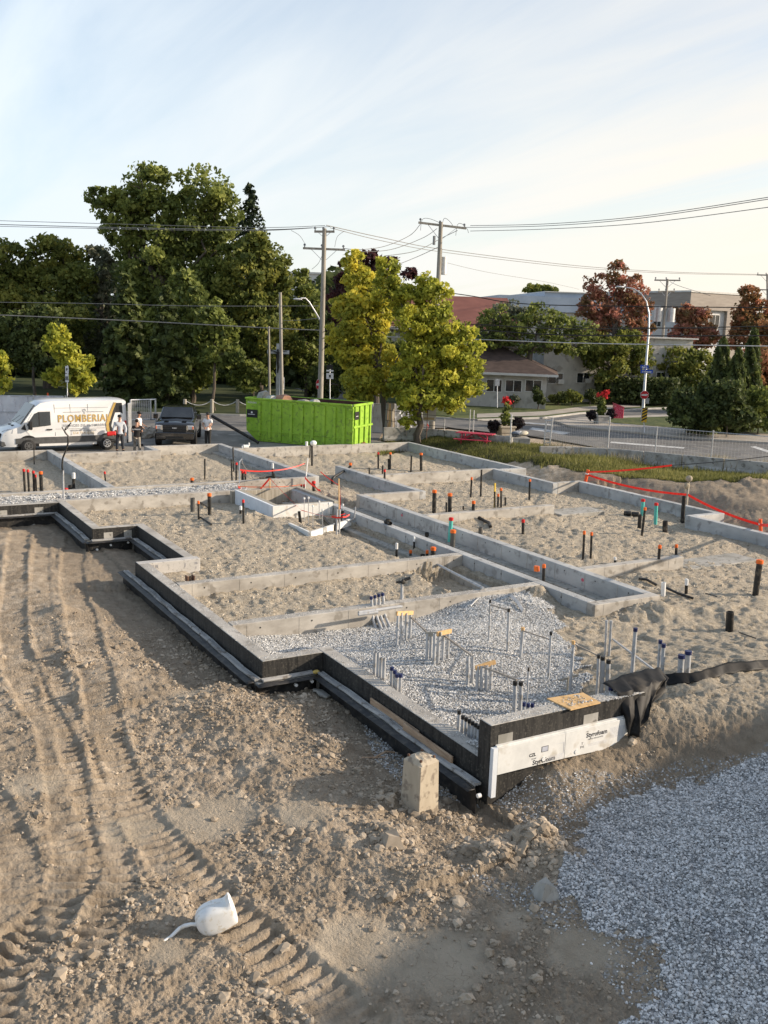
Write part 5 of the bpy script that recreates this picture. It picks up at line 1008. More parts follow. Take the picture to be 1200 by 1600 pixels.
s2 = stake(530.5, 834, 529.5, 748, 1.4, wood_new, 'tall slim stake at the right end of the tape ring')
s3 = stake(476, 764, 481, 716, 1.4, whitecap, 'leaning white stake behind the pit')
stake(42.5, 706, 42.5, 694, 3, wood_new, 'short wooden stake before the front wheel of the van')
stake(773, 793, 773.5, 755, 2.2, mk('yellow_paint', (.62, .42, .06), (.7, .5, .1), 5), 'yellow painted stake beside the slim black pipes')
X, Y, Z = PG(374, 771); b0 = np.array([X, Y, Z+.15]); tp = at3(381, 718, 374, 771); X, Y, Z = PG(403, 764); b1_ = np.array([X, Y, ztop(X, Y, 757)])
tag(MB().ribbon([b0, b0*.6+tp*.4, tp*.9+b0*.1, tp+[0, -.1, .03], tp*.85+b1_*.15, tp*.4+b1_*.6, b1_], .06, up=(.3, .6, 0)).build('bent_strap', whitecap), 'white plastic strap bent into an upside-down V at the pit', 'strap')
a = at3(397, 733, 397, 770); pA = at3(379, 734, 374, 771); pB = at3(430, 735, 430, 770); pC = at3(479, 724, 476, 764)
tape([pA, pB, pC], 'red tape strung from the bent strap to the leaning white stake', w=.05)
pD = at3(477, 746, 476, 768); pE = at3(500, 766, 500, 790); tape([pD, at3(490, 760, 492, 785), pE], 'red tape slanting down behind the right of the pit', w=.10)
fL = at3(393, 760, 372, 776); fM = at3(422, 789, 422, 800); fM[2] = .25; tape([fL, at3(404, 776, 395, 790), s1*[1, 1, 0]+[0, 0, .22], at3(470, 797, 470, 815), at3(515, 809, 521, 829)], 'red tape running along the front edge of the pit to the leaning pipes', w=.09, s=.02)
tape([fL, at3(435, 760.5, 435, 775), at3(471, 757, 471, 765)], 'red brown tape strung across the back of the pit', w=.04, s=.02, mat=mk('faded_tape', (.30, .09, .05), (.38, .13, .08), 5))
tape([at3(494, 737, 500, 765), at3(512, 752, 520, 770), at3(530, 758, 530, 785)], 'thin red tape from behind the pit to the slim stake', w=.045, s=.02)
tape([at3(530, 762, 530.5, 834), at3(522, 780, 530.5, 834), at3(530, 795, 530.5, 834)], 'knotted red tape tied round the slim stake', w=.08, s=0)
lp = at3(530, 806, 530.5, 834); tape([lp+[0, .3, 0], lp+[-.2, 0, 0], lp+[0, -.35, .02], lp+[.2, -.3, .02], lp+[.15, .2, 0]], 'loop of red tape wound round the leaning black pipes', w=.05, s=.03)
# right-hand tape line
orange_post = mk('orange_post', (.80, .10, .03), (.88, .15, .04), 5, .5)
def opost(pxb, pyb, pxt, pyt, lab, w=5):
    X, Y, Z, zt, dep, _ = stand(pxb, pyb, pxt, pyt); ll = (pxt-PJ(X, Y, zt)[0])*dep/FOC; r = w*dep/FOC/2; t = thing('orange_post', lab, 'post', (X, Y, Z)); v = np.array([M[0][0]*ll, M[0][1]*ll, zt-Z])
    MB().cyl((0, 0, -.1), v, r, n=12).build('tube', orange_post, t, smooth=True); MB().cyl(v*.62, v*.72, r*1.1, n=12).build('band', whitecap, t, smooth=True); return np.array([X, Y, Z])+v
o1 = opost(914, 753, 919, 734, 'leaning orange post at the corner of the far right wall'); o2 = opost(1189, 834, 1188, 811, 'upright orange post near the right edge beyond the wall', 5.5)
bs = thing('burlap_stake', 'wooden stake with a burlap-wrapped top behind the far right wall', 'stake', (0, 0, 0)); X, Y, Z, zt, dep, _ = stand(1072, 800, 1072.5, 748); bs.location = (X, Y, Z)
MB().bar((0, 0, -.3), (0, 0, zt-Z-.1), .06, .06).build('post', wood_grey, bs); MB().ell((0, 0, zt-Z), (.14, .14, .13), 9, 6).ell((.03, .06, zt-Z-.28), (.10, .12, .14), 8, 5).build('wrap', mk('burlap', (.28, .24, .17), (.38, .33, .25), 20, .95, .02, 30), bs)
kn = np.array([X, Y, ztop(X, Y, 773)]); tape([o1-[0, 0, .22], kn], 'red tape from the leaning orange post to the burlap stake', w=.09, s=.15); tape([kn, o2-[0, 0, .2]], 'red tape from the burlap stake to the right orange post', w=.10, s=.10)
far_e = np.array(PD(1215, 820, 24)); tape([o2-[0, 0, .2], far_e], 'end of red tape leaving the right orange post', w=.10, s=.02)
e2 = np.array(PD(1260, 705, 30)); m2 = np.array(PD(1050, 727, 36)); tape([o1-[0, 0, .10], m2], 'upper red tape stretching right from the leaning orange post', w=.07, s=.05); tag(MB().tube(sag(m2, e2, .05, 8), .012, 5).build('cord', wire_m), 'thin dark cord continuing the upper red tape to the right', 'cord')
# odd things on the walls
X, Y, Z = PG(489, 729); zt = ztop(X, Y, 695); tag(MB().ell((0, 0, .08), (.13, .17, .13), 9, 6).build('white_bag', whitecap, loc=(X, Y, zt)), 'white bag over the top of the pipe before the dumpster', 'bag')
X, Y = P(477, 696, 0); tag(MB().cyl((0, 0, 0), (0, 0, .22), .07, n=12).build('white_can', whitecap, loc=(45.2, Y-.0, 0.0)), 'small white can on the far wall before the dumpster', 'can')
wb = thing('white_bracket', 'small white metal bracket standing on the far wall corner', 'bracket', (*P(384, 700, 0), 0)); MB().box(-.08, .08, -.14, .14, .02, .16).build('body', whitecap, wb, bevel=.01); MB().box(-.05, .05, -.2, -.15, .10, .26).box(-.05, .05, .15, .2, .0, .12).build('bracket', whitecap, wb)
# bare sapling-like cable in front of the van
X, Y, Z = PG(99.5, 783); zt = ztop(X, Y, 667); dep = PJ(X, Y, Z)[2]; U = lambda px, py: np.array([X, Y, 0])+np.array([M[0][0], M[0][1], 0])*((px-PJ(X, Y, ztop(X, Y, py))[0])*dep/FOC)+np.array([0, 0, ztop(X, Y, py)])
cb = thing('bent_cable', 'black cable rising out of a pale sleeve with a frayed forked top before the van', 'cable', (0, 0, 0)); MB().tube([U(99.5, 783), U(99, 760), U(98.5, 735)], .03, 8).build('sleeve', pvc, cb, smooth=True)
mb = MB().tube([U(98.5, 740), U(97, 728), U(98, 716), U(103, 703), U(106, 693), U(106.5, 681), U(102, 676), U(100.5, 672)], .03, 8); mb.tube([U(100.5, 673), U(103, 668), U(111, 660)], .018, 6); mb.tube([U(100.5, 673), U(104, 670), U(109, 664)], .014, 6); mb.tube([U(100.5, 674), U(96.5, 667)], .014, 6); mb.build('strands', abs_black, cb, smooth=True)
# ---------------------------------------------------------------- the white jug
jx, jy, jz = PG(338, 1452); J = thing('plastic_jug', 'big white plastic jug with a long spout lying in the tyre tracks', 'jug', (jx, jy, jz))
jm = mk('jug_plastic', (.68, .68, .655), (.80, .80, .785), 3, .38, .006, 11, spec=.5, c3=(.60, .56, .48), s3=14)
rt = np.array([M[0][0], M[0][1], 0]); rt /= np.linalg.norm(rt); fw_ = np.array([M[2][0], M[2][1], 0]); fw_ /= np.linalg.norm(fw_); up_ = np.array([0, 0, 1.])
ax = rt*.90+up_*.30+fw_*.25; ax /= np.linalg.norm(ax); sd_ = np.cross(ax, up_); sd_ /= np.linalg.norm(sd_); nv = np.cross(sd_, ax)
secs = [(-.24, .055, .05, 2.2), (-.215, .105, .105, 2.6), (-.17, .135, .150, 3.2), (-.10, .145, .165, 4), (.0, .145, .165, 4.5), (.09, .145, .155, 4.5), (.155, .14, .13, 4.5), (.20, .135, .145, 4.5), (.225, .11, .11, 3)]
vs = []; n = 28
for s_, a_, b_, p_ in secs:
    for k in range(n):
        t_ = 2*math.pi*k/n; c_, s2 = math.cos(t_), math.sin(t_); x_ = abs(c_)**(2/p_)*(1 if c_ > 0 else -1)*a_; y_ = abs(s2)**(2/p_)*(1 if s2 > 0 else -1)*b_
        dent = -.035*math.exp(-((s_-.13)/.05)**2)*max(0, s2) if s2 > .5 else 0
        horn = .10*max(0, s2)**6*ss(.10, .20, np.array(s_))*.9
        vs.append(ax*(s_+(.02 if s2 > 0 else 0)*0)+sd_*x_+nv*(y_+dent+float(horn)))
m_ = len(secs); mb = MB().add(vs, [(i*n+k, i*n+(k+1) % n, (i+1)*n+(k+1) % n, (i+1)*n+k) for i in range(m_-1) for k in range(n)]+[tuple(range(n-1, -1, -1)), tuple((m_-1)*n+k for k in range(n))])
jb = mb.build('body', jm, J, smooth=True, loc=(0, 0, .165)); sb_ = jb.modifiers.new('s', 'SUBSURF'); sb_.levels = 1; sb_.render_levels = 1
e0 = ax*-.235+np.array([0, 0, .165]); sp = [e0, e0-rt*.06+up_*.0, e0-rt*.13-up_*.02, e0-rt*.19-up_*.045-fw_*.02, e0-rt*.27-up_*.10-fw_*.10, e0-rt*.36-up_*.118-fw_*.19, e0-rt*.40-up_*.125-fw_*.24]
MB().tube(sp, [.022, .022, .024, .022, .02, .018, .012], 10).build('spout', jm, J, smooth=True)
MB().tube([(ax*s_+nv*b_*1.005+np.array([0, 0, .165])) for s_, a_, b_, p_ in secs[1:6]], .004, 5).build('seam', jm, J, smooth=True)
MB().cyl(e0+nv*.05+ax*.01, e0+nv*.05-ax*.004, .011, n=10).build('vent_hole', abs_black, J); MB().tube([e0+ax*.012+(nv*math.cos(t_)+sd_*math.sin(t_))*.07 for t_ in np.linspace(0, 6.28, 17)], .008, 6).build('rim', jm, J, smooth=True)
# loose bits near the walls
for px, py, w, rz, lab in ((505, 1080, .12, .3, 'larger flat grey stone slab fragment below the middle notch'), (497, 1074, .10, 1.2, 'smaller flat grey fragment beside the larger one below the notch')):
    X, Y, Z = PG(px, py+8); tag(MB().prism([(-w, -w*.6), (w*.9, -w*.8), (w*1.1, w*.5), (-.2*w, w*.9), (-w*1.1, .3*w)], 0, .04).build('slab_fragment', concrete_old, loc=(X, Y, Z+.02), bevel=.006), lab, 'stone').rotation_euler = (.1, -.15, rz)
X, Y, Z = PG(852, 1400); o = MB().add([(-.16, -.12, 0), (.12, -.15, 0), (.17, .10, 0), (-.10, .15, 0), (-.07, -.10, .14), (.08, -.06, .22), (.10, .07, .17), (-.06, .06, .24)], [(0, 3, 2, 1), (4, 5, 6, 7), (0, 1, 5, 4), (1, 2, 6, 5), (2, 3, 7, 6), (3, 0, 4, 7)]).build('boulder', concrete_old, loc=(X, Y, Z-.02)); tag(o, 'angular grey stone by the lower edge of the gravel', 'stone')
X, Y, Z = PG(612, 1318); o = MB().add([(-.17, -.10, 0), (.10, -.16, 0), (.18, .09, 0), (-.09, .16, 0), (-.10, -.06, .15), (.05, -.09, .20), (.10, .05, .15), (-.05, .08, .18)], [(0, 3, 2, 1), (4, 5, 6, 7), (0, 1, 5, 4), (1, 2, 6, 5), (2, 3, 7, 6), (3, 0, 4, 7)]).build('boulder', soil_clod, loc=(X, Y, Z-.02)); tag(o, 'big brown clod standing alone left of the pier foot', 'clod')
X, Y, Z = PG(605, 1177); tag(MB().tube([(0, .42, .02), (.05, .2, .05), (0, 0, .03), (.06, -.25, .06), (.02, -.4, .03)], .016, 6).tube([(0, 0, .03), (-.1, -.15, .05)], .01, 5).build('dead_branch', wood_old, loc=(X-.1, Y+.3, Z)), 'dead brown branch lying in the trench', 'branch')
X, Y, Z = PG(505, 1043); tag(MB().ell((0, 0, .04), (.05, .08, .04), 7, 5).build('yellow_scrap', mk('yellow_scrap', (.45, .33, .08), (.6, .45, .15), 20), loc=(15.95, -8.0, -.36)), 'yellow scrap of foam on the drain strip at the notch', 'scrap')
# ---------------------------------------------------------------- trees
def leaf_mat(name, dark, mid, light, trans=.35):
    m, t, b = principled(name); L = t.links.new
    a = nn(t, 'ShaderNodeAttribute'); a.attribute_name = 'tint'; r = nn(t, 'ShaderNodeValToRGB'); L(a.outputs['Fac'], r.inputs[0]); e = r.color_ramp.elements; e.new(.5)
    for k, c in enumerate((dark, mid, light)): e[k].position = (.1, .5, .9)[k]; e[k].color = (*c, 1)
    L(r.outputs[0], b.inputs['Base Color']); b.inputs['Roughness'].default_value = .6; b.inputs['Specular IOR Level'].default_value = .25
    tr = nn(t, 'ShaderNodeBsdfTranslucent'); ms = nn(t, 'ShaderNodeMixShader'); ms.inputs[0].default_value = trans; L(r.outputs[0], tr.inputs[0]); L(b.outputs[0], ms.inputs[1]); L(tr.outputs[0], ms.inputs[2]); L(ms.outputs[0], t.nodes['Material Output'].inputs[0])
    return m
LM = dict(
 green=leaf_mat('foliage_green', (.075, .10, .028), (.165, .20, .05), (.31, .34, .085), .42),
 deep=leaf_mat('foliage_deep_green', (.045, .060, .022), (.085, .11, .036), (.16, .19, .055), .35),
 olive=leaf_mat('foliage_olive', (.08, .105, .028), (.17, .195, .045), (.32, .31, .07), .42),
 gold=leaf_mat('foliage_gold', (.22, .24, .04), (.46, .45, .065), (.70, .60, .085), .5),
 lime=leaf_mat('foliage_yellow_green', (.18, .21, .035), (.40, .42, .06), (.62, .58, .085), .5),
 maroon=leaf_mat('foliage_maroon', (.04, .02, .022), (.08, .035, .035), (.13, .05, .045), .3),
 red=leaf_mat('foliage_red', (.18, .13, .055), (.34, .17, .10), (.52, .22, .17), .45),
 rust=leaf_mat('foliage_rust', (.12, .10, .04), (.30, .16, .07), (.48, .20, .12), .45),
 conifer=leaf_mat('needles', (0.014, 0.026, 0.014), (0.029, 0.048, 0.023), (0.058, 0.080, 0.035), .1),
 silver=leaf_mat('foliage_grey_green', (0.072, 0.087, 0.051), (0.145, 0.160, 0.102), (0.275, 0.275, 0.203), .3),
 grass=leaf_mat('grass_blades', (.09, .10, .03), (.20, .20, .06), (.36, .32, .12), .4),
 dry=leaf_mat('dry_stalks', (.20, .17, .10), (.34, .30, .20), (.50, .46, .36), .3),
 flower=leaf_mat('red_petals', (.5, .02, .03), (.7, .04, .05), (.8, .08, .07), .3),
 dark_leaf=leaf_mat('dark_purple_leaves', (.015, .012, .015), (.03, .02, .025), (.05, .04, .035), .2))
bark = mk('bark', (.06, .048, .037), (.13, .108, .085), 2, .95, .02, 12, stretch=(4, 4, .6)); bark_pale = mk('pale_bark', (.16, .14, .12), (.26, .24, .20), 2, .95, .02, 12, stretch=(4, 4, .6))
def cards(C, size, tint, mat, name, parent=None, vert=0, asp=.62):
    n = len(C); R_ = np.random.default_rng(n % 9973)
    a = R_.normal(size=(n, 3)); 
    if vert: a[:, 2] = np.abs(a[:, 2])+vert
    a /= np.linalg.norm(a, axis=1)[:, None]; b = np.cross(a, R_.normal(size=(n, 3))); b /= np.linalg.norm(b, axis=1)[:, None]
    s = (np.full(n, size) if np.isscalar(size) else size)*R_.uniform(.6, 1.35, n); s = s[:, None]
    V = np.stack([C-a*s, C+b*s*asp, C+a*s, C-b*s*asp], 1).reshape(-1, 3).astype(np.float32)
    me = bpy.data.meshes.new(name); me.vertices.add(4*n); me.vertices.foreach_set('co', V.ravel()); me.loops.add(4*n); me.loops.foreach_set('vertex_index', np.arange(4*n, dtype=np.int32)); me.polygons.add(n)
    me.polygons.foreach_set('loop_start', np.arange(0, 4*n, 4, dtype=np.int32)); me.polygons.foreach_set('loop_total', np.full(n, 4, np.int32)); me.update(calc_edges=True)
    at = me.attributes.new('tint', 'FLOAT', 'FACE'); at.data.foreach_set('value', np.clip(tint, 0, 1).astype(np.float32)); me.materials.append(mat)
    o = bpy.data.objects.new(name, me); COL.objects.link(o)
    if parent: o.parent = parent
    return o
def lobes_pts(lobes, n, seed, clump=.26, fill=.15, nc=22):
    R_ = np.random.default_rng(seed); wts = np.array([l[3]*l[4]*(l[5]) for l in lobes])**.8; wts /= wts.sum(); P_ = []; T_ = []
    for l, w in zip(lobes, wts):
        c = np.array(l[:3]); r = np.array(l[3:6]); k = int(n*w); m = max(5, int(nc*(.6+.8*R_.random())))
        d = R_.normal(size=(m, 3)); d /= np.linalg.norm(d, axis=1)[:, None]; cc = c+d*r*R_.uniform(.5, .98, (m, 1)); ct = R_.uniform(.15, .85, m); cr = R_.uniform(.6, 1.35, m)
        ix = R_.integers(0, m, int(k*(1-fill))); g = R_.normal(size=(len(ix), 3)); g /= np.linalg.norm(g, axis=1)[:, None]; g *= R_.uniform(.2, 1, (len(ix), 1))**.5
        P_.append(cc[ix]+g*r.mean()*clump*1.5*cr[ix][:, None]*[1, 1, .75]); T_.append(ct[ix]+R_.normal(0, .13, len(ix)))
        q = R_.normal(size=(k-len(ix), 3)); q /= np.linalg.norm(q, axis=1)[:, None]; P_.append(c+q*r*R_.uniform(.2, 1.0, (len(q), 1))**.45); T_.append(R_.uniform(.1, .7, len(q)))
    return np.concatenate(P_), np.concatenate(T_)
def limb(mb, a, b, r0, r1, R_, k=5, wob=.06):
    a, b = np.array(a), np.array(b); L_ = np.linalg.norm(b-a); pts = [a+(b-a)*t+(R_.normal(size=3)*L_*wob*(0 if i in (0, k) else 1)) for i, t in enumerate(np.linspace(0, 1, k+1))]
    mb.tube(pts, list(np.linspace(r0, r1, k+1)), 7)
def tree(label, D, bpx, lobes_px, n, size, kind, seed, trunk_r=.22, bark_=bark, group=None, name='tree', depthf=1.0, fork=.45, zb=-.2, extra=None, clump=.23, fill=.14, cat='tree', bare=0):
    bx, by, _ = PD(bpx, 640, D); t = thing(name, label, cat, (bx, by, zb), group=group); R_ = np.random.default_rng(seed); base = np.array([bx, by, zb]); L3 = []
    for q in lobes_px:
        px, py, rx, ry = q[:4]; dd = q[4] if len(q) > 4 else R_.uniform(-.35, .35)*rx*D/FOC; s = D/FOC; c = np.array(PD(px, py, D+dd))-base; L3.append((c[0], c[1], c[2], rx*s, rx*s*depthf, ry*s))
    if D > 70: n, size = int(n*1.45), size*.80
    P_, T_ = lobes_pts(L3, n, seed, clump, fill); keep = P_[:, 2] > .15; cards(P_[keep], size, T_[keep], LM[kind], 'crown', t)
    mb = MB(); top = np.mean([l[:3] for l in L3], 0); top = np.array([top[0]*.8, top[1]*.8, max(l[2] for l in L3)*.75]); lo = min(l[2]-l[5] for l in L3); fz = max(.6, min(top[2]*.9, max(lo, 0)+(top[2]-max(lo, 0))*.25)); fk = np.array([top[0]*fz/top[2]*.6, top[1]*fz/top[2]*.6, fz])
    limb(mb, (0, 0, -.3), fk, trunk_r*1.15, trunk_r*.8, R_, 4, .015); limb(mb, fk, top, trunk_r*.75, trunk_r*.12, R_, 6, .04)
    for l in L3:
        limb(mb, fk+(top-fk)*R_.uniform(0, .35), np.array(l[:3]), trunk_r*.42, trunk_r*.08, R_, 5, .05)
        for k in range(3): v = R_.normal(size=3); v /= np.linalg.norm(v); limb(mb, np.array(l[:3])*.9+fk*.1, np.array(l[:3])+v*np.array(l[3:6])*.9, trunk_r*.14, trunk_r*.03, R_, 4, .07)
    for k in range(bare):
        l = L3[k % len(L3)]; v = R_.normal(size=3); v[2] = abs(v[2])*.7; v /= np.linalg.norm(v); limb(mb, np.array(l[:3]), np.array(l[:3])+v*np.array(l[3:6])*1.25, trunk_r*.10, trunk_r*.03, R_, 4, .08)
    mb.build('trunk', bark_, t, smooth=True)
    return t
def conifer(label, D, bpx, top_py, wpx, n, size, seed, kind='conifer', group=None, bot_py=640, name='spruce', droop=.35, layers=26):
    bx, by, _ = PD(bpx, 640, D); t = thing(name, label, 'tree', (bx, by, -.2), group=group); R_ = np.random.default_rng(seed); H_ = ztop(bx, by, top_py)+.2; zb_ = max(.1, ztop(bx, by, bot_py)+.2); Wm = wpx*D/FOC; P_ = []; T_ = []; mb = MB()
    limb(mb, (0, 0, -.3), (0, 0, H_*.98), .22, .02, R_, 6, .004)
    for k in range(layers):
        f = (k+.5)/layers; z = zb_+(H_-zb_)*f; rr = Wm*(1-f)**.85+.12
        for j in range(7):
            a = R_.uniform(0, 6.28); L_ = rr*R_.uniform(.6, 1.15); m = max(4, int(n/layers/7*(.4+1.2*(1-f)))); u = R_.uniform(0, 1, m)**.7
            P_.append(np.stack([np.cos(a)*L_*u+R_.normal(0, .10, m), np.sin(a)*L_*u+R_.normal(0, .10, m), z-droop*L_*u**1.4+R_.normal(0, .09, m)+.06*u], 1)); T_.append(R_.uniform(.1, .9)*np.ones(m)+R_.normal(0, .1, m))
    cards(np.concatenate(P_), size, np.concatenate(T_), LM[kind], 'crown', t); mb.build('trunk', bark, t, smooth=True); return t
# background wood behind everything at left: one dark mass
R_ = np.random.default_rng(3); n = 22000; u = R_.uniform(-80, 660, n); v = R_.uniform(0, 1, n); Dm = R_.uniform(98, 112, n); topy = 428+26*np.sin(u*.021)+14*np.sin(u*.067+1)+np.where(u > 440, 30, 0)+np.where(u > 560, 60, 0); py = topy+(655-topy)*v**.9
C = np.stack(PD(0, 0, 0)+(0,)*0, 0) if False else (M.T @ (np.stack([(u-600)/FOC, (py-800)/FOC, np.ones(n)])*Dm)).T; C[:, 2] += CAMH
clt = fbm(C[:, 0], C[:, 2]*1.3, .45, 3, 4)*.5+.45+R_.normal(0, .1, n); tag(cards(C, .62, clt, LM['deep'], 'distant_wood'), 'dark dense wood filling the space behind the nearer trees', kind='stuff')
tree('tallest tree, broad green twin-topped crown rising highest above the wood', 84, 262, [(232, 288, 42, 38), (205, 320, 42, 30), (250, 330, 50, 40), (322, 302, 44, 44), (345, 330, 32, 45), (152, 306, 24, 14), (168, 330, 22, 22), (190, 360, 30, 26), (215, 385, 40, 40), (290, 370, 60, 46), (345, 385, 38, 45), (250, 430, 65, 50), (330, 440, 55, 50), (225, 480, 50, 50), (300, 500, 70, 55)], 26000, .26, 'green', 11, .5, group=None)
tree('olive tree turning brown at its top, left part of the wood', 86, 75, [(70, 400, 34, 34), (100, 410, 38, 36), (45, 430, 32, 32), (120, 440, 36, 36), (70, 460, 55, 45), (95, 500, 60, 45), (60, 540, 60, 40)], 13000, .26, 'olive', 12, .35)
tree('dull olive tree cut by the left edge of the picture', 84, -5, [(5, 405, 34, 34), (-10, 450, 50, 50), (20, 470, 40, 45), (0, 530, 50, 55)], 8000, .26, 'olive', 13, .35)
tree('thin see-through grey-green tree between olive tree and tallest tree', 88, 165, [(150, 395, 20, 14), (165, 420, 20, 26), (150, 450, 18, 26), (170, 470, 22, 30), (160, 520, 30, 40)], 3600, .24, 'silver', 14, .2, bare=5)
conifer('dark pointed spruce top rising just right of the tallest tree', 92, 388, 288, 62, 6500, .17, 15, bot_py=470, droop=.5, layers=26)
tree('dense green tree right of the tallest, right flank lit', 82, 405, [(400, 395, 34, 32), (425, 415, 30, 30), (385, 430, 45, 45), (430, 455, 28, 40), (405, 480, 50, 45), (420, 530, 45, 50), (380, 560, 50, 50)], 14000, .25, 'olive', 16, .3)
tree('light green narrow tree in front of the tallest one', 76, 300, [(285, 440, 22, 24), (300, 470, 30, 30), (325, 500, 32, 32), (290, 510, 32, 34), (320, 545, 38, 36), (345, 520, 22, 36), (300, 580, 40, 34)], 8000, .23, 'green', 17, .22)
tree('slender tree with a bare straight stem beside the pickup', 70, 336, [(330, 500, 26, 20), (350, 520, 26, 22), (318, 525, 20, 20), (352, 552, 30, 18), (330, 555, 24, 16)], 3200, .22, 'green', 18, .11)
conifer('tall dark evergreen left of the middle of the wood, behind the van', 74, 200, 430, 62, 7500, .26, 19, bot_py=630, kind='deep', droop=.25)
conifer('second dark evergreen behind the open van door', 72, 262, 450, 46, 6500, .25, 20, bot_py=632, kind='deep', droop=.25)
tree('bushy dark tree with many thin bare stems behind the white fence', 78, 55, [(40, 540, 34, 30), (75, 560, 30, 30), (20, 520, 34, 30), (60, 500, 40, 26)], 5000, .24, 'deep', 21, .12, bare=10)
tree('small yellow-green tree standing behind the plumbing van', 60, 104, [(92, 520, 17, 16), (88, 538, 20, 16), (104, 548, 22, 16), (112, 570, 26, 18), (133, 565, 14, 12), (96, 590, 26, 16), (132, 592, 18, 12), (118, 605, 20, 10)], 3400, .17, 'lime', 22, .09, bare=3)
tree('yellow-green branch tips entering at the left edge above the fence', 58, -18, [(2, 575, 14, 14), (-8, 600, 20, 20), (8, 598, 12, 10), (-10, 560, 20, 18)], 1500, .17, 'lime', 23, .1)
tree('narrow green tree right beside the left power pole', 84, 478, [(472, 440, 16, 22), (482, 465, 22, 26), (468, 495, 24, 30), (490, 510, 22, 32), (478, 550, 34, 40), (500, 590, 34, 40)], 6000, .24, 'green', 24, .2)
tree('low leafy tree with drooping leaves left of the wooden posts', 72, 398, [(400, 580, 20, 16), (385, 600, 18, 14), (412, 590, 14, 14), (372, 590, 14, 14), (388, 572, 12, 8)], 1700, .24, 'green', 25, .07)
tree('dark purple-leaved tree peeking out behind the yellow trees', 74, 590, [(575, 408, 22, 16), (600, 420, 26, 20), (545, 430, 20, 22), (530, 470, 22, 30), (640, 428, 14, 10), (590, 460, 40, 40), (540, 520, 30, 40)], 6500, .24, 'maroon', 26, .2)
tree('dark bushy trees mass behind the road signs', 80, 560, [(520, 520, 28, 36), (545, 570, 34, 40), (600, 570, 50, 50), (505, 600, 24, 30), (660, 570, 60, 50)], 6000, .26, 'deep', 27, .25)
tree('golden-yellow tree in front of the left power pole, left of its greener neighbour', 57, 605, [(553, 412, 19, 24), (560, 440, 26, 24), (532, 480, 20, 22), (560, 478, 32, 26), (540, 520, 28, 24), (575, 515, 34, 28), (556, 555, 40, 26), (590, 560, 34, 28), (570, 595, 40, 24), (605, 600, 30, 24), (560, 620, 24, 10), (598, 480, 24, 34), (528, 540, 20, 20)], 19000, .135, 'gold', 28, .17, extra=None)
tree('bright yellow-green tree left of the red-roofed house', 55, 655, [(606, 428, 22, 26), (612, 455, 32, 26), (640, 470, 26, 26), (665, 450, 20, 24), (680, 470, 30, 28), (650, 505, 40, 30), (690, 510, 34, 26), (724, 520, 22, 14), (745, 545, 15, 13), (710, 550, 42, 26), (730, 575, 30, 20), (660, 555, 46, 34), (690, 595, 46, 26), (735, 605, 28, 16), (660, 620, 44, 24), (705, 630, 28, 16), (630, 600, 26, 34), (640, 650, 14, 22)], 30000, .125, 'lime', 29, .20)
t_ = tree('half-bare elm with forked trunk before the white house', 84, 816, [(775, 500, 28, 22), (800, 520, 32, 22), (765, 530, 24, 16), (845, 500, 32, 24), (880, 510, 30, 20), (860, 535, 36, 20), (895, 540, 26, 14), (915, 520, 20, 22), (830, 545, 26, 12)], 4300, .21, 'green', 30, .32, bark_=bark, bare=40)
tree('greyish drooping willow-like crown left in the elm', 86, 790, [(790, 490, 30, 22), (770, 515, 24, 22), (812, 505, 22, 26), (795, 545, 20, 14)], 2000, .19, 'silver', 31, .15, bare=46)
tree('tall red maple with green lower crown behind the street lamp', 90, 952, [(965, 428, 20, 20), (940, 450, 26, 24), (985, 450, 24, 24), (1005, 480, 20, 20), (930, 480, 28, 26), (965, 485, 40, 30), (1000, 515, 24, 24), (925, 520, 24, 24)], 6200, .21, 'red', 32, .22, bare=26)
tree('green undercrown of the red maple above the lawn', 89, 950, [(935, 545, 34, 26), (975, 545, 36, 28), (1000, 570, 20, 20), (950, 575, 34, 22)], 5000, .22, 'olive', 33, .16)
tree('small bright red tree in front of the grey-topped building', 98, 1080, [(1070, 490, 18, 18), (1088, 500, 24, 20), (1068, 525, 26, 22), (1100, 525, 22, 22)], 4200, .24, 'red', 34, .18)
tree('rusty orange tree at the right edge of the picture', 96, 1178, [(1172, 462, 18, 18), (1160, 490, 20, 20), (1188, 490, 22, 22), (1175, 520, 34, 24), (1205, 530, 26, 30), (1150, 530, 16, 20)], 6500, .22, 'rust', 35, .2, bare=8)
tree('olive green tree behind the hedge between two lamp posts', 92, 1070, [(1060, 560, 34, 24), (1090, 570, 30, 26), (1050, 590, 34, 20), (1085, 600, 36, 22)], 5500, .22, 'olive', 36, .18)
tree('rust-brown leafy tree filling the right edge behind the cedars', 84, 1185, [(1185, 575, 30, 34), (1205, 600, 26, 34), (1170, 600, 24, 28)], 4200, .22, 'rust', 37, .15)
def cedar(label, D, bpx, top_py, wpx, n, seed, bot=672):
    bx, by, _ = PD(bpx, 660, D); t = thing('cedar', label, 'cedar', (bx, by, -.18), group='tall cedars on the traffic island'); R_ = np.random.default_rng(seed); H_ = ztop(bx, by, top_py)+.18; Wm = wpx*D/FOC; f = R_.uniform(0, 1, n)**.85; a = R_.uniform(0, 6.28, n); env = (1-f)**.55*(.75+.25*np.minimum(1, f*6))*(1+.22*np.sin(a*5+f*19)+.15*np.sin(a*3-f*31)); r = Wm*env*R_.uniform(.55, 1.05, n)
    cards(np.stack([np.cos(a)*r, np.sin(a)*r, f*H_], 1), .13, .45+.3*np.sin(a*5+f*19)+R_.normal(0, .15, n), LM['deep'], 'crown', t, vert=.8); m_ = MB(); limb(m_, (0, 0, -.2), (0, 0, H_*.8), .14, .03, R_, 4, .01); m_.build('trunk', bark, t, smooth=True)
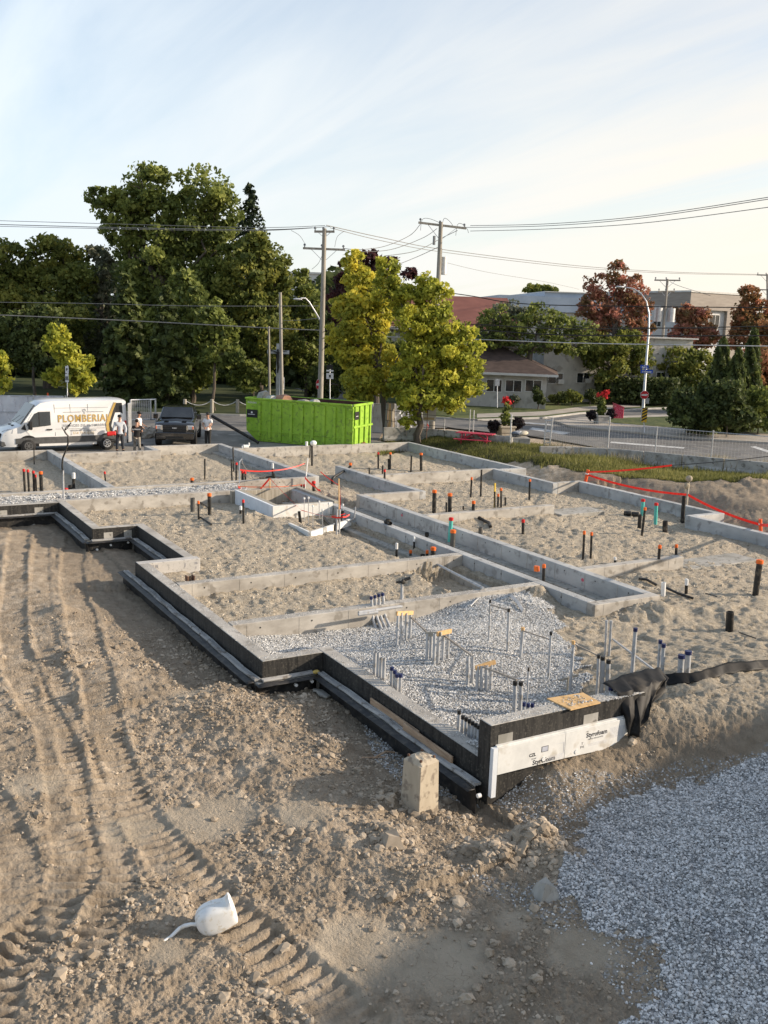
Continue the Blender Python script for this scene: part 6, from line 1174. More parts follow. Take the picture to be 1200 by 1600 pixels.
cedar('left tall dark cedar with pointed top on the island', 67, 1118, 528, 26, 5200, 41); cedar('right tall dark cedar, the tallest and narrowest', 68, 1164, 512, 22, 4600, 42); cedar('shorter cedar between the two tall ones', 66, 1143, 545, 22, 4200, 43); cedar('broad low cedar at the left of the cedar clump', 65, 1098, 590, 26, 3600, 44)
def shrub(label, D, bpx, lob, n, size, kind, seed, group='shrubs by the street', name='shrub'): return tree(label, D, bpx, lob, n, size, kind, seed, .05, name=name, group=group, cat='shrub', fill=.4, zb=-.2)
shrub('loose leafy shrub spilling left of the cedars over the island lawn', 64, 1078, [(1070, 622, 20, 18), (1055, 640, 18, 12), (1085, 640, 26, 22), (1065, 655, 24, 10), (1100, 655, 30, 14)], 3600, .16, 'deep', 51)
shrub('glossy dark shrub in front of the tall cedars', 63, 1140, [(1135, 620, 30, 30), (1150, 650, 34, 20), (1115, 650, 24, 18)], 4200, .15, 'deep', 52)
shrub('bright green shrub at the right edge under the rusty tree', 66, 1188, [(1185, 625, 22, 24), (1200, 655, 26, 18), (1178, 655, 18, 14)], 3000, .16, 'green', 53)
shrub('rounded shrub at the right window of the white house', 80, 841, [(841, 619, 8, 11), (837, 610, 5, 7), (846, 626, 8, 6)], 620, .15, 'deep', 54)
shrub('spiky low plant left of the elm trunk', 81, 803, [(803, 624, 10, 6)], 260, .18, 'silver', 55)
shrub('dark low shrub left of the walk by the white house', 86, 872, [(868, 623, 11, 7), (877, 620, 8, 9)], 520, .16, 'deep', 56); shrub('leafy shrub under the window air conditioner', 86, 893, [(893, 618, 12, 9), (884, 624, 10, 6), (903, 622, 8, 8)], 700, .16, 'olive', 57); shrub('dark clipped shrub beside the dark doorway', 87, 920, [(922, 617, 9, 11), (930, 623, 8, 7)], 520, .16, 'deep', 58)
hd = thing('hedge', 'tall dark clipped hedge behind the street lamp', 'hedge', PD(1000, 620, 90)); R_ = np.random.default_rng(60); n = 6500; u = R_.uniform(930, 1062, n); v = R_.uniform(590, 630, n); dd = R_.uniform(88, 91.5, n); C = (M.T @ (np.stack([(u-600)/FOC, (v-800)/FOC, np.ones(n)])*dd)).T; C[:, 2] += CAMH; C = C[C[:, 2] > -.2]; cards(C-np.array(hd.location), .17, R_.uniform(.1, .7, len(C)), LM['deep'], 'foliage', hd)
tree('distant round tree top showing over the blue-grey roof', 150, 845, [(835, 452, 16, 8), (855, 453, 18, 8)], 1500, .34, 'olive', 61, .2)
# tied stakes around the golden tree's trunk
gx, gy, _ = PD(609, 660, 57); tg_ = thing('trunk_guard', 'tall wooden slat guard standing round the golden tree trunk', 'tree guard', (gx, gy, -.3))
for k in range(8):
    a = k*math.pi/4+.2; MB().bar((.30*math.cos(a), .30*math.sin(a), 0), (.24*math.cos(a), .24*math.sin(a), 2.1), .13, .03, up=(math.cos(a), math.sin(a), 0)).build('slat', wood_grey if k % 3 else wood_new, tg_)
# ---------------------------------------------------------------- grass on the right bank and lawn tufts
def blades(name, label, gen, n, h, kind, seed):
    R_ = np.random.default_rng(seed); x, y = gen(R_, n); z = zfun(x, y, fine=False); hh = h*R_.uniform(.35, 1.1, len(x))*(1+.5*fbm(x, y, .8, 2, seed)); a = R_.uniform(0, 6.28, len(x)); w = .012+.018*R_.random(len(x)); lx = R_.normal(0, .25, len(x))*hh; ly = R_.normal(0, .25, len(x))*hh
    B1_ = np.stack([x+np.cos(a)*w, y+np.sin(a)*w, z-.03], 1); B2_ = np.stack([x-np.cos(a)*w, y-np.sin(a)*w, z-.03], 1); T1 = np.stack([x+lx, y+ly, z+hh], 1); V = np.stack([B1_, B2_, T1], 1).reshape(-1, 3); m = len(x)
    me = bpy.data.meshes.new(name); me.vertices.add(3*m); me.vertices.foreach_set('co', V.astype(np.float32).ravel()); me.loops.add(3*m); me.loops.foreach_set('vertex_index', np.arange(3*m, dtype=np.int32)); me.polygons.add(m); me.polygons.foreach_set('loop_start', np.arange(0, 3*m, 3, dtype=np.int32)); me.polygons.foreach_set('loop_total', np.full(m, 3, np.int32)); me.update(calc_edges=True)
    at = me.attributes.new('tint', 'FLOAT', 'FACE'); at.data.foreach_set('value', np.clip(.45+.35*fbm(x, y, .6, 3, seed+1)+R_.normal(0, .12, m), 0, 1).astype(np.float32)); me.materials.append(LM[kind]); o = bpy.data.objects.new(name, me); COL.objects.link(o); return tag(o, label, kind='stuff')
def in_grass(poly):
    xs = [p_[0] for p_ in poly]; ys = [p_[1] for p_ in poly]
    def g(R_, n):
        x = R_.uniform(min(xs), max(xs), n); y = R_.uniform(min(ys), max(ys), n); k = inpoly(x+fbm(x, y, .5, 3, 1)*.5, y+fbm(x, y, 2.2, 3, 5)*.4, poly) & vis(x, y, np.zeros(n)) & (RNG.random(n) < np.clip(.75+fbm(x, y, .7, 3, 88)*1.1, .1, 1)); return x[k], y[k]
    return g
blades('grass', 'ragged grass growing on the bank before the barriers', in_grass(GRASS), 190000, .15, 'grass', 5)
TALL = polyw([(850, 722), (930, 716), (1010, 720), (1130, 722), (1200, 728), (1210, 758), (1120, 758), (1010, 742), (920, 738), (850, 730)], -.1)
blades('tall_grass', 'tall rank grass clumps on the bank at right', in_grass(TALL), 24000, .32, 'grass', 6)
WEED = polyw([(850, 706), (940, 712), (1000, 715), (1100, 720), (1210, 730), (1210, 742), (1100, 730), (1000, 724), (900, 716), (850, 712)], -.1)
blades('dry_weeds', 'pale dry weeds standing against the concrete barriers', in_grass(WEED), 26000, .62, 'dry', 7)
# ---------------------------------------------------------------- houses across the street
white_wall = mk('white_stucco', (.40, .385, .35), (.52, .50, .46), .8, .9, .004, 30, c3=(.33, .31, .28), s3=1.4); brown_roof = mk('brown_roof', (.06, .042, .035), (.10, .07, .058), 1.4, .85, .01, 20, stretch=(1, 1, 4)); red_roof = mk('red_brown_roof', (.15, .058, .045), (.21, .085, .065), .5, .75, .01, 9, stretch=(1, 1, 3))
fascia = mk('white_fascia', (.50, .49, .46), (.60, .59, .56), 2, .7); frame_m = mk('window_frame', (.55, .54, .52), (.62, .61, .58), 3, .6); bluemetal = mk('blue_grey_metal', (.30, .36, .44), (.38, .44, .52), .6, .5, .004, 6); taupe = mk('taupe_cladding', (.26, .225, .195), (.33, .29, .25), .8, .7, .01, 6, stretch=(1, 1, 8))
curt = mk('curtain', (.20, .19, .17), (.40, .38, .34), 9, .9, stretch=(5, 5, .2))
class Facade:
    def __init__(s, pa, pb, Da, Db):
        a = np.array(PD(pa, 620, Da))[:2]; b = np.array(PD(pb, 620, Db))[:2]; s.a = a; s.u = (b-a)/np.linalg.norm(b-a); s.L = np.linalg.norm(b-a); s.n = np.array([s.u[1], -s.u[0]])
        if s.n @ a > 0: s.n = -s.n
    def uz(s, px, py):
        d = M.T @ np.array([(px-600)/FOC, (py-800)/FOC, 1.]); t = (s.a @ s.n)/(d[:2] @ s.n); q = d*t; return float((q[:2]-s.a) @ s.u), float(q[2]+CAMH)
    def pt(s, u, z, off=0): q = s.a+s.u*u+s.n*off; return np.array([q[0], q[1], z])
    def slab(s, mb, u0, u1, z0, z1, o0, o1):
        c = (s.pt(u0, z0, o0)+s.pt(u1, z1, o1))/2; return mb.obox(c, np.array([*s.u, 0])*abs(u1-u0)/2, np.array([*s.n, 0])*abs(o1-o0)/2, (0, 0, abs(z1-z0)/2))
def window(F, par, r, mull=(.5,), ac=False):
    x0, y0, x1, y1 = r; u0, z1 = F.uz(x0, y0); u1, z0 = F.uz(x1, y1); u0, u1 = min(u0, u1), max(u0, u1); fr = MB(); t = .07
    F.slab(fr, u0-t, u1+t, z0-t, z0, 0, .08); F.slab(fr, u0-t, u1+t, z1, z1+t, 0, .08); F.slab(fr, u0-t, u0, z0+.001, z1-.001, 0, .078); F.slab(fr, u1, u1+t, z0+.001, z1-.001, 0, .078)
    for k in mull: F.slab(fr, u0+(u1-u0)*k-.03, u0+(u1-u0)*k+.03, z0+.001, z1-.001, .02, .07)
    w = fr.build('window', frame_m, par); g = MB(); F.slab(g, u0, u1, z0, z1, .005, .03); g.build('pane', glass_dark, w)
    if ac is not False: q = MB(); a0 = u0+(u1-u0)*(.62 if ac else .1); F.slab(q, a0, a0+.55, z0-.02, z0+.38, .08, .45); q.build('air_conditioner', frame_m, w)
    return w
def house(F, label, u0, u1, z1, depth, mat, name='house', cat='house'):
    H = thing(name, label, cat, (0, 0, 0)); mb = MB(); F.slab(mb, u0, u1, -.4, z1, 0, -depth); mb.build('wall', mat, H); return H
F1 = Facade(735, 853, 82, 81); H1 = house(F1, 'single-storey white house with brown hipped roof and three wide windows', -3.5, F1.L, F1.uz(800, 585)[1], 9, white_wall)
for r in ((761, 593, 783, 612), (791, 594, 814, 612), (822, 594, 845, 612)): window(F1, H1, r)
ze = F1.uz(800, 583)[1]; mb = MB(); e0_, e1_ = -4.3, F1.L+.9; zr = ze+2.2
mb.add([F1.pt(e0_, ze, .8), F1.pt(e1_, ze, .8), F1.pt(e1_, ze, -9.8), F1.pt(e0_, ze, -9.8), F1.pt(e0_+4.5, zr, -4.5), F1.pt(e1_-5.2, zr, -4.5)], [(0, 1, 5, 4), (1, 2, 5), (2, 3, 4, 5), (3, 0, 4), (3, 2, 1, 0)]); mb.build('roof', brown_roof, H1)
mb = MB(); F1.slab(mb, e0_, e1_, ze-.16, ze+.03, .81, .86); mb.build('gutter', fascia, H1)
F2 = Facade(846, 1075, 90, 93); zt_ = F2.uz(900, 535)[1]; H2 = house(F2, 'long two-storey white house behind the elm and red maple', 0, F2.L, zt_+.6, 10, white_wall)
window(F2, H2, (857, 583.5, 878, 599), (.55,), True); window(F2, H2, (902, 583, 920, 598), (.5,), True); window(F2, H2, (1026, 582, 1038, 597)); window(F2, H2, (1045, 582, 1057, 597))
mb = MB(); F2.slab(mb, F2.uz(931, 600)[0], F2.uz(946, 600)[0], -.3, 2.4, .0, .05); mb.build('doorway', glass_dark, H2)
st_ = MB()
for k in range(4): F2.slab(st_, F2.uz(968, 600)[0], F2.uz(990, 600)[0], -.2, .7-k*.2, .3*k, .3*k+.3)
st_.build('steps', concrete_old, H2)
mb = MB(); F2.slab(mb, -.4, F2.L+.4, zt_+.6, zt_+.72, -10.4, .3); mb.build('roof', fascia, H2)
F3 = Facade(560, 800, 95, 97); z3 = F3.uz(720, 514)[1]; H3 = house(F3, 'two-storey white house with long red-brown roof behind the yellow-green tree', 0, F3.L, z3, 12, white_wall)
zr3 = z3+3.3; mb = MB(); mb.add([F3.pt(-.5, z3, .9), F3.pt(F3.L+.5, z3, .9), F3.pt(F3.L+.5, zr3, -6), F3.pt(-.5, zr3, -6), F3.pt(-.5, z3, -12.9), F3.pt(F3.L+.5, z3, -12.9)], [(0, 1, 2, 3), (3, 2, 5, 4), (0, 3, 4), (1, 5, 2), (4, 5, 1, 0)]); mb.build('roof', red_roof, H3); mb = MB(); F3.slab(mb, -.5, F3.L+.5, z3-.22, z3+.02, .91, .97); mb.build('gutter', fascia, H3)
for r in ((706, 531, 723, 546), (730, 531, 745, 546), (752, 531, 768, 546), (706, 560, 723, 574), (640, 531, 660, 546)): window(F3, H3, r)
F4 = Facade(775, 1015, 118, 120); z4 = F4.uz(900, 465)[1]; H4 = house(F4, 'large building with pale blue-grey metal top behind elm and red maple', 0, F4.L, z4-1.8, 20, white_wall, 'hall', 'building'); mb = MB(); F4.slab(mb, -.3, F4.L+.3, z4-1.79, z4, -20, .3); mb.build('metal_parapet', bluemetal, H4)
u_ = F4.uz(850, 470)[0]; mb = MB(); F4.slab(mb, u_, F4.L, z4+.002, z4+.5, -18, .1); mb.build('roof_block', bluemetal, H4); mb = MB(); F4.slab(mb, u_, F4.L, z4+.501, z4+.62, -18.2, .25); mb.build('coping', fascia, H4)
F5 = Facade(1064, 1140, 112, 116); z5 = F5.uz(1100, 458)[1]; H5 = house(F5, 'modern block with taupe upper band and white walls between red trees', 0, F5.L, z5-1.9, 14, mk('cool_white_wall', (.48, .48, .48), (.58, .58, .58), .8, .85), 'apartment_block', 'building'); mb = MB(); F5.slab(mb, -.3, F5.L+.3, z5-1.89, z5, -14, .4); mb.build('upper_band', taupe, H5); mb = MB(); F5.slab(mb, -.4, F5.L+.4, z5+.001, z5+.2, -14.2, .5); mb.build('coping', fascia, H5)
u_, _z = F5.uz(1131, 500); mb = MB(); F5.slab(mb, u_, F5.L+.05, -.3, z5-1.9, .01, .42); mb.build('pilaster', taupe, H5); window(F5, H5, (1108, 492, 1122, 509), (.6,)); window(F5, H5, (1076, 492, 1090, 509), (.5,))
F6 = Facade(1140, 1230, 118, 122); H6 = house(F6, 'white block with upper windows behind the rusty tree at right', 0, F6.L, F6.uz(1160, 466)[1], 14, MATS['cool_white_wall'], 'apartment_block', 'building')
for r in ((1141, 493, 1150, 508), (1152, 493, 1161, 508), (1180, 493, 1195, 508)): window(F6, H6, r)
mb = MB(); F6.slab(mb, -.1, F6.L, F6.uz(1160, 466)[1]+.001, F6.uz(1160, 463)[1], -14, .3); mb.build('coping', fascia, H6)
F7 = Facade(1000, 1063, 116, 114); H7 = house(F7, 'low white wing with rooftop machinery left of the taupe band', 0, F7.L, F7.uz(1050, 478)[1], 12, MATS['cool_white_wall'], 'apartment_wing', 'building')
for (a, b, c, d) in ((1040, 460, 1050, 478), (1052, 466, 1062, 478)): u0, z1 = F7.uz(a, b); u1, z0 = F7.uz(c, d); mb = MB(); F7.slab(mb, u0, u1, z0+.002, z1, -2, -.3); mb.build('rooftop_unit', steel, H7)
for r in ((1003, 495, 1013, 510), (1022, 495, 1032, 510), (1045, 495, 1055, 510), (1003, 530, 1013, 545), (1045, 530, 1055, 545)): window(F7, H7, r)
F8 = Facade(440, 560, 150, 150); H8 = house(F8, 'pale distant block half hidden behind the left power pole', 0, F8.L, F8.uz(480, 428)[1], 15, mk('pale_wall', (.5, .5, .48), (.58, .58, .56), .5, .9), 'distant_block', 'building')
for k in range(8): u_ = 1+k*1.45; mb = MB(); F8.slab(mb, u_, u_+.9, F8.uz(480, 448)[1], F8.uz(480, 438)[1], .01, .06); mb.build('window', glass_dark, H8)
mb = MB(); F8.slab(mb, -.2, F8.L+.2, F8.uz(480, 428)[1]+.001, F8.uz(480, 425)[1], -15, .2); mb.build('coping', fascia, H8)
# unseen house added right of the viewpoint to shade the gravel and near ground
hx = np.array([[-.9, -13.8], [3.85, -24.9]]); dv_ = hx[1]-hx[0]; dv_ = dv_/np.linalg.norm(dv_); nb = np.array([dv_[1], -dv_[0]]); nb = nb if nb[0] < 0 else -nb
NB = thing('unseen_shade_house', 'unseen beige brick house added beside the building site to cast shade', 'house', (0, 0, 0)); pts_ = [tuple(hx[0]), tuple(hx[1]), tuple(hx[1]+nb*9), tuple(hx[0]+nb*9)]
brickm = mk('beige_brick', (.30, .24, .18), (.40, .33, .26), 5, .9, .01, 30); MB().prism(pts_, -1, 5.0).build('wall', brickm, NB); c_ = hx.mean(0)+nb*4.5
MB().add([(*hx[0], 5.002), (*hx[1], 5.002), (*(hx[1]+nb*9), 5.002), (*(hx[0]+nb*9), 5.002), (*(hx[0]+nb*4.5+dv_*3), 6.2), (*(hx[1]+nb*4.5-dv_*3), 6.2)], [(0, 1, 5, 4), (1, 2, 5), (2, 3, 4, 5), (3, 0, 4), (3, 2, 1, 0)]).build('roof', brown_roof, NB)
# ---------------------------------------------------------------- power poles, lamps, wires
pole_m = mk('pole_wood', (.20, .185, .155), (.36, .335, .29), 1.5, .9, .006, 20, stretch=(6, 6, .4)); ins_m = mk('insulator', (.10, .11, .12), (.2, .21, .22), 6, .3)
def utility_pole(label, D, bx, top, toppx=None, r=.17, arms=(), zb=-.25):
    x, y, _ = PD(bx, 640, D); zt = ztop(x, y, top); t = thing('power_pole', label, 'power pole', (x, y, zb), group='wooden power poles'); lean = ((toppx or bx)-PJ(x, y, zt)[0])*D/FOC; lv = np.array([M[0][0], M[0][1], 0])*lean+np.array([0, 0, zt-zb]); MB().cyl((0, 0, -.2), lv, r, r*.68, n=12).build('pole', pole_m, t, smooth=True)
    for (f, L_, dx, rot, slope) in arms:
        c = lv*f; a_ = math.radians(rot); d = (np.array([M[0][0], M[0][1], 0])*math.cos(a_)+np.array([M[2][0], M[2][1], 0])/np.hypot(M[2][0], M[2][1])*math.sin(a_)); d = d/np.linalg.norm(d)+np.array([0, 0, slope]); MB().bar(c+d*(dx-L_/2), c+d*(dx+L_/2), .12, .13).build('crossarm', pole_m, t)
        for k in (-.46, -.05, .46):
            p_ = c+d*(dx+k*L_); MB().cyl(p_+[0, 0, .06], p_+[0, 0, .18], .035, n=8).cyl(p_+[0, 0, .17], p_+[0, 0, .22], .09, .07, n=10).cyl(p_+[0, 0, .23], p_+[0, 0, .28], .075, .05, n=10).build('insulator', ins_m, t)
        MB().bar(c+d*(dx+L_*.3)-[0, 0, .05], c-[0, 0, L_*.3], .04, .03).bar(c+d*(dx-L_*.3)-[0, 0, .05], c-[0, 0, L_*.3], .04, .03).build('brace', steel, t)
    return t, np.array([x, y, zb]), lv
P1, b1p, l1 = utility_pole('tall wooden power pole with two crossarms beside the golden tree', 62, 500, 357, 507, .19, ((.985, 1.25, 0, 0, .03), (.90, 2.6, 0, 5, 0)))
P2, b2p, l2 = utility_pole('leaning wooden power pole with one tilted crossarm above the yellow-green tree', 64, 676, 347, 689, .19, ((.985, 3.1, .1, 8, -.07),))
MB().cyl(l2*.8+[.3, -.5, -.6], l2*.8+[.3, -.5, .5], .28, n=14).build('transformer', steel, P2, smooth=True); MB().bar(l2*.8+[.15, -.25, .3], l2*.8+[.15, -.25, 1.0], .05, .05).build('switch', ins_m, P2); MB().bar(l2*.91+[-.45, .75, -.3], l2*.91+[-.45, .75, .25], .12, .12).build('fuse_cutout', ins_m, P2)
P3, b3p, l3 = utility_pole('power pole with two grey transformers behind the curved street lamp', 96, 1026, 436, 1043, .17, ((.99, 2.5, 0, 0, .02), (.90, 1.7, 0, 10, .05)))
for s in (-1, 1): q = l3*.72+np.array([M[0][0], M[0][1], 0])*s*.62; MB().cyl(q-[0, 0, .75], q+[0, 0, .55], .40, n=14).cyl(q+[0, 0, .56], q+[0, 0, .75], .08, n=8).build('transformer', steel, P3, smooth=True)
P4, b4p, l4 = utility_pole('distant power pole top at the right edge behind the rusty tree', 112, 1200, 452, 1201, .17, ((.99, 2.4, 0, 0, 0),)); P5, b5p, l5 = utility_pole('farther small pole crossarm above the rusty tree', 118, 1199, 429, 1199, .16, ((.99, 2.4, 0, 0, 0),))
def post(label, D, bx, top, tp, r, mat=pole_m, nm='wooden_post', bot=None):
    x, y, _ = PD(bx, 640, D); zt = ztop(x, y, top); lean = (tp-PJ(x, y, zt)[0])*D/FOC; o = MB().cyl((0, 0, -.2), (M[0][0]*lean, M[0][1]*lean, zt+.2), r, r*.75, n=10).build(nm, mat, loc=(x, y, -.2), smooth=True); return tag(o, label, 'post')
post('tall thin wooden post carrying the portrait poster', 69, 441, 457, 438, .14); post('shorter thin wooden post left of the poster post', 71, 421.5, 510, 420, .10)
pst = thing('poster', 'portrait poster of a dark-haired person on the tall thin post', 'poster', (0, 0, 0)); pc = np.array(PD(440.5, 599, 68.7)); rgt = np.array([M[0][0], M[0][1], 0]); rgt /= np.linalg.norm(rgt); fwd = np.array([M[2][0], M[2][1], 0]); fwd /= np.linalg.norm(fwd)
def flat(par, c, w, h, mat, name, off, n=0, tilt=0):
    mb = MB(); u, v = rgt*w/2, np.array([0, 0, h/2]); c = c-fwd*off
    if n: mb.add([c+rgt*w/2*math.cos(a)+np.array([0, 0, h/2])*math.sin(a) for a in np.linspace(0, 2*math.pi, n, endpoint=False)]+[c+fwd*.012+rgt*w/2*math.cos(a)+np.array([0, 0, h/2])*math.sin(a) for a in np.linspace(0, 2*math.pi, n, endpoint=False)], [tuple(range(n))]+[(k, (k+1) % n, n+(k+1) % n, n+k) for k in range(n)])
    else: mb.obox(c, u, v, fwd*.006)
    return mb.build(name, mat, par)
flat(pst, pc, .36, .86, whitecap, 'sheet', 0); flat(pst, pc+[0, 0, .08], .25, .56, mk('hair_brown', (.10, .045, .03), (.15, .07, .045), 9), 'print', .02, 14); flat(pst, pc+[0, 0, .14], .15, .26, mk('skin_print', (.50, .30, .21), (.56, .35, .25), 9), 'print', .04, 14); flat(pst, pc-[0, 0, .22], .20, .26, mk('cloth_print', (.42, .25, .18), (.5, .3, .2), 9), 'print', .03, 10)
# crucifix
cx = thing('wayside_cross', 'pale wayside cross with a dark figure behind the wooden posts', 'cross', (0, 0, 0)); crm = mk('cross_paint', (.36, .38, .39), (.46, .48, .49), 3, .7)
c0 = np.array(PD(434, 615, 74)); c0[2] = -.2; zt = ztop(c0[0], c0[1], 537); MB().bar(c0, [c0[0], c0[1], zt], .27, .25, up=fwd).build('upright', crm, cx); zb_ = ztop(c0[0], c0[1], 550); a_ = np.array([c0[0], c0[1], zb_]); MB().bar(a_-rgt*.82-fwd*.01, a_+rgt*.82-fwd*.01, .20, .27).build('beam', crm, cx)
fgm = mk('bronze_figure', (.015, .015, .015), (.03, .028, .025), 6, .5); ft = a_-fwd*.26; mb = MB().tube([ft+[0, 0, -.02], ft+[0, 0, -.35], ft+[0, 0, -.7]-fwd*.05, ft+rgt*.05+[0, 0, -1.1]-fwd*.10, ft+[0, 0, -1.55]], [.12, .13, .10, .09, .05], 8); mb.ell(ft+[0, 0, .12]-fwd*.03, (.09, .09, .12), 8, 6); mb.tube([ft+[0, 0, -.06], ft-rgt*.35+[0, 0, .08], ft-rgt*.68+[0, 0, .10]], [.06, .045, .03], 6); mb.tube([ft+[0, 0, -.06], ft+rgt*.35+[0, 0, .08], ft+rgt*.68+[0, 0, .10]], [.06, .045, .03], 6); mb.build('figure', fgm, cx, smooth=True)
# wires
def wire(pts, lab, r=.02, mat=wire_m, s=None, grp='overhead wires'):
    q = [np.array(PD(a, b, d)) for a, b, d in pts]; o = []
    if len(q) == 2: o = sag(q[0], q[1], s if s is not None else .4, 24)
    else:
        for i in range(len(q)-1):
            a, b, c, d = q[max(i-1, 0)], q[i], q[i+1], q[min(i+2, len(q)-1)]
            for t in np.linspace(0, 1, 8, endpoint=False): o.append(.5*((2*b)+(c-a)*t+(2*a-5*b+4*c-d)*t*t+(3*b-a-3*c+d)*t**3))
        o.append(q[-1])
    return tag(MB().tube(o, r, 5).build('wire', mat), lab, 'wire', grp)
wire([(-30, 344, 66), (200, 350.5, 64), (400, 355.5, 63), (508, 352.5, 62)], 'topmost wire running left from the left power pole', .018, wire_g)
wire([(-30, 350, 66), (200, 356, 64), (400, 359, 63), (488, 356, 62)], 'second wire running left from the left power pole', .026, wire_g)
wire([(-30, 353, 65), (200, 358, 64), (400, 360.5, 63), (516, 354, 62)], 'third wire running left from the left power pole', .018, wire_g)
wire([(510, 352, 62), (600, 372, 70), (700, 391, 80), (900, 415, 96), (1050, 425, 106), (1197, 429, 117)], 'upper wire sloping from the left power pole to the far right', .028, wire_g)
wire([(516, 356, 62), (600, 377, 70), (700, 395, 80), (900, 418, 96), (1050, 427, 106), (1197, 430, 117)], 'lower wire sloping from the left power pole to the far right', .024, wire_g)
for k, (pts, lab) in enumerate([([(735, 352.5, 64), (850, 350, 58), (1000, 338, 50), (1215, 306, 42)], 'topmost wire rising right from the leaning pole'), ([(712, 355.5, 64), (850, 353, 58), (1000, 341, 50), (1215, 309, 42)], 'middle wire rising right from the leaning pole'), ([(735, 361, 64), (850, 358, 58), (1000, 349, 50), (1215, 322, 42)], 'lowest wire rising right from the leaning pole')]): wire(pts, lab, .018, wire_g)
wire([(657, 350, 64), (640, 368, 64), (600, 385, 63), (560, 390, 62), (537, 388, 62)], 'slack wire from the tilted crossarm to the left pole, upper', .02, wire_g); wire([(683, 357, 64), (660, 372, 64), (610, 390, 63), (560, 393, 62), (520, 390, 62)], 'slack wire from the tilted crossarm to the left pole, lower', .02, wire_g); wire([(715, 360, 64), (690, 372, 64), (650, 392, 63), (600, 400, 62)], 'wire from the tilted crossarm sinking into the golden tree', .02, wire_g); wire([(685, 386, 64), (650, 402, 64), (600, 422, 63)], 'lower wire sinking into the golden tree', .02, wire_g)
wire([(688, 408, 64), (760, 425, 75), (850, 440, 90), (905, 452, 100)], 'very thin wire fading right over the red roof', .014, wire_g)
for k, (cx_, py, lab) in enumerate([((657, 672, 690), 340, 'left looping jumper wire on the tilted crossarm'), ((690, 698, 706), 340, 'middle looping jumper wire on the tilted crossarm'), ((712, 722, 730), 348, 'right looping jumper wire on the tilted crossarm')]): wire([(cx_[0], py+20, 64), (cx_[0]+3, py+3, 64), (cx_[1], py+2, 64), (cx_[2], py+10, 64), (cx_[2]+2, py+16, 64)], lab, .014)
wire([(455, 360, 62), (468, 368, 62), (476, 380, 62)], 'short jumper wire curving down to the lower crossarm', .014, wire_g); wire([(538, 361, 62), (527, 370, 62), (523, 386, 62)], 'short jumper wire right of the left pole', .014, wire_g); wire([(503, 400, 62), (497, 412, 62), (487, 421, 62)], 'stay wire slanting left under the crossarms', .014, wire_g)
wire([(-30, 472, 64), (130, 474, 63), (300, 478, 62), (498, 478, 62)], 'thin wire crossing the wood above the van', .020, wire_g); wire([(-30, 491, 62), (200, 501, 62), (420, 512.5, 62), (500, 516, 62)], 'thick cable crossing the wood above the pickup', .034, wire_g)
wire([(443, 501, 69), (470, 500, 66), (498, 497, 62)], 'short slack wire from poster post to the left pole', .018, wire_g)
wire([(505, 512, 62), (620, 505, 58), (745, 507, 56), (900, 514, 55), (1215, 509.5, 54)], 'highest black cable crossing before the elm', .03); wire([(505, 516, 62), (640, 512, 59), (745, 515.5, 57), (900, 524, 55), (1215, 524.5, 54)], 'middle black cable crossing before the elm', .035); wire([(505, 525, 62), (640, 527, 60), (748, 530.5, 58), (900, 536, 57), (1100, 539.5, 56), (1215, 541, 56)], 'pale lower cable crossing before the elm', .028, steel)
wire([(684, 455, 64), (740, 463, 63), (800, 473, 62), (900, 477.5, 60), (1215, 481, 56)], 'black cable over the red roof running right', .03); wire([(684, 505, 64), (745, 509, 62), (900, 510, 60), (1215, 516, 56)], 'thin black wire between the two cables before the elm', .014)
wire([(1047, 440, 96), (1062, 447, 95), (1110, 462, 90)], 'thin wire slanting right off the transformer pole', .02, wire_g)
# street lights
la = thing('pole_lamp', 'street light on a bent arm fixed to the left power pole', 'street light', (0, 0, 0)); MB().tube([PD(500, 500, 62), PD(493, 488, 62), PD(483, 472, 61.7), PD(477, 466, 61.5), PD(470, 466, 61.3)], .05, 8).build('arm', steel, la, smooth=True); MB().ell(PD(465, 467.5, 61.2), (.16, .32, .07), 10, 6).build('head', steel, la)
ls = thing('street_lamp', 'tall curved steel street lamp carrying street signs and a stop sign', 'street lamp', (0, 0, 0)); DL = 73.3
MB().tube([PD(1003, 668, DL), PD(1006, 620, DL), PD(1010, 560, DL), PD(1013.5, 520, DL), PD(1014, 490, DL), PD(1010, 471, DL), PD(1002, 459, DL), PD(990, 451, DL), PD(975, 448.5, DL)], [.13, .115, .095, .08, .065, .055, .05, .045, .04], 10).build('pole', steel, ls, smooth=True); MB().ell(PD(969, 448.5, DL), (.22, .42, .09), 10, 6).build('head', steel, ls)
blue = mk('sign_blue', (.01, .06, .36), (.015, .07, .42), 6, .4); sred = mk('sign_red', (.42, .012, .02), (.48, .02, .03), 6, .4); swh = mk('sign_white', (.62, .62, .62), (.68, .68, .68), 6, .4); black_m = mk('sign_black', (.015, .015, .015), (.025, .025, .025), 6, .5)
def sign_txt(par, tx, c, size, mat, off=.02, sx=1, bold=.01): return text_mesh(tx, size, mat, c-fwd*off, rgt, (0, 0, 1), par, 'lettering', bold=bold, sx=sx)
def tag_sign(name, lab, c, cat='sign'): return thing(name, lab, cat, (0, 0, 0))
s1_ = tag_sign('street_name_sign', 'upper, shorter blue street name sign on the lamp', 0); c = np.array(PD(1007, 573.2, DL-.25)); flat(s1_, c, .62, .27, blue, 'plate', 0); sign_txt(s1_, 'Rue', c+[0, 0, .085], .07, swh, sx=1); sign_txt(s1_, 'Paul A', c-[0, 0, .03], .15, swh)
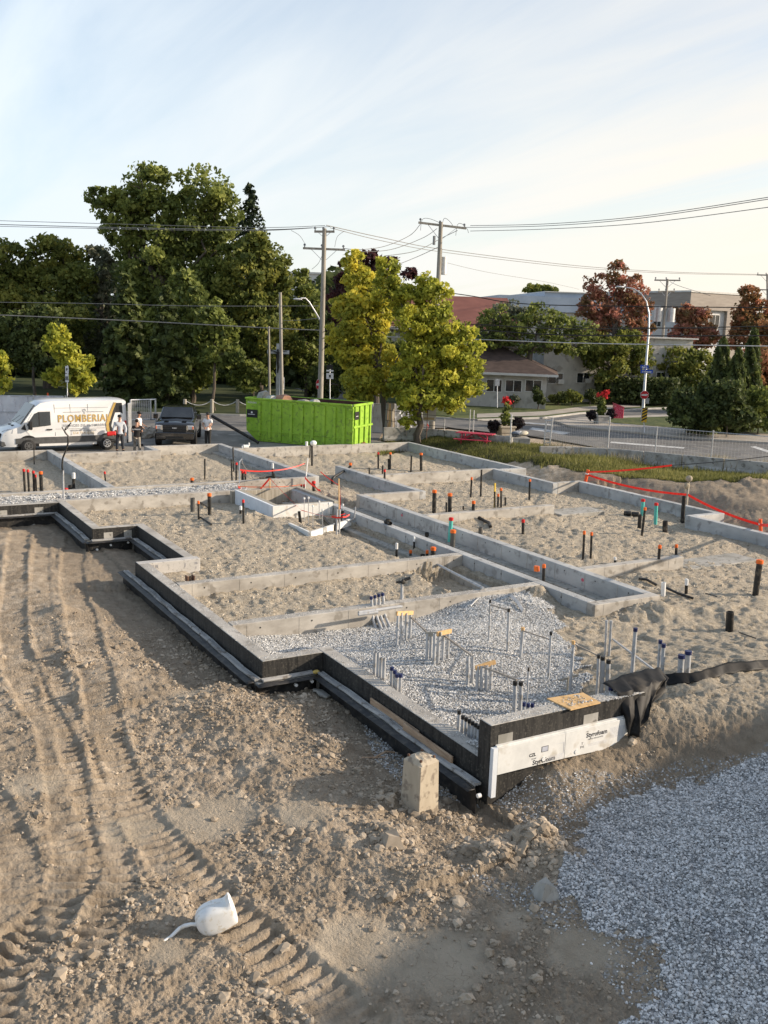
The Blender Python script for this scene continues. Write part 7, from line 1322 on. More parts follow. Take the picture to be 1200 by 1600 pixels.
s2_ = tag_sign('street_name_sign', 'lower, longer blue street name sign on the lamp', 0); c = np.array(PD(1010.5, 580.3, DL-.25)); flat(s2_, c, .92, .27, blue, 'plate', 0); sign_txt(s2_, 'Ch.', c+[0, 0, .085]-rgt*.1, .06, swh); sign_txt(s2_, 'Lévesque Bd', c-[0, 0, .03], .145, swh, sx=.92)
def octo(par, c, w, off=0): return flat(par, c, w, w, sred, 'plate', off, 8)
def stop(name, lab, px, py, D, w, sx=1.0):
    t = tag_sign(name, lab, 0, ); t['category'] = 'stop sign'; c = np.array(PD(px, py, D)); mb = MB()
    for r_, mt, of in ((w*.54, swh, 0), (w*.5, sred, .02)):
        v = [c-fwd*of+rgt*r_*sx*math.cos(a)+np.array([0, 0, r_])*math.sin(a) for a in np.linspace(0, 2*math.pi, 8, endpoint=False)+math.pi/8]; MB().add(v+[q_+fwd*.015 for q_ in v], [tuple(range(8)), tuple(range(15, 7, -1))]+[(k, (k+1) % 8, 8+(k+1) % 8, 8+k) for k in range(8)]).build('plate' if mt is sred else 'rim', mt, t)
    sign_txt(t, 'ARRÊT', c-[0, 0, .01], w*.26, swh, .045, sx=sx, bold=.012); return t
stop('stop_sign', 'red octagonal stop sign on the curved street lamp', 1007, 617, DL-.3, .62); stop('stop_sign', 'red stop sign seen at an angle on the left power pole', 497, 600.5, 61.6, .62, .42)
bn = np.array(PD(1008, 626.5, DL-.2)); o = MB().obox(bn+rgt*.14, rgt*.16, fwd*.01, (0, 0, .20)).build('small_sign', steel); tag(o, 'small grey plate under the stop sign on the lamp', 'sign')
ch = thing('hazard_marker', 'yellow and black diagonal striped marker on the island edge', 'sign', (0, 0, 0)); c = np.array(PD(1007, 648.5, 66.5)); flat(ch, c, .36, 1.0, mk('sign_yellow', (.72, .42, .02), (.8, .48, .04), 6, .4), 'plate', 0)
for k in range(5):
    zc = -.44+k*.21; v = [(-.18, zc+.0), (.18, zc+.20-.0), (.18, zc+.31), (-.18, zc+.11)]; v = [(a, min(.5, max(-.5, b))) for a, b in v]; MB().add([c-fwd*.012+rgt*a+np.array([0, 0, b]) for a, b in v], [(0, 1, 2, 3)]).build('stripe', black_m, ch)
g_ = P(1007, 676, -.17); MB().cyl((g_[0], g_[1], -.2), c-[0, 0, .45]+fwd*.03, .03, n=8).build('post', steel, ch)
def plainsign(label, px, y0, y1, D, w, bot, panels, name='road_sign', pr=.03, arrow=None):
    t = thing(name, label, 'sign', (0, 0, 0)); cb_ = np.array(PD(px, bot, D)); ct = np.array(PD(px, y0, D)); MB().cyl(cb_, ct+fwd*.05, pr, n=8).build('post', steel, t, smooth=True)
    for (ya, yb, ww, mt, tx) in panels:
        a = np.array(PD(px, (ya+yb)/2, D)); h = (yb-ya)*D/FOC; flat(t, a-fwd*.05, ww, h, mt, 'plate', 0)
        if tx: sign_txt(t, tx, a, h*.45, black_m if mt is swh else swh, .07)
    return t
plainsign('parking sign on a post behind the van beside the small tree', 105, 571, 600, 58, .22, 640, [(572, 583, .20, swh, 'P'), (584, 597, .20, swh, '|||')]); 
plainsign('bus stop sign boards on a thin post right of the left power pole', 515.5, 570, 592, 66, .5, 640, [(570, 577, .42, black_m, ''), (578, 580.5, .48, swh, ''), (583, 592, .48, swh, '|||')])
plainsign('grey back of a small sign before the left window of the white house', 777, 592, 602, 74, .36, 637, [(592, 603, .34, steel, '')])
plainsign('pale sign post mostly hidden in the golden tree', 566, 565, 575, 62, .2, 650, [(566, 571, .14, swh, '')])
tag(MB().cyl((0, 0, 0), (0, 0, 1.2), .05, n=8).build('marker_post', orange_post, loc=(*PD(75, 625, 60)[:2], PD(75, 624, 60)[2]-.8)), 'reddish marker post behind the van roof', 'post')
# ---------------------------------------------------------------- park edge: posts with slack cable
pp = []
for px, y1, lab in ((289, 612, 'left wooden bollard post behind the pickup'), (331, 611, 'middle wooden bollard post behind the man by the pickup'), (371, 608, 'right wooden bollard post beside the dumpster')):
    x, y = P(px, 645, -.2); zt = ztop(x, y, y1+16); zt = max(zt, .7); o = MB().cyl((0, 0, -.1), (0, 0, .95), .13, .12, n=12).build('bollard', wood_grey, loc=(x, y, -.2), smooth=True, bevel=.02); tag(o, lab, 'bollard', 'bollards along the park edge'); pp.append(np.array([x, y, .68]))
pp = [2*pp[0]-pp[1]]+pp+[2*pp[-1]-pp[-2]]
for k, lab in zip((1, 2, 3), ('slack pale cable between left and middle bollards', 'slack pale cable between middle and right bollards', 'slack pale cable right of the right bollard')): tag(MB().tube(sag(pp[k], pp[k+1], .35, 12), .03, 6).build('bollard_cable', pvc), lab, 'cable', 'cables slung between the bollards')
# ---------------------------------------------------------------- fences
def mesh_panel(t, a, b, z0, z1, nx, nz, r=.018, fr=.03, sheet_mat=None, tarp=False):
    a, b = np.array([*a, 0.]), np.array([*b, 0.]); Z = np.array([0, 0, 1.]); mb = MB()
    for p_ in (a, b): mb.cyl(p_+Z*z0, p_+Z*z1, fr, n=8)
    for z in (z0+.05, z1): mb.cyl(a+Z*z, b+Z*z, fr, n=8)
    mb.build('frame', steel, t, smooth=True); mb = MB()
    for k in range(1, nx): p_ = a+(b-a)*k/nx; mb.bar(p_+Z*z0, p_+Z*z1, r, r)
    for k in range(1, nz): z = z0+(z1-z0)*k/nz; mb.bar(a+Z*z, b+Z*z, r, r)
    o = mb.build('wire_mesh', steel, t); o['kind'] = 'stuff'
Ft = thing('mesh_barrier', 'upright steel mesh fence panel between van and pickup', 'fence panel', (0, 0, 0)); a = P(205, 683, ZR); b = P(243.5, 681, ZR)
a3 = np.array([*a, 0.]); b3 = np.array([*b, 0.]); zt = 1.75; mb = MB(); mb.cyl(a3+[0, 0, ZR], a3+[0, 0, zt], .05, n=8); mb.cyl(b3+[0, 0, ZR], b3+[0, 0, zt+.05], .05, n=8); mb.cyl(a3+[0, 0, zt], b3+[0, 0, zt], .04, n=8); mb.cyl(a3+[0, 0, .65], b3+[0, 0, .65], .035, n=8); mb.cyl(a3*.2+b3*.8+[0, 0, .65], a3*.2+b3*.8+[0, 0, zt], .05, n=8); mb.build('frame', steel, Ft, smooth=True)
mb = MB()
for k in range(1, 14): z = .70+(zt-.75)*k/14; mb.bar(a3+[0, 0, z], b3*.8+a3*.2+[0, 0, z], .02, .02)
for k in range(1, 9): q_ = a3+(b3-a3)*k/9*.8; mb.bar(q_+[0, 0, .66], q_+[0, 0, zt], .02, .02)
o = mb.build('wire_mesh', steel, Ft); o['kind'] = 'stuff'
tarp_m = mk('white_tarp', (.48, .50, .54), (.62, .64, .68), 1.2, .6, .03, 3); 
def tarp_fence(label, pts, h, name='tarp_fence'):
    t = thing(name, label, 'fence', (0, 0, 0)); n = 0; vs = []; N_ = 46; R_ = 10
    for i in range(N_):
        f = i/(N_-1)*(len(pts)-1); k = min(int(f), len(pts)-2); q_ = np.array(pts[k])*(1-(f-k))+np.array(pts[k+1])*(f-k)
        for r in range(R_): z = ZR+.05+h*r/(R_-1); w = .05*math.sin(i*1.1+r*.8)+.04*math.sin(i*2.7-r); vs.append((q_[0]+w, q_[1]+w, z+(.02*math.sin(i*.9) if r == R_-1 else 0)))
    MB().add(vs, [(i*R_+r, (i+1)*R_+r, (i+1)*R_+r+1, i*R_+r+1) for i in range(N_-1) for r in range(R_-1)]).build('tarp', tarp_m, t, smooth=True)
    for k, q_ in enumerate(pts): MB().cyl((q_[0]-.1, q_[1]-.1, ZR), (q_[0]-.1, q_[1]-.1, ZR+h+.1), .04, n=8).build('post', steel, t)
    a_, b_ = np.array([*pts[0], ZR+h+.04]), np.array([*pts[-1], ZR+h+.04])
    for p0, p1 in zip(pts[:-1], pts[1:]): MB().cyl((*p0, ZR+h+.04), (*p1, ZR+h+.04), .03, n=8).build('rail', steel, t); MB().cyl((p0[0]-.1, p0[1]-.1, ZR+h*.55), (p1[0]-.1, p1[1]-.1, ZR+h*.55), .02, n=6).build('rail', steel, t)
    return t
tarp_fence('fence covered with white tarpaulin left of and behind the van', [PD(-60, 660, 55)[:2], PD(-10, 660, 55)[:2], PD(50, 660, 55.5)[:2], PD(100, 660, 56)[:2]], 1.9); tarp_fence('fence with whitish tarpaulin behind the golden tree trunk', [PD(578, 660, 60)[:2], PD(612, 660, 60)[:2], PD(655, 660, 60.5)[:2]], 1.75)
# concrete barriers along the street with a mesh fence above
barrier_m = mk('barrier_concrete', (.25, .24, .22), (.44, .43, .40), 1.6, .92, .01, 30, c3=(.17, .16, .14), s3=5)
def barrier(a, b, h, lab, w=.42):
    a, b = np.array([*a, 0.]), np.array([*b, 0.]); d = b-a; L_ = np.linalg.norm(d); d /= L_; n_ = np.array([d[1], -d[0], 0]); c = (a+b)/2; prof = [(-w/2, 0), (w/2, 0), (w/2, .12), (w*.26, .3), (w*.2, h), (-w*.2, h), (-w*.26, .3), (-w/2, .12)]
    o = MB().extr(prof, (0, 0, 0), n_, (0, 0, 1), d, -L_/2+.02, L_/2-.02).build('concrete_barrier', barrier_m, loc=(c[0], c[1], ZR-.02), bevel=.02); return tag(o, lab, 'barrier', 'concrete barriers along the street')
bl = [(598, 688), (635, 688), (664, 689.5), (695, 692.5), (728, 696), (762, 700), (800, 704)]; bl = [P(x, y, ZR) for x, y in bl]; nm = ['behind the golden tree guard', 'behind the yellow-green tree trunk', 'left of the red picnic table', 'just behind the left end of the picnic table', 'just behind the right end of the picnic table', 'between picnic table and bag-topped block']
for k in range(len(bl)-1): barrier(bl[k], bl[k+1], .78, 'pale concrete barrier '+nm[k])
br = [(842, 716), (892, 716.5), (948, 719), (1005, 724), (1065, 730), (1130, 736), (1215, 744)]; br = [P(x, y, ZR+.1) for x, y in br]; nm = ['right of the folded fence frame', 'below the left flower planter on the island', 'left of the middle mesh fence post', 'between the middle and right mesh fence posts', 'right of the right mesh fence post', 'at the right edge behind the dry weeds']
for k in range(len(br)-1): barrier(br[k], br[k+1], .74, 'weathered concrete barrier '+nm[k])
cb_ = P(808, 702, ZR); blkk = MB().box(-.55, .55, -.60, .60, 0, .80).build('concrete_block', barrier_m, loc=(cb_[0], cb_[1], ZR-.1), bevel=.03); blkk.rotation_euler = (0, 0, -.45); tag(blkk, 'big concrete block with bags on top beside the grass', 'concrete block')
for k, (dx, dy, c1, c2, lab) in enumerate(((-.1, .3, (.10, .12, .15), (.18, .20, .24), 'dark blue-grey bag on the concrete block'), (.15, -.05, (.40, .41, .42), (.52, .53, .54), 'pale grey bag in the middle of the concrete block'), (-.05, -.35, (.50, .44, .34), (.6, .54, .42), 'cream bag at the right of the concrete block'))):
    tag(MB().ell((0, 0, .09), (.36, .26, .13), 12, 7).build('bag', mk('bag_cloth%d' % k, c1, c2, 5, .85, .03, 9), loc=(cb_[0]+dx, cb_[1]+dy, .70-.3+.1), smooth=True), lab, 'bag', 'bags on the concrete block').rotation_euler = (.1, .1, k)
def fpost(px, yb, yt, lab, two=False):
    x, y = P(px, yb, ZR); zt = ztop(x, y, yt); o = MB().cyl((0, 0, 0), (0, 0, zt-ZR), .035, n=8)
    if two: o.cyl((.12, -.12, 0), (.12, -.12, zt-ZR), .035, n=8); o.cyl((0, 0, (zt-ZR)*.9), (.12, -.12, (zt-ZR)*.9), .03, n=6); o.cyl((0, 0, .4), (.12, -.12, .4), .03, n=6)
    return tag(o.build('fence_post', steel, loc=(x, y, ZR), smooth=True), lab, 'fence post', 'steel posts of the street fence'), x, y, zt
fp = [fpost(693, 690, 654, 'fence post under the yellow-green crown'), fpost(732, 696, 640, 'left of two close fence posts left of the planter'), fpost(738, 696, 641, 'right of two close fence posts left of the planter'), fpost(796, 705, 648, 'fence post in front of the left flower planter', True), fpost(948, 720, 652, 'fence post below the second flower planter', True), fpost(1022, 726, 667, 'middle fence post with double tube', True), fpost(1109, 735, 673, 'right fence post with double tube', True)]
ff = thing('folded_barrier', 'narrow folded white fence frame standing at the end of the barriers', 'fence frame', (0, 0, 0)); x, y = P(848, 712, ZR); zt = ztop(x, y, 655); mb = MB()
for dx in (0, .32): mb.cyl((x+M[0][0]*dx, y+M[0][1]*dx, ZR), (x+M[0][0]*(dx+.08), y+M[0][1]*(dx+.08), zt+dx*.3), .04, n=8)
for f in (.1, .35, .65, .95): z = ZR+(zt-ZR)*f; mb.cyl((x, y, z), (x+M[0][0]*.38, y+M[0][1]*.38, z+.05), .03, n=6)
mb.build('tubes', steel, ff, smooth=True); o = MB()
for k in range(12): z = ZR+(zt-ZR)*(.12+k*.07); o.bar((x+.02, y, z), (x+M[0][0]*.36, y+M[0][1]*.36, z+.04), .012, .012)
o = o.build('wire_mesh', steel, ff); o['kind'] = 'stuff'
# long mesh fence on the barriers, right: rails and wires
MF = thing('mesh_fence', 'long low wire mesh fence running right along the street barriers', 'fence', (0, 0, 0)); q_ = [np.array([*P(852, 700, ZR), 0.])]+[np.array([f[1], f[2], 0.]) for f in fp[4:]]+[np.array([*P(1215, 748, ZR), 0.])]; tops = [ztop(q_[0][0], q_[0][1], 652), ztop(q_[1][0], q_[1][1], 661), ztop(q_[2][0], q_[2][1], 668), ztop(q_[3][0], q_[3][1], 675), ztop(q_[4][0], q_[4][1], 684)]
rail = MB(); wm_ = MB()
for k in range(4):
    a, b = q_[k].copy(), q_[k+1].copy(); a[2] = tops[k]; b[2] = tops[k+1]; rail.cyl(a, b, .018, n=6); n_ = int(np.linalg.norm(b-a)/.16)
    for i in range(n_): p_ = a+(b-a)*i/n_; wm_.bar(p_, p_-[0, 0, 1.55], .005, .005, up=(1, 0, 0))
    for i in range(1, 9): wm_.bar(a-[0, 0, i*.18], b-[0, 0, i*.18], .005, .005)
rail.build('top_rail', steel, MF); o = wm_.build('wire_mesh', steel, MF); o['kind'] = 'stuff'
wl = MB(); a = [np.array([*P(x, y, ZR), ztop(*P(x, y, ZR), t_)]) for x, y, t_ in ((600, 688, 640), (693, 690, 650), (735, 696, 655), (796, 705, 660), (848, 712, 664))]
for p0, p1 in zip(a[:-1], a[1:]): wl.tube(sag(p0, p1, .05, 6), .015, 5); wl.tube(sag(p0-[0, 0, .6], p1-[0, 0, .6], .05, 6), .015, 5)
tag(wl.build('fence_wires', wire_m), 'two slack dark wires strung behind the picnic table', 'fence wire')
bp_ = thing('notice_board', 'pale notice panel hanging on the street fence under the yellow-green tree', 'sign', (0, 0, 0)); c = np.array(PD(671, 645, 57)); flat(bp_, c, .80, .98, mk('notice_white', (.44, .44, .42), (.52, .52, .5), 5, .6), 'plate', 0)
for k in range(4):
    MB().obox(c-fwd*.02+rgt*(-.24+k*.16)+np.array([0, 0, .12+.04*(k % 2)]), rgt*.03, fwd*.004, (0, 0, .10-.03*(k % 2))).build('print', gry, bp_)
MB().obox(c-fwd*.02-[0, 0, .34], rgt*.3, fwd*.004, (0, 0, .07)).build('print', mk('print_ochre', (.35, .28, .16), (.4, .33, .2), 9), bp_)
iron = MB(); x, y = P(666, 690, -.2); zt = ztop(x, y, 620); tag(iron.cyl((0, 0, -.1), (0, 0, zt+.2), .025, n=6).build('survey_rod', rust, loc=(x, y, -.2)), 'thin dark rod with red ribbon on the grass left of the picnic table', 'rod'); tag(MB().ribbon([(x, y, ztop(x, y, 662)), (x-.03, y-.1, ztop(x, y, 666)), (x, y-.06, ztop(x, y, 672))], .10).build('ribbon', tape_red), 'red ribbon tied to the thin dark rod', 'ribbon')
# ---------------------------------------------------------------- planters
def planter(label, px, yb, D, w, h, flowers, seed, matp):
    x, y, _ = PD(px, yb, D); zb_ = PD(px, yb, D)[2]; t = thing('flower_planter', label, 'planter', (x, y, zb_), group='flower planters by the street'); n = 4; a0 = .5
    vs = [(r*math.cos(a0+k*math.pi/2), r*math.sin(a0+k*math.pi/2), z) for z, r in ((0, w*.50), (h*.88, w*.66), (h*.885, w*.72), (h, w*.73), (h, w*.62), (h*.85, w*.60)) for k in range(4)]
    MB().add(vs, [(i*4+k, i*4+(k+1) % 4, (i+1)*4+(k+1) % 4, (i+1)*4+k) for i in range(5) for k in range(4)]+[(3, 2, 1, 0), (20, 21, 22, 23)]).build('pot', matp, t, bevel=.02)
    R_ = np.random.default_rng(seed); L3 = [(0, 0, h+.35, w*.35, w*.35, .45), (0, 0, h+.95, w*.22, w*.22, .5)]; P_, T_ = lobes_pts(L3, 900, seed); cards(P_, .09, T_, LM['green'], 'foliage', t)
    L3 = [tuple(rgt*w*.75*s+np.array([0, 0, h+(-.05 if s < 0 else .12)]))+(w*.36, w*.36, .38) for s in (-1, 1)]; P_, T_ = lobes_pts(L3, 1300, seed+1); cards(P_, .09, T_, LM['dark_leaf'], 'dark_foliage', t)
    for k in range(flowers):
        q_ = rgt*R_.uniform(-.38, .38)*w+np.array([0, 0, h+1.45+R_.uniform(-.15, .2)]); g = R_.normal(0, .07, (60, 3))+q_; cards(g, .06, R_.uniform(0, 1, 60), LM['flower'], 'flower', t); MB().cyl(q_*[.5, .5, 1]-[0, 0, .7], q_, .012, n=5).build('stem', MATS['lawn'], t)
planter('tapered beige planter with red flowers behind the picnic table', 789, 692, 58, .95, 1.05, 5, 71, mk('planter_beige', (.40, .34, .26), (.50, .44, .35), 3, .85)); planter('grey planter with red flowers on the traffic island', 938, 670, 70, .95, 1.0, 8, 72, mk('planter_grey', (.30, .295, .28), (.4, .39, .37), 3, .85))
bx_ = np.array(PD(965, 652, 70)); bx_[2] = PD(965, 653, 70)[2]; cbx = thing('metal_box', 'crimson patterned metal box standing beside the island planter', 'box', bx_); crim = mk('crimson_paint', (.50, .02, .06), (.60, .08, .12), 9, .5, c3=(.65, .35, .38), s3=16); MB().extr([(-.34, 0), (.34, 0), (.34, .78), (-.34, 1.02)], (0, 0, 0), rgt, (0, 0, 1), fwd, -.32, .32).build('body', crim, cbx, bevel=.02); MB().extr([(.36, .77), (.36, .82), (-.36, 1.07), (-.36, 1.02)], (0, 0, 0), rgt, (0, 0, 1), fwd, -.36, .36).build('lid', mk('crimson_lid', (.6, .08, .12), (.66, .14, .18), 5, .5), cbx)
# ---------------------------------------------------------------- red picnic table
px0 = P(742, 697, -.2); TB = thing('picnic_table', 'red wooden picnic table standing on the grass by the street', 'picnic table', (px0[0], px0[1], -.24), math.atan2(rgt[1], rgt[0])-.35)
rp_ = mk('red_painted_wood', (.42, .025, .055), (.52, .05, .085), 3, .55, .003, 30)
for k in range(5): MB().box(-1.05, 1.05, -.37+k*.155, -.37+k*.155+.14, .74, .78).build('top_board', rp_, TB, bevel=.004)
for s in (-1, 1):
    for k in range(2): MB().box(-1.05, 1.05, s*.66-.14+k*.15, s*.66-.14+k*.15+.135, .43, .47).build('seat_board', rp_, TB, bevel=.004)
for xx in (-.72, .72):
    MB().box(xx-.02, xx+.02, -.8, .8, .37, .425).build('cross_beam', rp_, TB); MB().box(xx-.02, xx+.02, -.36, .36, .68, .735).build('cross_beam', rp_, TB)
    for s in (-1, 1): MB().bar((xx+.045, s*.26, .735), (xx+.045, s*.62, 0), .09, .04, up=(1, 0, 0)).build('leg', rp_, TB)
for s in (-1, 1): MB().bar((s*.68, 0, .40), (s*.15, 0, .70), .04, .09).build('brace', rp_, TB)
# ---------------------------------------------------------------- roll-off container
green = mk('container_green', (.21, .38, .03), (.30, .50, .05), 1.6, .55, .004, 12, c3=(.17, .27, .04), s3=5)
gy_ = PD(548, 694, 51.6); DP = thing('roll_off_container', 'bright green steel roll-off container full of rubble standing on the asphalt', 'dumpster', (gy_[0], gy_[1], -.27), math.radians(36)); L_, W_d, Hd = 6.5, 2.4, 2.28
mb = MB(); side = [(0, 0), (5.75, 0), (6.45, .55), (6.5, Hd), (0, Hd)]
for y0, y1 in ((-.06, 0), (-W_d, -W_d+.06)): mb2 = MB().extr(side, (0, y0, 0), (1, 0, 0), (0, 0, 1), (0, 1, 0), 0, y1-y0); mb2.build('side_wall', green, DP)
MB().box(.0, 5.75, -W_d+.061, -.061, .0, .06).build('floor', rust, DP); MB().box(6.42, 6.49, -W_d+.061, -.061, .56, Hd-.02).build('front_wall', green, DP); MB().bar((5.72, -W_d/2, .05), (6.45, -W_d/2, .56), W_d-.13, .05).build('sloped_plate', steel, DP)
rb = [.42, .98, 1.62, 2.30, 2.95, 3.62, 4.30, 4.95, 5.60]
for x in rb:
    for y in (.001, -W_d-.09): MB().box(x-.085, x+.085, y, y+.09, .10 if x < 5.5 else .3, Hd-.10).build('rib', green, DP, bevel=.01)
for y in (-.02, -W_d-.06): MB().box(-.03, 6.53, y, y+.10, Hd+.001, Hd+.10).build('top_rail', green, DP, bevel=.015)
MB().box(6.44, 6.54, -W_d, 0, Hd-.001, Hd+.098).build('top_rail', green, DP); MB().box(.05, 6.2, .002, .05, .55, .61).build('belt_rail', green, DP); MB().bar((.1, .03, .12), (1.1, .03, .42), .05, .06).build('diagonal_brace', green, DP)
MB().box(5.95, 6.45, .003, .03, 1.15, 1.2).box(5.95, 6.45, .003, .03, 1.72, 1.77).build('step_bar', green, DP)
sm_ = MB(); rs_ = random.Random(9)
for k in range(46):
    x0, z0 = rs_.uniform(.2, 5.6), rs_.uniform(.2, 2.1); a = rs_.choice((-.8, .7, 1.4, .2, -1.3)); l_ = rs_.uniform(.08, .45); sm_.bar((x0, .0035, z0), (x0+l_*math.cos(a), .0035, z0+l_*math.sin(a)), .004, rs_.uniform(.008, .022), up=(0, 1, 0))
sm_ = sm_.build('scratches', mk('scratch_dark', (.05, .09, .02), (.10, .10, .05), 9, .8), DP); sm_['kind'] = 'stuff'
dr_ = MB().box(-.07, -.005, -W_d, 0, .08, Hd-.02).build('door', green, DP, bevel=.01)
for y in (-.25, -.85, -1.5, -2.15): MB().box(-.15, -.071, y-.07, y+.07, .09, Hd-.03).build('door_rib', green, dr_, bevel=.01)
MB().box(-.17, -.072, -W_d+.02, -.02, 1.12, 1.22).build('door_bar', green, dr_); MB().box(-.15, -.06, -W_d, 0, Hd-.019, Hd+.1).build('door_rail', green, dr_); MB().cyl((-.10, .04, .15), (-.10, .04, Hd-.1), .035, n=8).build('hinge_rod', green, DP, smooth=True)
for z in (.35, .95, 1.6, 2.1): MB().box(-.16, .14, .01, .09, z-.05, z+.05).build('hinge', green, DP, bevel=.008)
stk = black_m; MB().box(5.60+.14, 6.42, .01, .03, 1.28, 1.72).build('decal', stk, DP); MB().box(5.90, 6.35, .031, .034, 1.44, 1.47).ell((6.1, .034, 1.56), (.06, .004, .06), 8, 5).build('decal_print', swh, DP); MB().box(-.155, -.145, -.62, -.12, 1.55, 1.98).build('decal', stk, DP); MB().box(-.158, -.156, -.52, -.25, 1.72, 1.75).build('decal_print', swh, DP)
text_mesh('WERERS', .13, swh, (6.1, .012, 2.1), (-1, 0, 0), (0, 0, 1), DP, 'lettering', sx=1.2)
for x in (.35, 5.5): MB().cyl((x, -.15, .08), (x, -.42, .08), .13, n=14).build('roller', rust, DP, smooth=True)
MB().cyl((-.12, -1.1, .1), (-.12, -1.45, .1), .16, n=14).cyl((-.12, -1.0, .1), (-.12, -1.55, .1), .05, n=10).build('roller', mk('brown_rust', (.12, .05, .02), (.2, .09, .04), 9), DP, smooth=True)
inner = MB().box(.1, 6.3, -2.33, -2.30, 1.2, Hd+.07).build('lining', mk('rusty_lining', (.05, .022, .018), (.09, .04, .03), 3, .9), DP)
rng2 = random.Random(5)
for k, (x, y, z, a, b, c_, mt, lab) in enumerate([(5.9, -.9, Hd+.18, .42, .3, .28, concrete_old, 'big pale concrete slab sticking out of the container at its left end'), (5.3, -.7, Hd+.08, .4, .3, .16, MATS['sign_back'] if 'sign_back' in MATS else concrete_far, 'grey rubble piece beside the big slab in the container'), (4.55, -.7, Hd+.12, .65, .4, .2, mk('red_rubble', (.28, .15, .10), (.38, .22, .16), 4), 'reddish-brown rubble lump in the container'), (3.2, -.6, Hd+.02, .5, .3, .12, concrete_old, 'low grey rubble lump in the middle of the container'), (2.7, -.9, Hd+.03, .3, .3, .14, concrete_far, 'small grey rubble lump in the middle of the container')]):
    ca, sa = math.cos(math.radians(36)), math.sin(math.radians(36)); wx, wy = gy_[0]+x*ca-y*sa, gy_[1]+x*sa+y*ca
    o = MB().add([(-a, -b, -c_), (a*.9, -b, -c_), (a, b, -c_*.8), (-a*.8, b, -c_), (-a*.7, -b*.6, c_*.7), (a*.5, -b*.8, c_), (a*.8, b*.6, c_*.5), (-a*.9, b*.5, c_*.9)], [(0, 3, 2, 1), (4, 5, 6, 7), (0, 1, 5, 4), (1, 2, 6, 5), (2, 3, 7, 6), (3, 0, 4, 7)]).build('rubble', mt, loc=(wx, wy, z-.27), bevel=.02); tag(o, lab, 'rubble', 'rubble in the container')
fillc = MB().box(.1, 6.3, -2.28, -.08, 1.2, Hd-.12).build('rubble_fill', concrete_old, DP); fillc['kind'] = 'stuff'
a = np.array([*P(404, 693, -.25), -.2]); xx, yy, _ = PD(331, 660, 53.5); b = np.array([xx, yy, ztop(xx, yy, 650)]); tag(MB().cyl(a-a, b-a, .085, n=12).build('long_pipe', abs_black, loc=a, smooth=True), 'long black pipe leaning from the pickup bed down to the container', 'pipe')
# ---------------------------------------------------------------- vehicles
def wheel(t, x, y, r, w, rimm, sgn, n=22):
    ty = MB().cyl((x, y-w/2, r), (x, y+w/2, r), r, n=n).cyl((x, y+sgn*(w/2+.001), r), (x, y+sgn*(w/2+.02), r), r*.93, r*.86, n=n).build('wheel', black_rub, t, smooth=True)
    m_ = MB().cyl((x, y+sgn*w*.4, r), (x, y+sgn*(w/2+.028), r), r*.62, r*.56, n=n, inner=r*.42).cyl((x, y+sgn*w*.3, r), (x, y+sgn*(w/2+.03), r), r*.14, n=10)
    for k in range(6): a = k*math.pi/3; m_.bar((x+r*.1*math.cos(a), y+sgn*(w/2+.012), r+r*.1*math.sin(a)), (x+r*.55*math.cos(a), y+sgn*(w/2+.012), r+r*.55*math.sin(a)), r*.13, .02, up=(0, 1, 0))
    m_.build('rim', rimm, ty, smooth=True); return ty
vw = mk('van_white', (.66, .66, .655), (.72, .72, .71), .6, .3, spec=.5, coat=.5); clad = mk('grey_cladding', (.06, .062, .062), (.10, .10, .10), 4, .6); goldm = mk('gold_film', (.42, .27, .07), (.52, .36, .12), 3, .4); vgrey = mk('film_grey', (.16, .17, .18), (.2, .21, .22), 3, .5); lens = mk('clear_lens', (.35, .36, .37), (.6, .61, .62), 9, .12, spec=.8); redl = mk('red_lens', (.5, .01, .01), (.6, .02, .02), 9, .2)
def loft(xs, top, hw, z0, belt, mat_, name, par, nz=9, bot=None):
    vs = []; R_ = None
    for x in xs:
        zt = top(x); row = []
        for k in range(nz): z = z0+(zt-z0)*(k/(nz-1))**.9; row.append((x, hw(x, z, zt), z))
        row.append((x, hw(x, zt, zt)*.80, zt+.045)); row.append((x, 0, zt+.07)); full = row+[(a, -b, c) for a, b, c in reversed(row[:-1])]; R_ = len(full); vs += full
    n = len(xs); f = [(i*R_+k, (i+1)*R_+k, (i+1)*R_+k+1, i*R_+k+1) for i in range(n-1) for k in range(R_-1)]+[tuple(range(R_)), tuple((n-1)*R_+k for k in range(R_-1, -1, -1))]+[(i*R_+R_-1, (i+1)*R_+R_-1, (i+1)*R_, i*R_) for i in range(n-1)]
    return MB().add(vs, f).build(name, mat_, par, smooth=True)
VX = 48.45; lo, hi = -20., 5.
for _ in range(40):
    mid = (lo+hi)/2
    if PJ(VX, mid, .5)[0] > 197: lo = mid
    else: hi = mid
VN = thing('plumbing_van', 'white high-roof plumbing van with gold and black lettering, rear door open', 'van', (VX+1.03, mid, ZR), math.radians(90+2.5))
vtop = lambda x: float(np.interp(x, [0, .1, 3.7, 4.15, 4.45, 5.05, 5.15, 5.75, 5.93, 5.98], [2.40, 2.46, 2.44, 2.36, 2.15, 1.36, 1.28, 1.06, .90, .62]))
def vhw(x, z, zt): w = 1.03*float(np.interp(x, [0, .2, 4.9, 5.6, 5.98], [.99, 1, 1, .95, .82])); return w*float(np.interp(z, [.3, .5, 1.25, 2.5], [.97, 1, 1, .86]))
loft([0, .05, .3, .8, 1.5, 2.2, 3, 3.6, 3.9, 4.15, 4.3, 4.45, 4.65, 4.85, 5.05, 5.15, 5.35, 5.6, 5.75, 5.88, 5.98], vtop, vhw, .32, 1.2, vw, 'body', VN)
def vp(x, z, off=.012, s=1): return (x, s*(vhw(x, z, 0)+off), z)
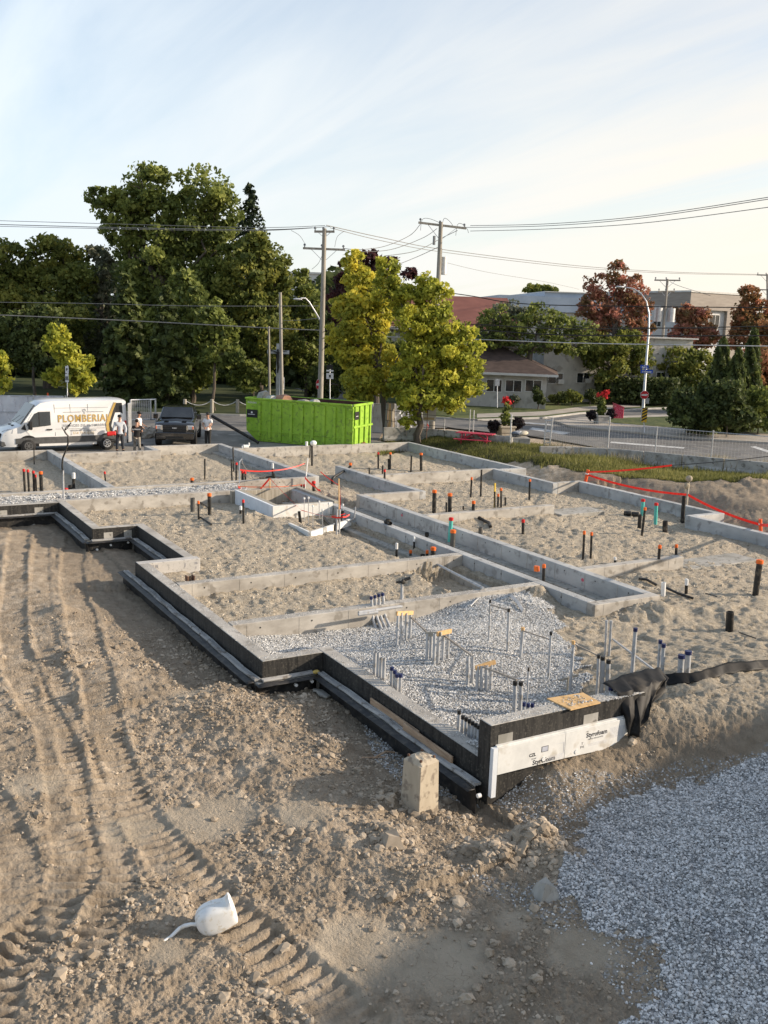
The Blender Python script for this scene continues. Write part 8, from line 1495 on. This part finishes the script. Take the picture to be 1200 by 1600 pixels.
def vpanel(name, poly, mat_, off=.012, par=None, s=1, thick=.0):
    mb = MB(); v = [vp(x, z, off, s) for x, z in poly]; n = len(v); v2 = [(x, y-s*.02, z) for x, y, z in v]; mb.add(v+v2, [tuple(range(n)), tuple(range(2*n-1, n-1, -1))]+[(k, n+k, n+(k+1) % n, (k+1) % n) for k in range(n)]); return mb.build(name, mat_, par or VN)
for s in (1, -1):
    vpanel('side_cladding', [(.21, .46), (4.9, .46), (4.9, .74), (.21, .78)], clad, .03, s=s); vpanel('side_cladding', [(4.91, .46), (5.35, .46), (5.35, .72), (4.91, .74)], clad, .03, s=s)
    for wx, nm in ((1.02, 0), (4.78, 1)):
        vpanel('wheel_arch', [(wx+.50*math.cos(a), .34+.52*math.sin(a)) for a in np.linspace(-.05, math.pi+.05, 15)], black_m, .022, s=s); wheel(VN, wx, s*.93, .35, .24, clad if nm else steel, s)
    dw = vpanel('door', [(3.55, .76), (4.62, .76), (4.85, 1.05), (4.9, 1.32), (4.55, 1.9), (4.3, 2.03), (3.6, 2.05)], vw, .016, s=s); vpanel('window', [(3.72, 1.32), (4.72, 1.22), (4.82, 1.36), (4.45, 1.88), (4.25, 1.96), (3.72, 1.97)], glass_dark, .030, dw, s); vpanel('window_frame', [(4.22, 1.3), (4.27, 1.3), (4.27, 1.96), (4.22, 1.96)], black_m, .036, dw, s); vpanel('handle', [(3.66, 1.08), (3.92, 1.08), (3.92, 1.14), (3.66, 1.14)], black_m, .04, dw, s)
    MB().box(4.62, 4.78, s*1.08, s*1.30, 1.14, 1.55).build('mirror', black_m, VN, bevel=.03); vpanel('quarter_panel', [(4.86, 1.10), (5.10, 1.16), (4.92, 1.40)], black_m, .02, s=s)
    MB().add([(5.88, s*.50, .86), (5.80, s*.86, .84), (5.45, s*.985, .98), (5.42, s*.96, 1.16), (5.66, s*.84, 1.12), (5.84, s*.58, 1.02)]+[(5.92, s*.52, .84), (5.84, s*.90, .84), (5.47, s*1.01, .98), (5.44, s*1.0, 1.17), (5.68, s*.88, 1.15), (5.87, s*.60, 1.05)], [(6, 7, 8, 9, 10, 11), (0, 1, 7, 6), (1, 2, 8, 7), (2, 3, 9, 8), (3, 4, 10, 9), (4, 5, 11, 10), (5, 0, 6, 11)]).build('headlight', lens, VN); MB().ell((5.70, s*.90, .98), (.07, .03, .06), 8, 6).build('indicator', orange, VN)
    vpanel('tail_light', [(.02, .95), (.12, .95), (.12, 1.45), (.02, 1.45)], redl, .02, s=s)
mb = MB(); q_ = [(4.33, 2.26, .80), (5.12, 1.335, .93)]; vs = [(4.40, .80, 2.27), (4.40, -.80, 2.27), (5.09, -.92, 1.375), (5.09, .92, 1.375)]; vs += [(x-.05, y, z-.06) for x, y, z in vs]; vs = [(x+.02, y, z+.03) for x, y, z in vs]; mb.add(vs, [(0, 3, 2, 1), (4, 5, 6, 7), (0, 1, 5, 4), (1, 2, 6, 5), (2, 3, 7, 6), (3, 0, 4, 7)]).build('windscreen', glass_dark, VN)
for y in (-.35, .35): MB().bar((5.10, y-.3, 1.40), (4.85, y+.25, 1.72), .03, .03).build('wiper', black_m, VN)
MB().box(5.90, 6.0, -.62, .62, .62, .94).build('grille', black_m, VN, bevel=.03); MB().box(5.7, 6.03, -.9, .9, .33, .60).build('bumper', clad, VN, bevel=.05)
for y in (-.3, .3): MB().box(5.22, 5.38, y-.13, y+.13, 1.25, 1.30).build('bonnet_vent', black_m, VN)
vpanel('rear_graphic', [(.14, .80), (.72, .80), (.86, 1.0), (.90, 1.3), (.68, 1.9), (.48, 2.33), (.20, 2.33)], black_m, .016); vpanel('gold_stripe', [(.75, .84), (.86, .80), (1.02, 1.0), (1.06, 1.32), (.80, 1.95), (.60, 2.36), (.49, 2.35), (.69, 1.9), (.92, 1.3), (.88, 1.02)], goldm, .026)
for x in (1.9, 2.75, 3.5): vpanel('panel_seam', [(x, .80), (x+.022, .80), (x+.015, 2.3), (x, 2.3)], vgrey, .0145)
vpanel('panel_seam', [(1.1, 1.12), (3.5, 1.12), (3.5, 1.13), (1.1, 1.13)], vgrey, .0145); vpanel('panel_seam', [(.9, 2.12), (3.5, 2.12), (3.5, 2.13), (.9, 2.13)], vgrey, .0145)
def vtext(tx, s, x, z, mat_, sx=1, b=0, sp=1): w_ = vhw(x, z, 0)+.022; tl = Vector((0, -(1.03*.14/1.25), 1)).normalized(); return text_mesh(tx, s, mat_, (x, w_, z), (-1, 0, 0), (0, tl.y, tl.z), VN, 'lettering', bold=b, sx=sx, spacing=sp)
vtext('PLOMBERIAL', .50, 2.10, 1.60, goldm, .82, .008, 1.12); vtext('SERVICES DE PLOMBERIE', .17, 2.08, 1.27, vgrey, .95, .002, 1.25); vtext('RÉSIDENTIEL - COMMERCIAL', .095, 2.15, 1.03, vgrey, 1, .002, 1.05); vtext('514 714-0302', .17, 2.15, .90, goldm, 1, 0, 1.1)
vpanel('print_line', [(1.15, 1.915), (2.0, 1.915), (2.0, 1.93), (1.15, 1.93)], vgrey, .02); vpanel('print_line', [(2.25, 1.915), (3.1, 1.915), (3.1, 1.93), (2.25, 1.93)], vgrey, .02)
tp_ = [vp(2.12+a, 1.93+b, .024) for a, b in ((-.10, .03), (-.10, .10), (-.02, .13), (.03, .10), (.02, .04), (-.04, -.02), (-.04, -.09))]; MB().tube(tp_, .010, 5).build('tap_emblem', vgrey, VN)
MB().obox((-.16, 1.0, 1.35), (.13, .16, 0), (-.02, .02, 0), (0, 0, .98)).build('rear_door', steel, VN, bevel=.02); MB().box(.0, -.03, -.95, .95, .4, 2.3).build('cargo_opening', black_m, VN); MB().box(-.12, .0, -.98, .98, .32, .46).build('rear_bumper', black_m, VN)
# pickup truck
pb_ = P(273, 699, ZR); TK = thing('pickup_truck', 'black crew-cab pickup truck facing the viewer, parked right of the van', 'pickup truck', (pb_[0], pb_[1], ZR), math.radians(180-23)); bk = mk('black_paint', (.006, .006, .007), (.009, .009, .010), 1, .16, spec=.6, coat=1); chrm = mk('dark_trim', (.02, .02, .02), (.04, .04, .04), 6, .35)
khw = lambda x, z, zt: float(np.interp(x, [-5.9, -5.7, -.35, -.1, 0], [.96, 1, 1, .97, .90]))*float(np.interp(z, [.4, .7, 1.1, 1.35], [.97, 1.02, 1.0, .955]))
ktop = lambda x: float(np.interp(x, [-5.9, -1.75, -1.6, -.3, -.08, 0], [1.36, 1.36, 1.34, 1.22, 1.13, 1.0]))
loft([-5.9, -5.7, -4.5, -3.2, -2.2, -1.75, -1.6, -1.1, -.6, -.3, -.14, -.05, 0], ktop, khw, .45, 1, bk, 'body', TK)
cw = lambda z: .93-.17*(z-1.3)/.62
cab = []; xs_ = [(-4.05, -3.85), (-1.45, -2.15)]; cab = [(-4.15, 1.34), (-1.35, 1.34), (-2.12, 1.90), (-2.5, 1.945), (-3.6, 1.94), (-3.95, 1.88)]
v = [(x, s*cw(z), z) for s in (1, -1) for x, z in cab]; n = len(cab); MB().add(v, [tuple(range(n)), tuple(range(2*n-1, n-1, -1))]+[(k, n+k, n+(k+1) % n, (k+1) % n) for k in range(n)]).build('cab', bk, TK, bevel=.03)
tint = mk('tinted_glass', (.008, .009, .010), (.03, .035, .04), .8, .06, spec=1.0)
MB().add([(-1.42, .80, 1.40), (-1.42, -.80, 1.40), (-2.05, -.70, 1.86), (-2.05, .70, 1.86)]+[(-1.39, .80, 1.43), (-1.39, -.80, 1.43), (-2.02, -.70, 1.89), (-2.02, .70, 1.89)], [(4, 5, 6, 7), (0, 1, 5, 4), (1, 2, 6, 5), (2, 3, 7, 6), (3, 0, 4, 7)]).build('windscreen', tint, TK)
for s in (1, -1):
    def kp(poly, mat_, name, off, par=TK, f=None): f = f or (lambda x, z: cw(z)); v = [(x, s*(f(x, z)+off), z) for x, z in poly]; n = len(v); v += [(x, y-s*.02, z) for x, y, z in v]; return MB().add(v, [tuple(range(n)), tuple(range(2*n-1, n-1, -1))]+[(k, n+k, n+(k+1) % n, (k+1) % n) for k in range(n)]).build(name, mat_, par)
    bw = lambda x, z: khw(x, z, 0)
    for dx0, dx1, w1 in ((-1.60, -2.62, [(-1.72, 1.38), (-2.56, 1.38), (-2.56, 1.84), (-2.20, 1.83)]), (-2.66, -3.75, [(-2.66, 1.38), (-3.55, 1.38), (-3.68, 1.60), (-3.5, 1.84), (-2.66, 1.85)])):
        d = kp([(dx0, .62), (dx0, 1.32), (dx1, 1.32), (dx1, .62)], bk, 'door', .012, f=bw); kp(w1, tint, 'window', .012, d); kp([(dx1+.12, 1.14), (dx1+.12, 1.19), (dx1+.36, 1.19), (dx1+.36, 1.14)], chrm, 'handle', .03, d, bw)
    for wx in (-.98, -4.68): kp([(wx+.52*math.cos(a), .38+.56*math.sin(a)) for a in np.linspace(0, math.pi, 15)], black_m, 'wheel_arch', .014, f=bw); wheel(TK, wx, s*.90, .41, .28, chrm, s)
    MB().box(-1.85, -1.68, s*1.02, s*1.25, 1.30, 1.56).build('mirror', bk, TK, bevel=.03)
    hl = MB().box(-.10, .035, s*.62, s*.96, .92, 1.14).build('headlight', lens, TK, bevel=.03); MB().box(-.02, .045, s*.90, s*.955, .95, 1.10).build('indicator', MATS['orange_cap'], hl, bevel=.01); MB().box(-.1, .045, s*.60, s*.70, .90, 1.13).build('headlight_bracket', mk('chrome', (.5, .5, .5), (.6, .6, .6), 5, .15, metal=.9), hl)
    MB().box(-.02, .09, s*.66, s*.90, .62, .73).build('fog_lamp', lens, TK, bevel=.02); kp([(-2.0, .5), (-3.5, .5), (-3.5, .56), (-2.0, .56)], chrm, 'side_step', .06, f=bw)
gr = MB().box(-.08, .03, -.60, .60, .78, 1.16).build('grille', black_m, TK, bevel=.02)
for z in (.86, .97, 1.07): MB().box(.031, .05, -.58, .58, z-.025, z+.02).build('grille_bar', chrm, gr)
em = MB().ell((.06, 0, 1.0), (.015, .17, .07), 16, 8).build('emblem', mk('emblem_dark', (.01, .01, .012), (.02, .02, .03), 9, .3), gr, smooth=True); text_mesh('FORD', .09, steel, (.078, 0, 1.0), (0, 1, 0), (0, 0, 1), gr, 'lettering', bold=.004)
MB().box(-.12, .10, -.98, .98, .42, .78).build('bumper', bk, TK, bevel=.04); MB().box(.101, .106, -.45, .45, .48, .58).build('lower_grille', black_m, TK); MB().box(-5.7, -4.2, -.72, .72, 1.365, 1.375).build('bed_floor', black_m, TK)
for k in range(2): MB().box(-1.5, -.3, .35-.9*k-.02, .35-.9*k+.22, 1.30, 1.315).build('bonnet_ridge', bk, TK, bevel=.006)
# ---------------------------------------------------------------- rubble heap and barrow bits by the fence
for k, (px, py, r_, lab) in enumerate([(222, 684, .55, 'heap of crumpled pale plastic and rubble by the mesh fence'), (235, 682, .40, 'smaller pale rubbish heap right of the larger one by the fence')]):
    x, y = P(px, py, ZR); mb = MB(); mb.ell((0, 0, .1), (r_, r_, .42), 14, 8); R_ = random.Random(k); mb.v = [(a+R_.uniform(-.08, .08), b+R_.uniform(-.08, .08), max(0, c+R_.uniform(-.08, .10))) for a, b, c in mb.v]; tag(mb.build('rubbish_heap', mk('dusty_plastic', (.34, .30, .24), (.55, .50, .43), 5, .7, .03, 8), loc=(x, y, ZR)), lab, 'rubbish heap')
# ---------------------------------------------------------------- people
skinm = mk('skin', (.36, .20, .135), (.44, .26, .18), 5, .6)
def skin(name, vs, es, rad, mat_, par, sub=1):
    me = bpy.data.meshes.new(name); me.from_pydata(vs, es, []); me.update(); me.materials.append(mat_); o = bpy.data.objects.new(name, me); COL.objects.link(o); o.parent = par
    o.modifiers.new('skin', 'SKIN').use_smooth_shade = True; s = o.modifiers.new('sub', 'SUBSURF'); s.levels = sub; s.render_levels = sub
    if not me.skin_vertices: bpy.context.view_layer.objects.active = o; me.skin_vertices  # layer made by the modifier
    for i, r in enumerate(rad): sv_ = me.skin_vertices[0].data[i]; sv_.radius = (r, r) if not isinstance(r, tuple) else r; sv_.use_root = (i == 0)
    return o
def person(label, X, Y, Z, face, H_, shirt, trousers, hat=None, sleeves='short', arms=None, lean=0, hood=False, feet=((.0, .11), (.0, -.11)), shoe=black_m, hair=None, look=0):
    t = thing('person', label, 'person', (X, Y, Z), face); k = H_/1.78; sh = lambda p: (p[0]*k+lean*max(0, p[2]-.9)*k, p[1]*k, p[2]*k); arms = arms or [((.02, .27, 1.12), (.10, .28, .88)), ((.02, -.27, 1.12), (.10, -.28, .88))]
    V = [(0, 0, .96), (0, 0, 1.15), (0, 0, 1.34), (0, 0, 1.46), (.01, 0, 1.54), (.03, 0, 1.62), (.03, 0, 1.71), (.125, 0, 1.64)]; Rr = [.13, .12, .13, .085, .052, .078, .080, .014]; E = [(0, 1), (1, 2), (2, 3), (3, 4), (4, 5), (5, 6), (5, 7)]
    for s, (fx_, fy_) in zip((1, -1), feet):
        b = len(V); V += [(0, s*.095, .88), (fx_*.6+.02, s*.10+(fy_-s*.11)*.5, .50), (fx_, fy_, .09), (fx_+.13, fy_+s*.02, .035)]; Rr += [.088, .060, .040, .035]; E += [(0, b), (b, b+1), (b+1, b+2), (b+2, b+3)]
    AV = []
    for s, (el, ha) in zip((1, -1), arms):
        b = len(V); V += [(0, s*.19, 1.43), el, ha]; Rr += [.052, .040, .027]; E += [(2, b), (b, b+1), (b+1, b+2)]; el_, ha_ = np.array(el), np.array(ha); d = ha_-el_; d /= np.linalg.norm(d); c = np.cross(d, [0, 0, 1.]); c = c/np.linalg.norm(c) if np.linalg.norm(c) > .2 else np.array([1., 0, 0]); pm = len(V); V.append(tuple(ha_+d*.07)); Rr.append(.034); E.append((b+2, pm))
        for q, (o_, L_) in enumerate(((-.030, .075), (-.010, .088), (.010, .083), (.030, .066))): m_ = len(V); V += [tuple(ha_+d*(.09+L_*.5)+c*o_), tuple(ha_+d*(.09+L_)+c*o_*.9+np.array([.015, 0, -.008]))]; Rr += [.010, .008]; E += [(pm, m_), (m_, m_+1)]
        m_ = len(V); V += [tuple(ha_+d*.05-c*.045), tuple(ha_+d*.095-c*.058)]; Rr += [.012, .010]; E += [(pm, m_), (m_, m_+1)]; AV.append((el, ha))
    skin('body', [sh(v) for v in V], E, [r*k for r in Rr], skinm, t)
    SV = [(0, 0, 1.04), (0, 0, .93), (0, 0, 1.22), (0, 0, 1.36), (.0, 0, 1.47)]; SR = [(.175, .135), (.17, .13), (.175, .13), (.165, .12), (.075, .075)]; SE = [(0, 1), (0, 2), (2, 3), (3, 4)]
    for s, (el, ha) in zip((1, -1), AV):
        b = len(SV); m_ = tuple(np.array((0, s*.20, 1.41))*.35+np.array(el)*.65); SV += [(0, s*.20, 1.41), m_]; SR += [(.075, .075), (.066, .066)]; SE += [(3, b), (b, b+1)]
        if sleeves == 'long': SV += [el, ha]; SR += [(.062, .062), (.048, .048)]; SE += [(b+1, b+2), (b+2, b+3)]
    if hood: SV.append((-.07, 0, 1.52)); SR.append((.10, .10)); SE.append((4, len(SV)-1))
    skin('shirt', [sh(v) for v in SV], SE, [tuple(x*k for x in r) for r in SR], shirt, t)
    TV = [(0, 0, .96)]; TR = [(.155, .125)]; TE = []
    for s, (fx_, fy_) in zip((1, -1), feet): b = len(TV); TV += [(0, s*.095, .84), (fx_*.6+.02, s*.10+(fy_-s*.11)*.5, .50), (fx_, fy_, .10)]; TR += [(.105, .105), (.085, .085), (.075, .075)]; TE += [(0, b), (b, b+1), (b+1, b+2)]
    skin('trousers', [sh(v) for v in TV], TE, [tuple(x*k for x in r) for r in TR], trousers, t)
    for s, (fx_, fy_) in zip((1, -1), feet): MB().ell((fx_*k+.05, fy_*k, .05), (.15, .055, .055), 10, 6).build('shoe', shoe, t, smooth=True)
    hc = np.array(sh((.03, 0, 1.70)))
    if hair: MB().ell(hc+[-.012, 0, .02], (.105*k, .092*k, .10*k), 12, 8).build('hair', hair, t, smooth=True)
    if hat: MB().ell(hc+[-.005, 0, .045], (.112*k, .10*k, .082*k), 14, 8).build('cap', hat, t, smooth=True); MB().ell(hc+np.array([(.12)*math.cos(look), .12*math.sin(look), .03]), (.085, .075, .014), 12, 5).build('cap_brim', hat, t, smooth=True)
    for s in (1, -1): MB().ell(hc+[.078*k, s*.03, -.035], (.012, .014, .009), 6, 5).build('eye', black_m, t); MB().ell(hc+[-.005, s*.088*k, -.05], (.022, .012, .03), 6, 5).build('ear', skinm, t)
    MB().ell(hc+[.085*k, 0, -.105], (.012, .026, .007), 6, 5).build('mouth', redcap, t)
    return t
hood_m = mk('grey_hoodie', (.36, .39, .43), (.46, .49, .53), 4, .9, .02, 14); tee_b = mk('black_tee', (.012, .012, .012), (.025, .023, .022), 5, .9); tee_w = mk('white_tee', (.62, .62, .62), (.70, .70, .70), 5, .9, .01, 14); denim = mk('dark_denim', (.025, .028, .035), (.05, .055, .065), 5, .9); cargo = mk('tan_trousers', (.20, .18, .15), (.32, .29, .25), 5, .9, c3=(.12, .11, .09), s3=9); blackp = mk('black_trousers', (.02, .02, .02), (.04, .038, .036), 5, .9); capm = mk('black_cap', (.010, .010, .010), (.02, .02, .02), 6, .6); hairm = mk('dark_hair', (.015, .010, .008), (.03, .02, .015), 9)
def solve_y(px, X, z):
    lo, hi = -40., 10.
    for _ in range(40):
        mid = (lo+hi)/2
        if PJ(X, mid, z)[0] > px: lo = mid
        else: hi = mid
    return mid
cam_face = lambda X, Y, off=0: math.atan2(-Y, -X)+off
ya = solve_y(187, 47.65, .6); person('man in a grey hoodie and black cap holding a red tool by the open van', 47.65, ya, ZR, cam_face(47.65, ya, .25), 1.80, hood_m, denim, capm, 'long', [((.03, .30, 1.14), (.16, .24, .93)), ((.02, -.30, 1.14), (.12, -.34, .95))], hood=True, feet=((.02, .15), (.0, -.15)))
xt, yt = 47.55, solve_y(174, 47.55, .6); tb = thing('red_tool_case', 'red tool in the left hand of the man in the grey hoodie', 'tool', (xt, yt, .62)); tb.rotation_euler = (.35, .1, math.radians(80)); MB().box(-.21, .21, -.10, .10, -.10, .10).build('case', redcap, tb, bevel=.03); MB().tube([(-.1, 0, .10), (-.08, 0, .15), (.08, 0, .15), (.1, 0, .10)], .012, 6).build('handle', black_m, tb)
yb = solve_y(213, 47.6, .4); pB_ = person('man in a black t-shirt seen from behind next to the hooded man', 47.5, yb, ZR-.1, cam_face(47.6, yb, math.pi-.1), 1.68, tee_b, cargo, None, 'short', [((.10, .27, 1.14), (.30, .16, 1.10)), ((.10, -.27, 1.14), (.30, -.16, 1.10))], lean=.10, hair=hairm, feet=((.03, .14), (-.02, -.14)))
text_mesh('PLOMBERIAL', .075, swh, (-.165, 0, 1.22), (0, -1, 0), (.0, 0, 1), pB_, 'print', bold=.003)
yc = solve_y(217, 49.6, .6); person('man in a white t-shirt and black cap turned right, behind the black t-shirt man', 49.6, yc, ZR, cam_face(49.6, yc, 1.2), 1.76, tee_w, blackp, capm, 'short', [((.06, .25, 1.14), (.28, .18, 1.05)), ((.06, -.25, 1.14), (.26, -.16, 1.0))])
xd, yd = P(323, 697.5, ZR); person('man in a white t-shirt, black cap and black trousers standing beside the pickup', xd-.2, yd, ZR, cam_face(xd, yd, -.5), 1.78, tee_w, blackp, capm, 'short', [((.10, .26, 1.16), (.28, .06, 1.05)), ((.10, -.26, 1.16), (.28, -.05, 1.03))], feet=((.0, .09), (.03, -.10)))
# yellow leaves fallen on the grass under the golden tree
